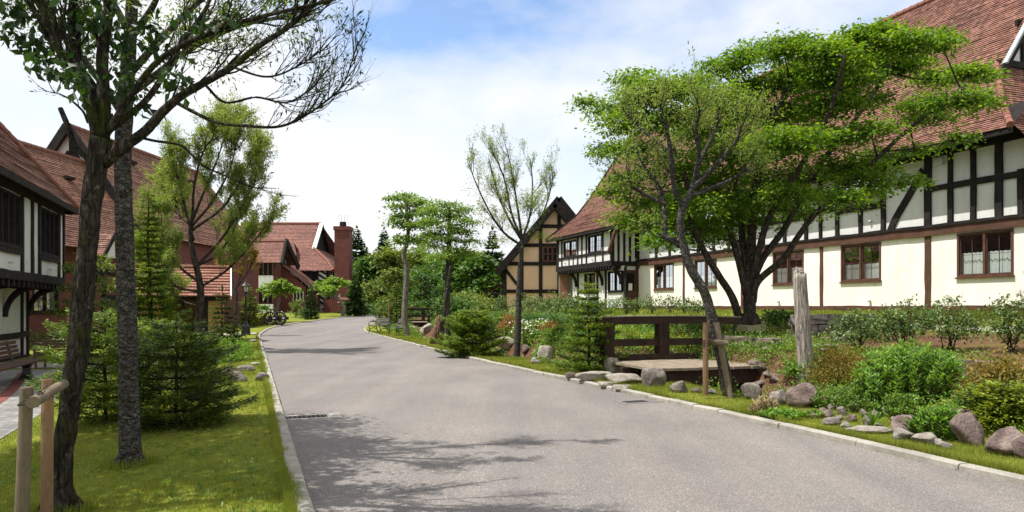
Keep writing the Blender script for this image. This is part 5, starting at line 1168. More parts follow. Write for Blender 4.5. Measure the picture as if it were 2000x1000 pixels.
# ---- maple in front of the house
def maple():
    Y = 19.0; S = Y / F; base = GY(1461, Y)
    p = Plant('spreading_maple', 'wide spreading maple with layered green crown before the long half timbered house', 'tree', base); A = lambda x, y, dy=0.0: at(x, y, Y + dy)
    zb = HY - (base[2] - EYE) / S
    limbs = [
        ([(1463, zb + 4), (1464, 590), (1463, 555), (1466, 500), (1470, 430), (1482, 330), (1508, 240), (1545, 160), (1570, 110)], 13, 2.6, .6),
        ([(1452, zb), (1432, 585), (1405, 540), (1375, 490), (1350, 430), (1340, 350), (1310, 280), (1250, 200)], 8, 2.3, -1.2),
        ([(1458, 575), (1440, 500), (1415, 420), (1385, 330), (1360, 250), (1330, 190)], 7.5, 2.4, 1.6),
        ([(1464, 560), (1450, 470), (1440, 380), (1420, 260), (1430, 150)], 7.5, 2.4, 2.6),
        ([(1466, 560), (1490, 505), (1530, 450), (1560, 395), (1610, 310), (1680, 220), (1740, 130), (1790, 80)], 7.5, 2.3, 1.2),
        ([(1470, 590), (1480, 550), (1530, 505), (1560, 460), (1600, 410), (1690, 330), (1790, 240), (1880, 180)], 7.5, 2.3, -1.5),
        ([(1468, 545), (1500, 430), (1560, 330), (1620, 220), (1650, 110)], 7, 2.4, -2.5)]
    pts = []
    for q, r0, r1, dy in limbs:
        n = len(q); Q = p.limb([A(x, y, dy * (i / (n - 1)) ** 1.3) for i, (x, y) in enumerate(q)], r0 * S, r1 * S, 9, 7 * n, .08); pts.append(Q[len(Q) // 3:])
    # root flare
    for a in range(6):
        d = np.array([math.cos(a), math.sin(a), 0]); p.wood.tube(np.array([base + d * .12 + [0, 0, .55], base + d * .3 + [0, 0, .12], base + d * .55 + [0, 0, -.12]]) - p.o, [.14, .12, .06], 6)
    pts = np.vstack(pts)
    cl = [(1150, 198, 30, 10), (1195, 212, 42, 14), (1240, 150, 42, 13), (1245, 178, 50, 16), (1300, 172, 62, 20), (1350, 165, 48, 18), (1228, 236, 60, 18), (1290, 225, 66, 22), (1180, 292, 36, 10), (1230, 290, 52, 16), (1195, 372, 44, 13), (1238, 352, 46, 16), (1265, 436, 54, 14), (1330, 428, 62, 16), (1300, 395, 58, 15), (1320, 320, 70, 22), (1400, 132, 44, 15), (1440, 118, 44, 14), (1480, 98, 50, 16), (1530, 92, 52, 18), (1575, 88, 44, 15), (1620, 100, 50, 18), (1665, 78, 48, 18), (1715, 66, 46, 16), (1765, 84, 54, 20), (1820, 70, 44, 10), (1840, 84, 32, 8), (1700, 118, 66, 22), (1770, 126, 50, 17), (1640, 150, 70, 22), (1560, 150, 66, 22), (1480, 165, 64, 22), (1410, 190, 62, 22), (1470, 225, 74, 24), (1550, 215, 74, 24), (1620, 205, 66, 20), (1690, 190, 58, 16), (1370, 255, 74, 24), (1450, 290, 84, 26), (1540, 275, 80, 24), (1620, 265, 70, 18), (1700, 250, 60, 12), (1390, 345, 84, 22), (1480, 350, 84, 20), (1570, 335, 74, 16), (1650, 320, 70, 16), (1700, 345, 70, 14), (1755, 352, 54, 10), (1600, 380, 64, 14), (1520, 405, 64, 12), (1430, 410, 66, 16), (1830, 150, 50, 14), (1890, 138, 44, 13), (1925, 145, 24, 8), (1800, 205, 54, 14), (1870, 195, 58, 15), (1915, 200, 34, 10), (1820, 228, 50, 10), (1870, 268, 32, 5), (1790, 290, 44, 8), (1720, 300, 66, 12), (1400, 460, 50, 12), (1350, 375, 60, 16), (1290, 460, 40, 10), (1230, 425, 50, 14), (1320, 465, 56, 14), (1380, 440, 60, 16), (1460, 435, 60, 14), (1350, 400, 64, 18), (1440, 385, 70, 18), (1530, 375, 66, 16), (1570, 415, 50, 12), (1640, 385, 56, 12), (1690, 372, 50, 10), (1260, 390, 54, 14)]
    for x, y, rx, ry in cl:
        dy = p.rng.uniform(-2.4, 2.6); c = A(x, y, dy); dn = ((1 - .0) if y > 0 else 1)
        nsub = int(rx * ry * .062 * (1.9 if (y < 185 and x > 1540) else 1.35 if y < 300 else 1.0)) + 10
        sub = p.spray(c, rx * S * 1.08, rx * S * .8, ry * S * 1.2, nsub, 16, .105, .066, .27, .30, .7, .3)
        k = np.argmin(np.linalg.norm((pts - c) * [1, .6, 1], axis=1) + np.maximum(0, pts[:, 2] - c[2] + .2) * 2); q = pts[k]
        mid = (q + c) / 2 + np.array([0, 0, -.05 * np.linalg.norm(c - q)]); B = p.limb([q, mid, c - [0, 0, ry * S * .5]], .028, .012, 5, 8, .03)
        for e in sub[::3]: p.wood.tube(np.array([B[-2], (B[-1] + e) / 2 - [0, 0, .05], e]) - p.o, [.012, .008, .004], 3, cap=False)
    return p.done(M['bark_dark'], M['maple'])
maple()

# ---- leaning willow with two supports in front of the bridge
def leaning_willow():
    Y = 12.3; S = Y / F; base = GY(1424, Y)
    p = Plant('leaning_willow', 'thin leaning tree with sparse grey green leaves held by two stakes beside the bridge', 'tree', base); A = lambda x, y, dy=0.0: at(x, y, Y + dy)
    zb = HY - (base[2] - EYE) / S
    p.limb([(A(1424, zb + 6)), A(1413, 715), A(1398, 665), A(1389, 615), A(1376, 570), A(1352, 530), A(1335, 480), A(1328, 440), A(1334, 405), A(1352, 370), A(1364, 320)], 11.5 * S, 5 * S, 10, 44, .2)
    tips = []
    L = [([(1333, 480), (1300, 465), (1283, 455)], 6, 2, 2), ([(1330, 470), (1302, 462), (1298, 420), (1290, 370), (1262, 330), (1240, 290)], 6, 2, 8), ([(1335, 405), (1318, 370), (1310, 300), (1300, 245), (1292, 215)], 6, 2, 10),
         ([(1358, 350), (1365, 300), (1360, 250), (1368, 215)], 5, 2, 10), ([(1352, 370), (1400, 320), (1435, 280), (1450, 240)], 6, 2, 10), ([(1364, 320), (1392, 265), (1405, 225)], 5, 2, 9), ([(1310, 300), (1250, 250), (1225, 220)], 4, 2, 9), ([(1345, 385), (1420, 355), (1460, 330)], 5, 2, 6), ([(1300, 400), (1260, 380), (1230, 360)], 4, 1.5, 6)]
    for q, r0, r1, nt in L:
        n = len(q); dy = p.rng.uniform(-.7, .7); Q = p.limb([A(x, y, dy * i / (n - 1)) for i, (x, y) in enumerate(q)], r0 * S, r1 * S, 6, 7 * n, .08)
        for i in range(nt):
            f = p.rng.uniform(.35, 1); k = int(f * (len(Q) - 1)); d = unit(Q[min(k + 1, len(Q) - 1)] - Q[max(k - 1, 0)])
            p.fan(Q[k], d + rnd_dirs(1, p.rng)[0] * .6 + [0, 0, .2], .62 * p.rng.uniform(.6, 1.2), .010, 2, 4, .55, .6, .2, .08, tips)
    p.leaves_on(tips, 6, .06, .02, .2, .05)
    return p.done(M['bark_grey'], M['willow_grey'])
leaning_willow()

def airy_tree(label, base, trunk, limbs, S, Yd, bark, leaf, per, L, W, nt=10, tl=.8, lv=2, r=(.16, .05), name='slender_tree', up=.1, nch=4, ang=.55, spread=.04, twig=.012):
    """trunk and limbs as pixel lines at depth Yd"""
    p = Plant(name, label, 'tree', base); A = lambda x, y, dy=0.0: at(x, y, Yd + dy); tips = []
    P = [A(x, y) for x, y in trunk]; P[0] = np.array([P[0][0], P[0][1], base[2] - .08]); p.limb(P, r[0], r[1], 9, 8 * len(P), .10)
    for q in limbs:
        dy = p.rng.uniform(-1, 1) * tl * 1.6; n = len(q); Q = p.limb([A(x, y, dy * i / (n - 1)) for i, (x, y) in enumerate(q)], r[1] * .85, r[1] * .22, 6, 6 * n, .06)
        for i in range(nt):
            f = p.rng.uniform(.25, 1); k = int(f * (len(Q) - 1)); d = unit(Q[min(k + 1, len(Q) - 1)] - Q[max(k - 1, 0)])
            p.fan(Q[k], d + rnd_dirs(1, p.rng)[0] * ang + [0, 0, .1], tl * p.rng.uniform(.6, 1.2), twig, lv, nch, .55, .6, .2, up, tips)
    p.leaves_on(tips, per, L, W, .2, spread); return p
Yw = 25.0
p = airy_tree('tall willow with feathery pale leaves in front of the shed', GY(392, Yw), [(392, 690), (388, 630), (392, 580), (388, 540), (378, 500), (372, 460), (376, 420)],
    [[(376, 430), (400, 370), (425, 310), (440, 260)], [(378, 470), (360, 400), (345, 340), (330, 300)], [(384, 520), (430, 470), (470, 410), (500, 350)], [(390, 600), (350, 585), (310, 560)], [(376, 440), (410, 400), (445, 340), (460, 290)], [(384, 520), (420, 500), (455, 455), (470, 400)], [(376, 430), (380, 360), (400, 290), (430, 265)], [(392, 560), (440, 530), (480, 490), (520, 440)], [(388, 550), (350, 520), (320, 470), (315, 420)], [(390, 570), (345, 560), (320, 530), (300, 520)], [(375, 450), (440, 400), (480, 330), (500, 300)], [(376, 440), (350, 420), (330, 370)]],
    Yw / F, Yw, M['bark_dark'], None, 24, .095, .028, 15, 1.15, 2, (.15, .06), 'tall_willow')
p.done(M['bark_dark'], M['willow'])
Yw = 23.5
p = airy_tree('thin bare topped tree with one stake on the right verge, third from the bridge', GY(1008, Yw), [(1008, 697), (1012, 640), (1014, 560), (1018, 500), (1020, 468)],
    [[(1019, 480), (985, 455), (960, 420), (935, 370), (915, 320)], [(1019, 470), (990, 420), (970, 370), (955, 310)], [(1020, 468), (1010, 400), (1000, 340), (990, 290)], [(1020, 468), (1035, 420), (1040, 360), (1035, 310)], [(1020, 475), (1050, 440), (1070, 390), (1080, 350)], [(1020, 468), (1000, 420), (985, 350), (960, 290)]],
    Yw / F, Yw, None, None, 7, .07, .022, 10, .75, 2, (.12, .055), 'bare_topped_tree', .12)
for x, y, rx, ry, n in ((1025, 400, 36, 24, 30), (1015, 435, 42, 18, 30), (1040, 380, 26, 16, 16), (985, 465, 34, 8, 12), (1060, 462, 30, 9, 12)): p.spray(at(x, y, Yw + p.rng.uniform(-.4, .4)), rx * Yw / F, .5, ry * Yw / F, n, 20, .12, .02, .2, .4, .4, .1)
for x, y, rx, ry, n in ((945, 345, 32, 36, 26), (925, 370, 20, 24, 12), (965, 310, 24, 20, 12)): p.spray(at(x, y, Yw + p.rng.uniform(-.6, .6)), rx * Yw / F, .6, ry * Yw / F, n, 12, .07, .022, .2, .9, .4, .1)
p.done(M['bark_grey'], M['willow'])
Yw = 38.0
p = airy_tree('small reddish tree with fine twigs just behind the lamp post', GY(452, Yw), [(455, 640), (462, 590), (460, 560)], [[(460, 570), (450, 530), (455, 495)], [(460, 565), (485, 530), (500, 495)], [(460, 570), (475, 520), (480, 490)], [(460, 575), (435, 545), (425, 510)]], 0, Yw, None, None, 9, .10, .035, 9, .9, 2, (.10, .05), 'small_tree')
p.done(M['bark_dark'], M['rust'])

def layered_tree(label, base, trunk, Yd, clumps, bark, leaf, r=(.2, .05), L=.14, W=.08, per=12, name='layered_tree', dens=.05, sub=.3, flat=.25, dyr=1.2, tilt=.4, k0=4):
    p = Plant(name, label, 'tree', base); S = Yd / F; A = lambda x, y, dy=0.0: at(x, y, Yd + dy)
    P = [A(x, y) for x, y in trunk]; P[0] = np.array([P[0][0], P[0][1], base[2] - .08]); Q = p.limb(P, r[0], r[1], 9, 8 * len(P), .12); pts = Q[len(Q) // 3:]
    for x, y, rx, ry in clumps:
        c = A(x, y, p.rng.uniform(-dyr, dyr)); s = p.spray(c, rx * S, rx * S * .8, ry * S, int(rx * ry * dens) + k0, per, L, W, sub, flat, tilt)
        d = np.linalg.norm(pts - c, axis=1) + np.maximum(0, pts[:, 2] - c[2]) * 3; q = pts[np.argmin(d)]
        B = p.limb([q, (q + c) / 2 - [0, 0, .08], c - [0, 0, ry * S * .4]], r[1] * .7, .012, 5, 8, .04)
        for e in s[::4]: p.wood.tube(np.array([B[-2], (B[-1] + e) / 2, e]) - p.o, [.012, .008, .005], 3, cap=False)
    return p.done(bark, leaf)
layered_tree('tall pale trunked maple beside the black benches at the bend', G(795, 657), [(797, 660), (790, 620), (793, 560), (794, 520), (788, 500), (797, 460), (793, 400), (788, 385)], 37.0,
    [(770, 385, 24, 7), (795, 382, 20, 8), (775, 402, 22, 6), (805, 398, 26, 8), (830, 392, 22, 7), (785, 420, 28, 8), (815, 415, 26, 9), (840, 410, 24, 8), (775, 432, 22, 7), (800, 440, 30, 8), (835, 435, 26, 8), (790, 462, 26, 7), (815, 470, 28, 8), (775, 470, 18, 5), (845, 460, 20, 7)], M['bark_pale'], M['maple_lt'], (.17, .06), .17, .10, 12, dens=.13)
layered_tree('larch like tree with flat tiers beside the stump, nearer than the benches', G(874, 668), [(875, 672), (873, 600), (875, 540), (877, 480), (878, 430), (878, 400)], 33.0,
    [(870, 398, 30, 6), (850, 408, 26, 6), (905, 408, 26, 6), (880, 420, 40, 7), (840, 430, 28, 6), (912, 432, 32, 5), (870, 442, 40, 6), (900, 452, 34, 5), (842, 455, 26, 5), (875, 465, 40, 6), (915, 470, 28, 4), (845, 478, 30, 5), (885, 486, 36, 5), (905, 494, 26, 4), (850, 500, 28, 5)], M['bark_grey'], M['maple_lt'], (.165, .06), .17, .055, 16, 'tiered_tree', .15, .32, .16)
layered_tree('small umbrella shaped tree in front of the red gabled wing', G(548, 634), [(548, 640), (540, 610), (545, 585), (540, 565)], 62.0, [(525, 560, 16, 6), (545, 556, 18, 6), (562, 562, 14, 5), (535, 570, 16, 5), (572, 566, 8, 4), (515, 600, 14, 4), (548, 550, 10, 4)], M['bark_pale'], M['maple_lt'], (.16, .09), .3, .2, 10, 'umbrella_tree', .22, .4, .4)
layered_tree('twisted grey tree with a low light green crown beside the red chimney', G(672, 616), [(668, 618), (672, 600), (655, 575), (650, 560)], 80.0, [(635, 555, 14, 6), (652, 548, 16, 6), (668, 552, 12, 5), (645, 562, 14, 5), (625, 562, 8, 4), (640, 570, 8, 4)], M['bark_pale'], M['maple_lt'], (.2, .12), .38, .25, 10, 'umbrella_tree', .25, .5, .4)
layered_tree('young yellow green maple behind the left trunks by the brick house', GY(165, 26), [(170, 690), (176, 620), (185, 560), (190, 520)], 26.0, [(150, 520, 24, 8), (190, 505, 26, 10), (215, 520, 22, 9), (140, 560, 26, 8), (185, 545, 36, 10), (215, 560, 24, 10), (130, 590, 22, 8), (205, 590, 28, 9), (150, 610, 28, 8), (120, 605, 16, 6), (220, 610, 20, 8)], M['bark_dark'], M['far_lime'], (.09, .04), .12, .07, 12, 'young_maple', .07)
layered_tree('yellow green young tree between the benches and the red house trees', G(768, 636), [(768, 640), (768, 560), (766, 520)], 66.0, [(755, 545, 16, 8), (785, 540, 18, 8), (765, 530, 18, 8), (745, 560, 12, 6), (800, 548, 14, 7), (772, 560, 16, 6)], M['bark_dark'], M['far_lime'], (.10, .04), .25, .16, 12, 'young_maple', .2, .4)
layered_tree('slim young tree with small leaves beside the far footbridge rail', G(836, 640), [(838, 645), (836, 600), (830, 560), (832, 530)], 48.0, [(820, 540, 16, 8), (845, 545, 16, 8), (830, 560, 20, 8), (815, 575, 14, 7), (850, 570, 16, 8), (835, 590, 14, 6)], M['bark_dark'], M['far_green'], (.10, .04), .18, .11, 12, 'young_tree', .16, .35)

# ---- conifers
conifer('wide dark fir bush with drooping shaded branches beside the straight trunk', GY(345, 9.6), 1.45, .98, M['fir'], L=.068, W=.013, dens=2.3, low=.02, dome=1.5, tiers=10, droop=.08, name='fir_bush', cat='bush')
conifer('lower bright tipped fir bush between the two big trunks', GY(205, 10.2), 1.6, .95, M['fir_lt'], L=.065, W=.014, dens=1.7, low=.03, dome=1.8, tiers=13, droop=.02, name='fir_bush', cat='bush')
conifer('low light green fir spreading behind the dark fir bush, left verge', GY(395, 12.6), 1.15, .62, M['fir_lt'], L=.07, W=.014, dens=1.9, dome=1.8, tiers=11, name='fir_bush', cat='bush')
conifer('tall slim fir with open pointed top behind the straight trunk', GY(290, 17.0), 4.45, 1.0, M['fir_lt'], L=.09, W=.02, dens=1.8, low=.15, prof=.95, tiers=26, gap=.05, name='slim_fir')
conifer('narrow green cone shaped fir left of the lamp post', GY(434, 26.0), 2.35, .72, M['fir'], L=.12, W=.03, dens=1.1, name='cone_fir')
conifer('yellow green young fir just right of the lamp post', G(487, 640), 3.0, 1.0, M['fir_lt'], L=.16, W=.05, dens=.9, name='cone_fir', droop=.05)
conifer('layered bright green fir with dense skirt between the stone steps and the slab rocks', GY(1150, 16.6), 2.2, 1.0, M['fir_lt'], L=.08, W=.018, dens=1.9, prof=.75, tiers=12, droop=.03, name='cone_fir')
conifer('round topped dense yew green bush left of the bare topped tree', GY(922, 22.5), 1.45, 1.05, M['fir_lt'], L=.09, W=.022, dens=1.7, dome=2.2, low=.02, tiers=13, name='fir_bush', cat='bush')
conifer('yellow green pyramid fir behind the nearer black bench', GY(775, 48.5), 3.0, 1.25, M['fir_lt'], L=.16, W=.05, dens=.8, name='cone_fir')
conifer('dark little fir behind the farther black bench', GY(752, 53.0), 1.9, .85, M['fir'], L=.14, W=.05, dens=1.0, name='cone_fir')
conifer('small dark cone fir before the timbered bay of the red house', G(607, 624), 3.3, .9, M['fir_far'], L=.25, W=.08, dens=1.0, name='cone_fir')
conifer('round green fir at the foot of the red chimney', G(694, 617), 4.2, 1.7, M['fir_far'], L=.3, W=.1, dens=1.1, name='cone_fir', prof=.7)
for (px, py, hh, rr, lab, mt) in ((600, 622, .9, 1.2, 'low green bush under the timbered bay', 'far_lime'), (578, 620, 1.6, .9, 'light green bush beside the lean to of the red house', 'far_lime'), (512, 636, .55, .75, 'small brown ball shaped bush at the left kerb bend', 'rust')):
    shrub(lab, G(px, py), rr * 1.6, rr * 1.4, hh * 1.3, M[mt], 700, .16, .1, sub=.2)
shrub('bright clump of broad leaves by the rocks on the left verge', GY(455, 20.5), 1.3, 1.6, .55, M['herb'], 1500, .13, .035, name='leafy_plant', cat='plant', sub=.14)
shrub('low yellow green undergrowth at the foot of the tall willow', GY(330, 20.0), 3.0, 2.2, .8, M['far_green'], 2600, .09, .05, sub=.2)
shrub('pale leaved low bush against the brick wall behind the left bench', GY(105, 31.0), 2.6, 1.2, .75, M['rose'], 900, .12, .07, sub=.2)

# ---- woodland beyond the bend
def wood_tree(label, base, h, w, leaf, lobes=9, trunk=.35, n=70, L=.5, W=.32, bark='bark_dark', low=.28, per=11):
    p = Plant('woodland_tree', label, 'tree', base); rg = p.rng; b = np.asarray(base, float)
    P = p.limb([b - [0, 0, .2], b + [rg.normal(0, .2), 0, h * .35], b + [rg.normal(0, .4), rg.normal(0, .3), h * .8]], h * .022, h * .006, 8, 16, .1)
    for i in range(lobes):
        f = low + (1 - low) * rg.uniform(0, 1) ** .8; a = rg.uniform(0, 6.283); R = w * .5 * math.sin(min(1, (1.08 - f) / (1 - low)) * math.pi / 2 + .15) * rg.uniform(.35, .8)
        c = b + [math.cos(a) * R, math.sin(a) * R, h * f - h * .04]; r = w * rg.uniform(.18, .30)
        p.spray(c, r, r, r * rg.uniform(.32, .6), n, per, L, W, r * .35, .45, .5)
        q = P[min(len(P) - 1, int(len(P) * max(.2, f * .8)))]; p.limb([q, (q + c) / 2 + [0, 0, -.1 * r], c], h * .006, .03, 4, 6, .05)
    return p.done(M[bark], M[leaf])
def far_fir(label, px, Y, top_py, rr, mat='fir_far', low=.12, dens=.8, gap=.1):
    b = GY(px, Y); hh = EYE + (HY - top_py) * Y / F - b[2]
    return conifer(label, b, hh, rr, M[mat], L=.5, W=.17, dens=dens * 2.2, low=low, tiers=int(20 + hh), name='far_fir', gap=gap, br=.06, droop=.25)
far_fir('dark fir rising right behind the red chimney, tallest of the firs there', 697, 122, 445, 4.2)
far_fir('dark fir just right of the fir behind the red chimney', 712, 130, 480, 4.2)
far_fir('blue green fir with a pointed top left of the pale trunked maple', 750, 125, 447, 3.6)
far_fir('shadowy fir low behind the pointed blue green fir', 735, 118, 490, 4.0)
far_fir('lone far fir with open tiers between the tiered tree and the orange house', 962, 92, 448, 3.0, gap=.2, dens=.6)
far_fir('far fir hidden behind the tiered tree crown', 908, 105, 480, 3.6)
far_fir('far fir peeping over the wood behind the tall maple', 822, 140, 470, 4.0)
for a in ((728, 100, 500, 7, 'far_green', 'mid green wood tree standing right of the red house'), (762, 92, 478, 7.5, 'far_lime', 'olive green airy wood tree left of the pale trunked maple'), (808, 96, 492, 8, 'far_lime', 'olive wood tree behind the pale trunked maple trunk'), (850, 88, 505, 8, 'far_green', 'dark wood tree between the maple and the tiered tree'),
          (905, 78, 500, 7.5, 'far_green', 'broad dark green tree right of the tiered tree'), (945, 74, 505, 6.5, 'far_green', 'dark green tree touching the roof of the orange house'), (930, 90, 490, 7, 'far_lime', 'paler tree behind the broad dark green tree'), (700, 108, 520, 6.5, 'far_green', 'green tree low behind the red chimney'), (785, 120, 500, 9, 'far_green', 'deep green wood tree far behind the benches'), (875, 110, 490, 9, 'far_green', 'deep green wood tree far behind the footbridge')):
    px, Y, tp, w, mt, lab = a; b = GY(px, Y); wood_tree(lab, b, EYE + (HY - tp) * Y / F - b[2], w, mt, 14, L=.5 if mt == 'far_green' else .42, W=.3, n=44, low=.16)
for a in ((715, 96, 1.6, 5, 'far_lime', 'light green bush at the roadside under the firs'), (745, 88, 1.5, 5, 'far_green', 'bush at the roadside left of the pale trunked maple'), (775, 85, 1.8, 5, 'far_lime', 'bright bush behind the yellow green pyramid fir'), (815, 70, 1.5, 4, 'far_green', 'green bush beyond the footbridge rail'), (850, 66, 1.6, 4, 'far_green', 'dark bush right behind the far footbridge'), (900, 58, 1.4, 4, 'far_lime', 'light bush left of the long hedge'), (925, 50, 1.5, 3.4, 'far_lime', 'bright yellow green bush beside the hedge and orange house'), (890, 48, 1.2, 3, 'far_green', 'rounded bush behind the tiered tree trunk')):
    px, Y, hh, w, mt, lab = a; shrub(lab, GY(px, Y), w, w, hh, M[mt], 2200, .22, .13, sub=.35, stems=5, name='bush', cat='bush')
mb = MB(); rg = np.random.default_rng(5); n = 26000       # the mass of wood behind the trees one can tell apart
a = rg.uniform(-45, 12, n); yy = 128 + rg.uniform(0, 26, n); hh = (8 + 5 * fbm(np.stack([a * .12, yy * .05, 0 * a], -1), 3, 3) * 2) * rg.uniform(0.02, 1, n)
C = np.stack([a, yy, H(a, yy) + hh], -1); mb.leaves(C, rnd_dirs(n, rg) - [0, 0, .3], rnd_dirs(n, rg) + [0, -.3, .8], rg.uniform(.6, 1.2, n), rg.uniform(.4, .7, n)); tag(mb.build('far_wood', M['far_green']), kind='stuff')

# ------------------------------------------------------------------ footbridges
BD = unit(np.array([.955, .296, 0])); BA = math.atan2(BD[1], BD[0])
def footbridge(loc, label):
    t = thing('footbridge', label, 'bridge', loc, BA, 'timber footbridges over the garden stream'); L, Wd = 3.15, 2.25; dz = 0.0
    mb = MB(); n = 21
    for i in range(n):
        x0 = i * L / n; e = RNG.normal(0, .015, 2); mb.box(x0 + .004, x0 + L / n - .006, -.06 + e[0], Wd + e[1] * .3, -.055 + RNG.normal(0, .002), RNG.normal(0, .002))
    mb.build('deck', M['deck'], t)
    for y in (.12, Wd / 2, Wd - .12): mb = MB(); mb.box(-.15, L + .15, y - .09, y + .09, -.36, -.058); mb.build('girder', M['bridge'], t)
    mb = MB(); mb.box(-.1, L + .1, Wd - .16, Wd + .06, .002, .13); mb.build('kerb_beam', M['bridge'], t)
    for x in (.05, L * .46, L * .9): mb = MB(); mb.box(x - .13, x + .13, Wd - .13, Wd + .13, -.3, .86, .004); mb.build('post', M['bridge'], t)
    mb = MB(); k = 13; xs = np.linspace(-.45, L + .35, k); V = []
    for x in xs:
        z = .80 + .03 * (1 - ((x - L * .46) / (L * .62)) ** 2); 
        for (y, zz) in ((Wd - .15, z), (Wd + .15, z), (Wd + .15, z + .17), (Wd - .15, z + .17)): V.append([x, y, zz])
    Q = [[4 * i + j, 4 * i + (j + 1) % 4, 4 * i + 4 + (j + 1) % 4, 4 * i + 4 + j] for i in range(k - 1) for j in range(4)] + [[3, 2, 1, 0], [4 * k - 4, 4 * k - 3, 4 * k - 2, 4 * k - 1]]
    mb.add(V, Q); mb.build('top_rail', M['bridge'], t)
    mb = MB(); V = []
    for x in xs:
        z = .972 + .03 * (1 - ((x - L * .46) / (L * .62)) ** 2)
        for (y, zz) in ((Wd - .17, z), (Wd + .17, z), (Wd + .17, z + .022), (Wd - .17, z + .022)): V.append([x, y, zz])
    mb.add(V, Q); mb.build('rail_cap', M['deck'], t)
    mb = MB(); mb.box(-.25, L + .15, Wd - .06, Wd + .06, .32, .48); mb.build('mid_rail', M['bridge'], t)
    mb = MB(); mb.box(.35, .9, .04, .1, -.5, -.1); mb.box(L - .5, L - .4, .0, Wd, -.8, -.36); mb.box(.1, .2, 0, Wd, -.8, -.36); mb.build('bearer', M['brown'], t)
    return t
b1 = footbridge((2.80, 14.25, .36), 'dark timber footbridge with heavy rail beyond the big boulder and log post')
copy_tree(b1, (-8.0, 51.5, float(.46)), BA - .25, 'small distant timber footbridge behind the pale trunked maple and tiered tree', 'timber footbridges over the garden stream')

# ------------------------------------------------------------------ posts, stakes, lamp, benches, cart wheels
def log_post():
    b = G(1572, 727); Y = b[1]; S = Y / F; t = thing('log_post', 'bleached upright log post at the right end of the footbridge', 'post', tuple(b))
    mb = MB(); P = bez([(0.02, 0, -.3), (.02, 0, .1), (-.05, 0, 1.0), (-.09, .02, (727 - 536) * S)], 24); mb.tube(P, np.linspace(17, 12.5, len(P)) * S, 18, .10, seed=3); mb.build('log', M['log'], t, smooth=True)
    mb = MB(); mb.tube([(-.09, .02, (727 - 536) * S), (-.09, .02, (727 - 533) * S), (-.02, .0, (727 - 531) * S)], [.13, .135, .05], 10, .15, seed=5); mb.build('top_cap', M['log'], t)
log_post()
def tree_stakes_right():
    Y = 12.05; S = Y / F; t = thing('tree_stakes', 'two pale stakes tied to the leaning tree by a short crossbar, right verge', 'stake', tuple(GY(1395, Y)))
    o = np.array(t.location); A = lambda x, y, d=0.0: at(x, y, Y + d) - o
    mb = MB(); mb.tube([A(1378, 772, -.1), A(1378, 630, -.1)], 5.5 * S, 9, .04); mb.build('stake', M['stake'], t)
    mb = MB(); mb.tube([A(1427, 780, -.05), A(1399, 630, .1)], 6 * S, 9, .04); mb.build('stake', M['stake_grey'], t)
    mb = MB(); mb.tube([A(1382, 667, .05), A(1422, 671, -.05)], 5.5 * S, 9, .05); mb.tube([A(1386, 664, -.06), A(1410, 680, .3)], 4.5 * S, 8, .05); mb.build('crossbar', M['stake_grey'], t)
    mb = MB(); 
    for z in (664, 669, 674): mb.tube([A(1372, z, -.14), A(1385, z + 2, -.14), A(1386, z + 2, .02), A(1372, z, .02), A(1372, z, -.14)], .007, 4)
    mb.build('tie', M['rope'], t)
tree_stakes_right()
def tree_stakes_left():
    Y = 4.9; S = Y / F; t = thing('tree_stakes', 'two round timber stakes with a lashed crossbar at the mossy trunk, front left', 'stake', tuple(GY(60, Y)))
    o = np.array(t.location); A = lambda x, y, d=0.0: at(x, y, Y + d) - o
    g = lambda x, d: (HY - (H((x - 1000) / F * (Y + d), Y + d) - EYE) * F / (Y + d))
    for (x0, x1, y1, d, r0, r1, m) in ((40, 52, 756, 0.0, 12.5, 11.6, 'stake_grey'), (91, 93, 740, .35, 12, 11.2, 'stake')):
        yb = float(g(x0, d)) + 25; P = np.array([A(x0, yb, d), A((x0 * 3 + x1) / 4, yb * .75 + y1 * .25, d), A((x0 + x1) / 2, (yb + y1) / 2, d), A(x1, y1 + 3, d), A(x1, y1, d)])
        mb = MB(); mb.tube(P, np.array([r0, r0, (r0 + r1) / 2, r1, r1 * .93]) * S, 16, .03, seed=int(x0)); mb.build('stake', M[m], t, smooth=False)
    mb = MB(); P = np.array([A(64, 786, -.32), A(80, 777, -.05), A(112, 757, .35), A(125, 750, .5)]); mb.tube(P, np.array([11, 10.5, 10, 10]) * S, 14, .03); mb.build('crossbar', M['stake_grey'], t)
    mb = MB()
    for k, (x, y, d) in enumerate(((52, 784, -.1), (72, 783, -.18), (78, 776, -.14))):
        c = A(x, y, d); th = np.linspace(0, 6.5, 14); r = (13.5 if k == 0 else 12) * S
        if k == 0: P = np.array([c + [r * math.cos(q) * 1.1, r * math.sin(q), .03 * math.cos(q)] for q in th])
        else: P = np.array([c + [.3 * r * math.cos(q), .2 * r * math.cos(q), r * math.sin(q)] for q in th])
        mb.tube(P, .0042, 5)
    mb.tube([A(40, 790, -.12), A(60, 786, -.2), A(75, 770, -.2), A(92, 752, .18)], .004, 5); mb.build('tie', M['rope'], t)
tree_stakes_left()
def stake_single(px, py, top, label, r=.045, cross=False, mat='stake'):
    b = G(px, py); S = b[1] / F; t = thing('tree_stake', label, 'stake', tuple(b)); z = (py - top) * S
    mb = MB(); mb.tube([(0, 0, -.2), (0, 0, z)], r, 8, .04); mb.build('stake', M[mat], t)
    if cross: mb = MB(); mb.tube([(-.38, -.05, z * .8), (.3, -.05, z * .84)], r * .9, 7, .04); mb.build('crossbar', M[mat], t)
stake_single(1023, 698, 632, 'thin grey stake tied beside the bare topped tree on the right verge', .03, True, 'stake_grey')
stake_single(412, 641, 602, 'short wooden stake with a crossbar behind the lamp post', .07, True)
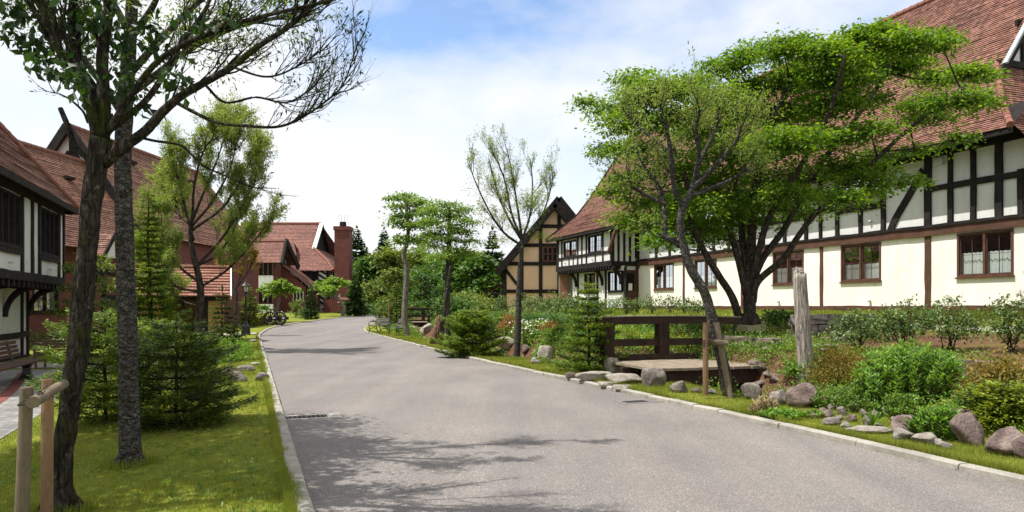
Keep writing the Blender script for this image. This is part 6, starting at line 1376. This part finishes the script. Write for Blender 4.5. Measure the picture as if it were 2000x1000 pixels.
stake_single(760, 645, 590, 'slim pale stake between the two black benches and the pyramid fir', .05)
def stump():
    b = G(853, 672); t = thing('tree_stump', 'reddish split stump of a dead tree left of the tiered tree', 'stump', tuple(b)); mb = MB(); rg = np.random.default_rng(3)
    for k in range(7):
        a = k * .9; r0 = rg.uniform(.12, .24); h = rg.uniform(.7, 1.55); mb.tube([(r0 * math.cos(a), r0 * math.sin(a), -.1), (r0 * .6 * math.cos(a), r0 * .6 * math.sin(a), h * .5), (r0 * .4 * math.cos(a) + .05, r0 * .3 * math.sin(a), h)], [.13, .10, .035], 7, .25, seed=k)
    mb.build('stump', mat_bark('red_bark', (.07, .035, .025), (.17, .09, .065), (.3, .2, .16), None, .5, 9), t, smooth=True)
    P = bez([(.15, .1, 0), (.3, .1, 1.3), (.42, .1, 2.2), (.55, .15, 3.2)], 16); mb = MB(); mb.tube(P, np.linspace(.10, .04, len(P)), 8, .1); mb.build('dead_stem', M['bark_dark'], t, smooth=True)
stump()
def lamp_post():
    b = G(480, 654); t = thing('lamp_post', 'black iron lamp post with glazed lantern on the left verge', 'street lamp', tuple(b)); s = .98
    mb = MB(); mb.lathe([(.27, -.1), (.27, .06), (.25, .10), (.235, .45), (.20, .52), (.12, .58), (.13, .62), (.09, .66)], k=8); mb.build('base', M['black'], t)
    mb = MB(); mb.lathe([(.085, .66), (.07, .72), (.065, 1.1), (.085, 1.12), (.085, 1.16), (.06, 1.18), (.05, 2.12), (.08, 2.15), (.06, 2.2), (.10, 2.26), (.05, 2.3)], k=12); mb.build('column', M['black'], t)
    mb = MB(); mb.lathe([(.10, 2.3), (.115, 2.33), (.115, 2.35)], k=6); 
    for a in range(6): q = a * math.pi / 3; mb.bar((.115 * math.cos(q), .115 * math.sin(q), 2.34), (.19 * math.cos(q), .19 * math.sin(q), 2.66), .025, .025, (math.cos(q), math.sin(q), 0))
    l = mb.build('lantern', M['black'], t)
    mb = MB(); mb.lathe([(.105, 2.352), (.175, 2.65)], k=6); mb.build('lamp_glass', M['lamp_glass'], l)
    mb = MB(); mb.lathe([(.25, 2.64), (.25, 2.67), (.14, 2.77), (.08, 2.86), (.03, 2.88), (.035, 2.93), (.0, 2.97)], k=12); mb.build('lantern_cap', M['black'], l)
lamp_post()
def bench(loc, rz, label, iron='black', wood='bench_grey', L=1.4):
    t = thing('park_bench', label, 'bench', loc, rz)
    for k in range(4): mb = MB(); y = -.05 - k * .105; mb.box(-L / 2, L / 2, y - .085, y, .42 - .006 * k, .45 - .006 * k); mb.build('seat_slat', M[wood], t)
    for k in range(4): mb = MB(); z = .52 + k * .1; y = .0 + k * .035; mb.bar((-L / 2, y, z), (L / 2, y, z), .025, .08, (0, .3, 1)); mb.build('back_slat', M[wood], t)
    for s in (-1, 1):
        x = s * (L / 2 - .12); mb = MB()
        mb.tube(bez([(x, -.50, 0), (x, -.42, .2), (x, -.46, .42), (x, -.2, .4), (x, .03, .42), (x, .14, .92)], 18), .026, 6); mb.tube(bez([(x, .16, 0), (x, .05, .22), (x, .02, .42)], 8), .026, 6)
        mb.tube(bez([(x, -.46, .42), (x, -.48, .6), (x, -.3, .66), (x, .07, .62)], 12), .022, 6); mb.tube(bez([(x, -.42, .2), (x, -.2, .3), (x, .05, .22)], 8), .02, 6)
        mb.build('cast_leg', M[iron], t)
    return t
b = G(778, 656); bench((b[0] + .1, b[1] + .3, b[2]), math.radians(-62), 'nearer black iron bench with pale slats beside the pale trunked maple')
b = G(743, 651); bench((b[0], b[1] + .3, b[2]), math.radians(-48), 'farther black iron bench at the very tip of the grass island')
def left_bench():
    b = GY(112, 20.6); t = thing('park_bench', 'brown slatted park bench facing the brick house, on the pale path at left', 'bench', tuple(b), math.radians(2)); L = 1.3
    for k in range(5): mb = MB(); z = .46 + k * .085; mb.bar((-L / 2, -.0 - k * .02, z), (L / 2, -.0 - k * .02, z), .03, .06, (0, -.2, 1)); mb.build('back_slat', M['bench_wood'], t)
    for k in range(4): mb = MB(); y = .08 + k * .11; mb.box(-L / 2, L / 2, y, y + .09, .40, .43); mb.build('seat_slat', M['bench_wood'], t)
    for s in (-1, 1): x = s * (L / 2 - .03); mb = MB(); mb.bar((x, .04, 0), (x, -.1, .86), .05, .05, (0, 1, 0)); mb.bar((x, .46, 0), (x, .46, .4), .05, .05, (0, 1, 0)); mb.bar((x, .0, .38), (x, .5, .38), .05, .05); mb.build('side_frame', M['bench_wood'], t)
left_bench()
def wall_bench():
    Y = 16.2; b = GY(18, Y); t = thing('slatted_bench', 'dark slatted bench with solid iron pedestals against the jettied house at far left', 'bench', tuple(b), math.radians(110)); L = 3.2
    for k in range(4): mb = MB(); mb.box(-L * .62, L * .62, -.25 + k * .13, -.25 + k * .13 + .11, .44, .48); mb.build('seat_slat', M['brown'], t)
    for k in range(4): mb = MB(); mb.box(-L * .62, L * .62, .30 + k * .03, .33 + k * .03, .56 + k * .1, .64 + k * .1); mb.build('back_slat', M['brown'], t)
    for x in (-L * .42, L * .42): mb = MB(); mb.lathe([(.26, -.02), (.22, .04), (.12, .16), (.10, .3), (.2, .43)], (x, 0, 0), 4, True); mb.bar((x, .28, .4), (x, .42, .95), .08, .05); mb.build('pedestal', M['black'], t)
wall_bench()
def cart():
    b = G(540, 635); t = thing('cart_wheels', 'black spoked cart wheel pair parked on the verge before the red house', 'cart', tuple(b), math.radians(-12)); R = .52
    for k, x in enumerate((-.3, .34)):
        mb = MB(); th = np.linspace(0, 2 * np.pi, 28); c = np.array([x, -.35 if k == 0 else -.1, R])
        mb.tube([c + [R * .93 * math.cos(a), 0, R * .93 * math.sin(a)] for a in th], .085, 6, cap=False); w = mb.build('wheel', M['black'], t)
        mb = MB()
        for a in np.linspace(0, 2 * np.pi, 13)[:-1]: mb.tube([c, c + [R * .9 * math.cos(a), 0, R * .9 * math.sin(a)]], .045, 6)
        mb.build('spokes', M['black'], w); mb = MB(); mb.tube([c - [0, .12, 0], c + [0, .12, 0]], .17, 10); mb.build('hub', M['black'], w)
    mb = MB(); mb.bar((-.3, -.3, R), (-.3, .8, R), .12, .12); mb.bar((.34, -.1, R), (.34, .8, R), .12, .12); mb.box(-.6, .6, .15, .75, R - .12, R + .1); mb.build('axle_frame', M['timber'], t)
cart()
# ------------------------------------------------------------------ rocks
def rk(px, py, w, h, label, mat='rock', flat=0.0, d=None, seed=None, group=None, dy=0.0, planes=11, name='rock', sink=.25):
    b = G(px, py); S = b[1] / F; w *= 1.12 if px > 1440 else 1.0; h *= 1.12 if px > 1440 else 1.0; W = w * S; dd = (d or .8) * W; b = b + np.array([0, dd * .35 + dy, 0]); b[2] = float(H(b[0], b[1]))
    zt = EYE + (HY - (py - h)) * S; hh = max(.08, (zt - b[2]) if dy == 0 else h * S)
    return rock(label, b, W, dd, hh, M[mat], seed if seed is not None else int(px * 3 + py), flat, sink, name, 'rock', group, planes, RNG.uniform(-.5, .5))
SG = 'stones edging the garden bed'
for a in (
    (1280, 757, 52, 46, 'big wedge shaped grey boulder at the near left end of the footbridge', 'rock', .25), (1331, 768, 40, 26, 'squat grey boulder right of the big wedge shaped boulder', 'rock'), (1118, 740, 27, 15, 'lone rounded stone at the kerb below the layered fir', 'rock_purple'),
    (1578, 798, 66, 44, 'large purple brown boulder in the bed below the log post', 'rock_purple'), (1523, 792, 34, 34, 'pointed grey rock left of the large purple brown boulder', 'rock'), (1513, 752, 32, 22, 'brown rock under the right end of the footbridge', 'rock_purple'), (1485, 762, 30, 18, 'round brown rock at the foot of the dry leaved plant', 'rock_purple'), (1470, 782, 40, 30, 'broad rock at the dark mouth of the stream under the bridge', 'rock'),
    (1770, 852, 44, 40, 'upright pinkish boulder on the verge, left of a low pale boulder', 'rock_purple', .1), (1772, 862, 54, 22, 'mossy flat boulder at the foot of the upright pinkish boulder', 'rock'), (1811, 870, 46, 26, 'low pale boulder on the verge below the bright green bush', 'rock_pale'),
    (1905, 872, 62, 58, 'large purple boulder with a ridged top at the verge, right part', 'rock_purple'), (1885, 850, 66, 46, 'broad pinkish boulder behind the large ridged purple boulder', 'rock_purple'), (1972, 893, 74, 52, 'dark jagged boulder with a yellow lichen spot in the right corner', 'rock_purple'), (2030, 900, 70, 46, 'dark boulder cut off by the right border', 'rock_purple'),
    (1698, 833, 20, 20, 'small grey stone with a dark hole beside a green blade', 'rock'), (1735, 812, 24, 24, 'pale cracked stone just under the bright green bush', 'rock_pale'), (1708, 847, 80, 10, 'long flat slab lying along the verge', 'rock_pale', .3), (1634, 832, 44, 14, 'flat stone on the verge left of the long slab', 'rock'),
    (1067, 712, 34, 42, 'tall pale standing rock left of the layered fir', 'rock_pale', .1), (1050, 712, 28, 14, 'low dark rock left of the tall pale standing rock', 'rock'), (1025, 697, 24, 26, 'squared rock right of the bare topped tree foot', 'rock_purple'), (990, 690, 44, 32, 'big pale rock behind the foot of the bare topped tree', 'rock_pale'), (1045, 700, 22, 16, 'pale rock between the stake and the standing rock', 'rock_pale'),
    (968, 682, 40, 14, 'flat rock between the round yew bush and the bare topped tree', 'rock_pale', .3), (836, 652, 34, 24, 'pale angular rock left of the reddish stump', 'rock_pale'), (822, 657, 22, 14, 'grey rock at the foot of the pale trunked maple', 'rock_pale'), (805, 645, 26, 10, 'rock in front of the far footbridge', 'rock'),
    (505, 745, 34, 17, 'dark streaked rock next to the left kerb', 'rock'), (465, 747, 30, 26, 'mossy rounded rock left of the dark streaked rock', 'rock'), (445, 738, 30, 20, 'reddish rock half hidden by the fir bush', 'rock_purple'), (480, 726, 44, 14, 'low wide rock behind the dark streaked rock', 'rock', .2), (500, 714, 26, 8, 'pale flat rock farthest from the fir bush on the left verge', 'rock_pale', .3), (492, 668, 20, 6, 'small flat rock just below the lamp post', 'rock', .2),
    (1498, 690, 22, 12, 'grey stone behind the far end of the bridge deck', 'rock'), (1487, 735, 40, 30, 'earthy lump of rock beside the log post foot', 'rock_purple'), (1655, 700, 34, 10, 'flat stone step right of the log post', 'rock_pale', .35)):
    rk(*a[:5], *(a[5:]))
for px, py, w, h in ((1648, 812, 20, 16), (1628, 803, 17, 15), (1672, 806, 24, 16), (1690, 815, 16, 14), (1668, 825, 22, 16), (1608, 812, 18, 14), (1655, 838, 20, 14), (1590, 818, 16, 10), (1718, 838, 18, 10), (1545, 772, 20, 14), (1620, 818, 22, 16), (1640, 824, 16, 12), (1680, 794, 22, 18), (1662, 788, 18, 14), (1715, 818, 20, 16), (1575, 812, 18, 12), (1850, 878, 26, 16), (1835, 872, 18, 12), (1790, 842, 20, 16), (1362, 768, 24, 11), (1390, 770, 24, 11), (1432, 776, 14, 8), (1440, 768, 30, 22), (1500, 738, 18, 12), (1750, 826, 16, 12)):
    rk(px, py, w, h, 'small rounded stone in the rock edging between verge and garden bed', 'rock' if (px % 3) else 'rock_purple', 0, None, None, SG)
for a in ((1163, 747, 66, 20, 'long lowest stone of the steps to the footbridge', .35), (1226, 752, 66, 22, 'broad front stone of the steps, next to the big wedge shaped boulder', .35), (1190, 759, 40, 12, 'small stone wedged low in the middle of the steps', .2), (1218, 764, 34, 10, 'flat stone sunk in the verge below the steps', .3), (1166, 728, 46, 14, 'flat upper left stone of the steps by the layered fir', .35), (1197, 732, 34, 28, 'tall block standing in the middle of the steps', .2), (1212, 728, 26, 22, 'squared block behind the middle of the steps', .2), (1250, 732, 62, 18, 'flat top stone of the steps touching the bridge deck', .4)):
    rk(a[0], a[1], a[2] * 1.18, a[3] * 1.2, a[4], 'rock_pale', a[5], .8, None, 'stones of the steps to the footbridge', 0, 9, 'step_stone')
def dry_wall(p0, p1, h, d, label, seed, mat='rock', course=.11, base_z=None, slope=0):
    rg = np.random.default_rng(seed); p0 = np.asarray(p0, float); p1 = np.asarray(p1, float); L = np.linalg.norm(p1 - p0); a = math.atan2(p1[1] - p0[1], p1[0] - p0[0]); z0 = float(H(*p0[:2])) - .15 if base_z is None else base_z
    t = thing('dry_stone_wall', label, 'wall', (p0[0], p0[1], z0), a); mb = MB(); z = 0
    while z < h:
        c = course * rg.uniform(.75, 1.3); x = rg.uniform(-.2, 0)
        while x < L:
            w = rg.uniform(.18, .55); q = rg.normal(0, .012, (8, 3)) + 0; y = rg.normal(0, .03)
            V = np.array([[i, j, k] for k in (z, z + c * .93) for j in (y, y + d) for i in (x, x + w * .96)]) + q
            mb.add(V, [[0, 2, 3, 1], [4, 5, 7, 6], [0, 1, 5, 4], [2, 6, 7, 3], [0, 4, 6, 2], [1, 3, 7, 5]]); x += w
        z += c
    mb.build('stonework', M[mat], t)
dry_wall(G(1585, 668)[:2] + np.array([.4, 1.2]), G(1720, 650)[:2] + np.array([.6, 1.6]), .62, .5, 'grey dry stone retaining wall right of the log post under the lawn', 4)
dry_wall(G(1395, 700)[:2] + np.array([.1, .6]), G(1510, 702)[:2] + np.array([.2, .8]), .42, .4, 'low rusty brick coloured stone wall behind the right half of the footbridge', 6, 'rock_purple', .08)
dry_wall(G(1905, 748)[:2] + np.array([0, .2]), G(1942, 748)[:2] + np.array([0, .2]), .42, .35, 'short stack of brown edging stones right of the bright green bush', 8, 'rock_purple', .08)
def pedestal():
    b = G(1480, 662); b[1] += .5; b[2] = float(H(b[0], b[1])); S = b[1] / F; t = thing('stone_pedestal', 'mossy block of stone with a flat cap beside the maple foot and bridge rail', 'pedestal', tuple(b), .25)
    z1 = EYE + (HY - 634) * S - b[2]; mb = MB(); mb.box(-.16, .16, -.2, .2, -.1, z1 - .2, .012); mb.build('shaft', M['rock'], t)
    mb = MB(); mb.box(-.25, .25, -.28, .28, z1 - .2, z1, .015); mb.build('cap', mat_rough('mossy_cap', (.16, .17, .07), (.33, .31, .18), 6), t)
pedestal()
for k, (px, py, w) in enumerate(((1630, 690, 70), (1612, 680, 66), (1640, 668, 70), (1660, 657, 66))): rk(px, py, w, 9, ('lowest', 'second', 'third', 'top')[k] + ' grey slab of the rough steps climbing right of the log post', 'rock', .4, .6, None, 'rough slab steps to the lawn', 0, 9, 'step_stone')

# ------------------------------------------------------------------ garden plants on the right
def sh(px, py, w, h, label, mat, n, L, W, d=.8, dy=.0, fn=shrub, **k):
    b = G(px, py); S = b[1] / F; ww = w * S; b = b + np.array([0, ww * d * .4 + dy, 0]); b[2] = float(H(b[0], b[1])); hh = EYE + (HY - (py - h)) * S - b[2]; hh = max(hh, h * S * .8)
    return fn(label, b, ww, ww * d, hh, M[mat], n, L, W, **k)
sh(1658, 758, 118, 78, 'olive and rust tinted mounded shrub right of the log post', 'rust', 4200, .055, .018, sub=.09, name='mounded_shrub')
def hc(px, py, w, h, label, mat, n, L, W, d=.8, **k): return sh(px, py, w, h, label, mat, n, L, W, d, 0, herb_clump, **k)
hc(1808, 795, 205, 118, 'big bright green leafy clump in the middle of the right bed', 'herb', 330, .085, .026, .8)
hc(1740, 778, 70, 70, 'lower leafy shoots at the left of the big bright green clump', 'herb', 70, .08, .025)
hc(1700, 804, 120, 50, 'light green low plants between the small stones and the big clump', 'gcover', 110, .06, .026)
hc(1650, 800, 100, 44, 'yellow green low plants below the mounded rust tinted shrub', 'gcover', 90, .06, .026)
hc(1850, 862, 100, 70, 'leafy plants spilling between the pale boulder and the ridged boulder', 'herb', 130, .075, .03)
hc(1770, 818, 90, 48, 'low green plants in front of the big bright clump', 'gcover', 80, .06, .03)
hc(1925, 828, 110, 70, 'soft green ferny plants behind the broad pinkish boulder', 'gcover', 110, .07, .022)
sh(1975, 800, 120, 105, 'rust and green leaning shrub at the right border', 'rust', 3000, .06, .024, sub=.10, name='mounded_shrub')
conifer('golden green low yew with long sprays in the right corner', G(1985, 858) + [0.3, .6, 0], .6, .7, M['gold'], L=.075, W=.02, dens=.9, prof=.5, tiers=9, name='yew_bush', cat='bush', droop=.1)
hc(1500, 815, 60, 40, 'dry pale leaved plant hanging over the rocks at the stream mouth', 'dry', 36, .09, .016)
hc(1535, 822, 80, 22, 'low leafy weeds along the verge under the pointed grey rock', 'herb', 90, .055, .03)
hc(1596, 818, 60, 16, 'tiny leafy weeds along the verge below the purple brown boulder', 'gcover', 60, .05, .025)
sh(1563, 748, 62, 44, 'glossy dark plant at the left foot of the log post', 'herb', 700, .075, .028, name='leafy_plant', cat='plant', sub=.07)
sh(1612, 748, 52, 46, 'narrow leaved blue green plant at the right foot of the log post', 'reed', 500, .11, .02, name='leafy_plant', cat='plant', sub=.07)
for px, py, w, h, lab in ((1692, 692, 112, 92, 'small sparse rose bush right of the log post on bare earth'), (1786, 686, 104, 112, 'second rose bush from the log post on bare earth'), (1873, 692, 112, 122, 'tall rose bush above the big bright green clump'), (1992, 694, 96, 122, 'rose bush cut off by the right border'), (1745, 668, 60, 50, 'small rose bush set back between the first two rose bushes')):
    sh(px, py, w * .92, h * .92, lab, 'rose', 1250 if w > 70 else 450, .062, .038, open_=.6, legs=.22, sub=.085, stems=8, name='rose_bush', cat='bush', wood='bark_dark')
RG = 'rose bushes in the row along the garden path'
for px, py, w, h in ((1215, 622, 44, 42), (1252, 621, 50, 44), (1310, 622, 50, 46), (1275, 618, 34, 34), (1350, 620, 44, 40), (1385, 620, 44, 40), (1415, 622, 40, 34)):
    sh(px, py, w, h, 'thin rose bush in the row behind the footbridge rail', 'rose', 420, .09, .055, dy=3.5, open_=.6, legs=.2, sub=.11, stems=7, name='rose_bush', cat='bush', group=RG)
HG = 'bushes forming the hedge before the orange house'
for px, py, w, h in ((905, 613, 48, 32), (940, 614, 46, 34), (975, 614, 46, 34), (1022, 614, 44, 36), (1050, 615, 46, 38), (1078, 616, 46, 40), (1105, 617, 44, 38), (1132, 617, 44, 36), (1165, 617, 40, 32)):
    sh(px, py, w, h, 'olive leaved bush in the hedge between garden and orange house', 'rose', 900, .13, .075, dy=1.5, legs=.15, sub=.2, stems=8, name='hedge_bush', cat='bush', group=HG)
for a in ((993, 668, 40, 44, 'bright orange brown shrub behind the bare topped tree', 'orange_l', 1200, .09, .028), (1075, 655, 36, 26, 'reddish low shrub behind the tall pale standing rock', 'orange_l', 500, .09, .03), (895, 640, 40, 22, 'orange tinted low shrub behind the round yew bush', 'orange_l', 500, .12, .04), (1296, 708, 66, 40, 'golden yellow green bush framed by the footbridge rail', 'gold', 1300, .08, .035), (1352, 706, 50, 34, 'second golden bush behind the footbridge posts', 'gold', 700, .07, .03), (1240, 690, 44, 50, 'lime green shrub left of the footbridge rail', 'gold', 700, .075, .03), (1245, 655, 66, 26, 'green shrub behind the left end of the footbridge rail', 'gcover', 900, .09, .04),
          (1300, 655, 80, 24, 'dark green low shrub seen through the upper gap of the bridge rail', 'far_green', 1100, .08, .045), (1390, 655, 90, 24, 'dark green ground hugging shrub under the maple', 'far_green', 1200, .08, .045), (1545, 640, 90, 30, 'shaded dark green shrub in front of the long house right of the maple', 'far_green', 1600, .10, .05), (1500, 652, 40, 20, 'ferny light green plant under the mossy stone cap', 'gold', 350, .07, .03), (930, 622, 40, 40, 'yellow green rounded bush at the left end of the hedge', 'far_lime', 700, .14, .07)):
    sh(a[0], a[1], a[2], a[3], a[4], a[5], a[6], a[7], a[8], dy=.4, sub=.11, name='low_shrub')
for a in ((965, 668, 44, 46, 'upright green perennials between the yew bush and orange shrub', 'herb', 60, .12, .04), (1040, 668, 40, 40, 'white flecked green perennials right of the bare topped tree', 'gcover', 55, .12, .05), (1062, 690, 50, 22, 'low bright leaves before the tall pale standing rock', 'herb', 60, .10, .05), (1085, 668, 46, 30, 'light green perennials under the hedge left of the layered fir', 'gcover', 60, .11, .035), (950, 645, 60, 20, 'pale green perennials behind the round yew bush', 'gcover', 60, .13, .045), (880, 650, 36, 24, 'yellowish low plants beside the tiered tree', 'gold', 40, .14, .05), (840, 636, 30, 18, 'bright yellow green plant in front of the far footbridge', 'gold', 40, .16, .07)):
    hc(*a[:9])
for px, py, w, h, lab, mt in ((1100, 646, 56, 36, 'tall blue green grass clump left of the layered fir top', 'reed'), (1045, 640, 46, 34, 'green grass clump under the hedge', 'reed'), (990, 640, 40, 36, 'dark green grass clump left of the orange shrub', 'reed'), (1702, 832, 16, 34, 'single broad green blade plant among the small stones', 'herb'), (1080, 700, 26, 30, 'ferny yellow tuft on the tall pale standing rock', 'gold'), (1905, 850, 20, 26, 'green blade tuft between the boulders at right', 'herb')):
    b = G(px, py); S = b[1] / F; blade_clump(lab, b, w * S, h * S, M[mt], 300 if w > 30 else 40, .02)
mb = MB(); rg = np.random.default_rng(2); c = G(1040, 662); n = 160
C = c + np.stack([rg.normal(0, .5, n), rg.normal(0, .4, n), rg.uniform(.2, .75, n)], -1); mb.leaves(C, rnd_dirs(n, rg), rnd_dirs(n, rg) + [0, -.6, .8], .07, .06); tag(mb.build('blossoms', M['white_fl']), kind='stuff')

# ------------------------------------------------------------------ grass, ground cover, litter: nobody could count these
def blades(X, Y, Z, L, W, rg, lean=.35):
    n = len(X); O = np.stack([X, Y, Z - .004], -1); a = rg.uniform(0, 6.283, n); D = np.stack([np.cos(a) * lean * rg.uniform(.2, 1.3, n), np.sin(a) * lean * rg.uniform(.2, 1.3, n), np.ones(n)], -1)
    b = rg.uniform(0, 6.283, n); S = np.stack([np.cos(b), np.sin(b), 0 * b], -1); L = L[:, None]; W = W[:, None]
    return np.stack([O - S * W / 2, O + S * W / 2, O + D * L], 1).reshape(-1, 3)
def lawn():
    rg = np.random.default_rng(21); mb = MB()
    def put(n, side, s0, s1, y0, y1, Lm, Wm, lo=.0, pw=2.0):
        u = rg.uniform(0, 1, n); y = (y0 ** (1 - pw) + u * (y1 ** (1 - pw) - y0 ** (1 - pw))) ** (1 / (1 - pw)); s = rg.uniform(s0, s1, n)
        x = (XL(y) - s) if side < 0 else (XR(y) + s)
        if side < 0:
            e = XL(y) - 3.75 - .35 * np.sin(y * .33 + .4) - .14 * np.clip(y - 8, 0, 12); keep = (x > e + .02) | (y > 20.4); x, y = x[keep], y[keep]
        dens = fbm(np.stack([x * 1.3, y * 1.3, 0 * x], -1), 31, 3); k = rg.uniform(0, 1, len(x)) < .75 + dens * 1.2; x, y = x[k], y[k]
        z = H(x, y); sc = .7 + .9 * np.clip(.5 + dens[k] * 2, 0, 1); far = np.clip(y / 9, .8, 3.2)
        V = blades(x, y, z, Lm * sc * rg.uniform(.6, 1.3, len(x)) * np.clip(far, 1, 1.6), Wm * far * rg.uniform(.7, 1.3, len(x)), rg, .5); mb.add(V, None, np.arange(len(V)).reshape(-1, 3))
    put(190000, -1, .15, 5.5, 4.2, 30, .034, .0055, pw=1.7)
    put(110000, 1, .13, 1.9, 5.5, 45, .034, .0055, pw=1.6)
    put(16000, -1, .14, .22, 4, 40, .06, .007); put(14000, 1, .125, .2, 5.5, 45, .06, .007)
    put(26000, 1, 9.6, 17, 14, 48, .06, .012, pw=1.1)
    put(4000, 1, -.05, .02, 5.5, 30, .035, .006)
    for (bx, by, r0, n) in ((GY(116, 5.55)[0], 5.55, .17, 900), (GY(255, 7.25)[0], 7.25, .18, 900), (-3.05, 4.9, .06, 250), (-3.3, 4.9, .06, 250)):   # longer tufts the mower leaves
        a = rg.uniform(0, 6.283, n); r = r0 + np.abs(rg.normal(0, .05, n)); x = bx + r * np.cos(a); y = by + r * np.sin(a); V = blades(x, y, H(x, y), rg.uniform(.04, .13, n), np.full(n, .006), rg, .5); mb.add(V, None, np.arange(len(V)).reshape(-1, 3))
    n = 5000; y = 4.2 + 20 * rg.uniform(0, 1, n) ** 1.6; cl = fbm(np.stack([y * 1.7, 0 * y, 0 * y], -1), 9, 3) > .04; y = y[cl]; n = len(y); x = XL(y) - .12 + rg.uniform(-.02, .04, n); V = blades(x, y, ZR(y) + .05, rg.uniform(.04, .10, n), np.full(n, .006), rg, .9); mb.add(V, None, np.arange(len(V)).reshape(-1, 3))
    tag(mb.build('grass', M['grass']), kind='stuff')
    mb = MB(); n = 1500; y = 4.4 + 18 * rg.uniform(0, 1, n) ** 1.5; x = XL(y) - rg.uniform(.2, 3.5, n); k = fbm(np.stack([x, y, 0 * x], -1), 91, 3) > .03; x, y = x[k], y[k]; per = 7; m = len(x) * per
    C = np.repeat(np.stack([x, y, H(x, y) + .012], -1), per, 0); A = rnd_dirs(m, rg) * [1, 1, .25] + [0, 0, .25]; mb.leaves(C, A, rnd_dirs(m, rg) * .3 + [0, 0, 1], rg.uniform(.025, .06, m), rg.uniform(.012, .024, m)); tag(mb.build('lawn_weeds', M['gcover']), kind='stuff')
lawn()
def cover():
    rg = np.random.default_rng(8)
    for name, mt, n, thr, sd, d0, d1, hh in (('ground_cover', 'gcover', 13000, -.05, 41, 1.55, 8.8, .16), ('ground_cover', 'herb', 6000, .02, 55, 1.7, 5.5, .2), ('ground_cover', 'rust', 1500, .08, 77, 2.0, 8.5, .14)):
        mb = MB(); y = 5.5 + 46 * rg.uniform(0, 1, n) ** 1.5; x = XR(y) + rg.uniform(d0, d1, n); f = fbm(np.stack([x * .55, y * .4, 0 * x], -1), sd, 3)
        dr = x - XR(y); k = (f > thr - .13 * (y > 15)) & ~((dr > 5.0) & (dr < 7.6) & (y < 15) & (y > 9)) & (ditch(x, y) < .5) & ((dr < 5) | (y > 20) | (rg.uniform(0, 1, n) < .35)); x, y = x[k], y[k]; z = H(x, y); per = 16; m = len(x) * per
        C = np.repeat(np.stack([x, y, z], -1), per, 0) + rg.normal(0, 1, (m, 3)) * np.array([.13, .13, .05]); C[:, 2] += np.abs(rg.normal(0, hh * .5, m)) + .01
        sc = np.clip(np.repeat(y, per) / 13, .8, 2.2); A = rnd_dirs(m, rg) + [0, 0, .35]; N = rnd_dirs(m, rg) * .6 + [0, 0, 1]
        mb.leaves(C, A, N, .055 * sc * rg.uniform(.6, 1.3, m), .03 * sc * rg.uniform(.6, 1.2, m), .05); tag(mb.build(name, M[mt]), kind='stuff')
    mb = MB(); n = 2600; y = 5.6 + 16 * rg.uniform(0, 1, n) ** 1.3; x = XR(y) + rg.uniform(3.2, 9, n); mb.leaves(np.stack([x, y, H(x, y) + .012], -1), rnd_dirs(n, rg) * [1, 1, .25], rnd_dirs(n, rg) * .4 + [0, 0, 1], rg.uniform(.02, .07, n), rg.uniform(.012, .03, n)); tag(mb.build('wood_chips', M['dry']), kind='stuff')
    mb = MB(); n = 500; y = 4.6 + 5 * rg.uniform(0, 1, n); x = XL(y) + np.abs(rg.normal(0, .10, n)) + .005; x = np.where((y > 7.6) & (y < 8.6), x + rg.uniform(0, .1, n), x)
    mb.leaves(np.stack([x, y, ZR(y) + .006], -1), rnd_dirs(n, rg) * [1, 1, .2], rnd_dirs(n, rg) * .4 + [0, 0, 1], rg.uniform(.01, .03, n), rg.uniform(.006, .014, n)); n = 420; y = 5.8 + 30 * rg.uniform(0, 1, n) ** 1.6; x = XR(y) - np.abs(rg.normal(0, .12, n)) - .005; mb.leaves(np.stack([x, y, ZR(y) + .006], -1), rnd_dirs(n, rg) * [1, 1, .2], rnd_dirs(n, rg) * .4 + [0, 0, 1], rg.uniform(.01, .035, n), rg.uniform(.006, .016, n))
    n = 160; y = 4.5 + 20 * rg.uniform(0, 1, n) ** 1.5; f = rg.uniform(0.03, .97, n); x = XL(y) * (1 - f) + XR(y) * f; mb.leaves(np.stack([x, y, ZR(y) + .007], -1), rnd_dirs(n, rg) * [1, 1, .2], rnd_dirs(n, rg) * .4 + [0, 0, 1], rg.uniform(.012, .03, n), rg.uniform(.006, .015, n))
    tag(mb.build('leaf_litter', M['dry']), kind='stuff')
cover()
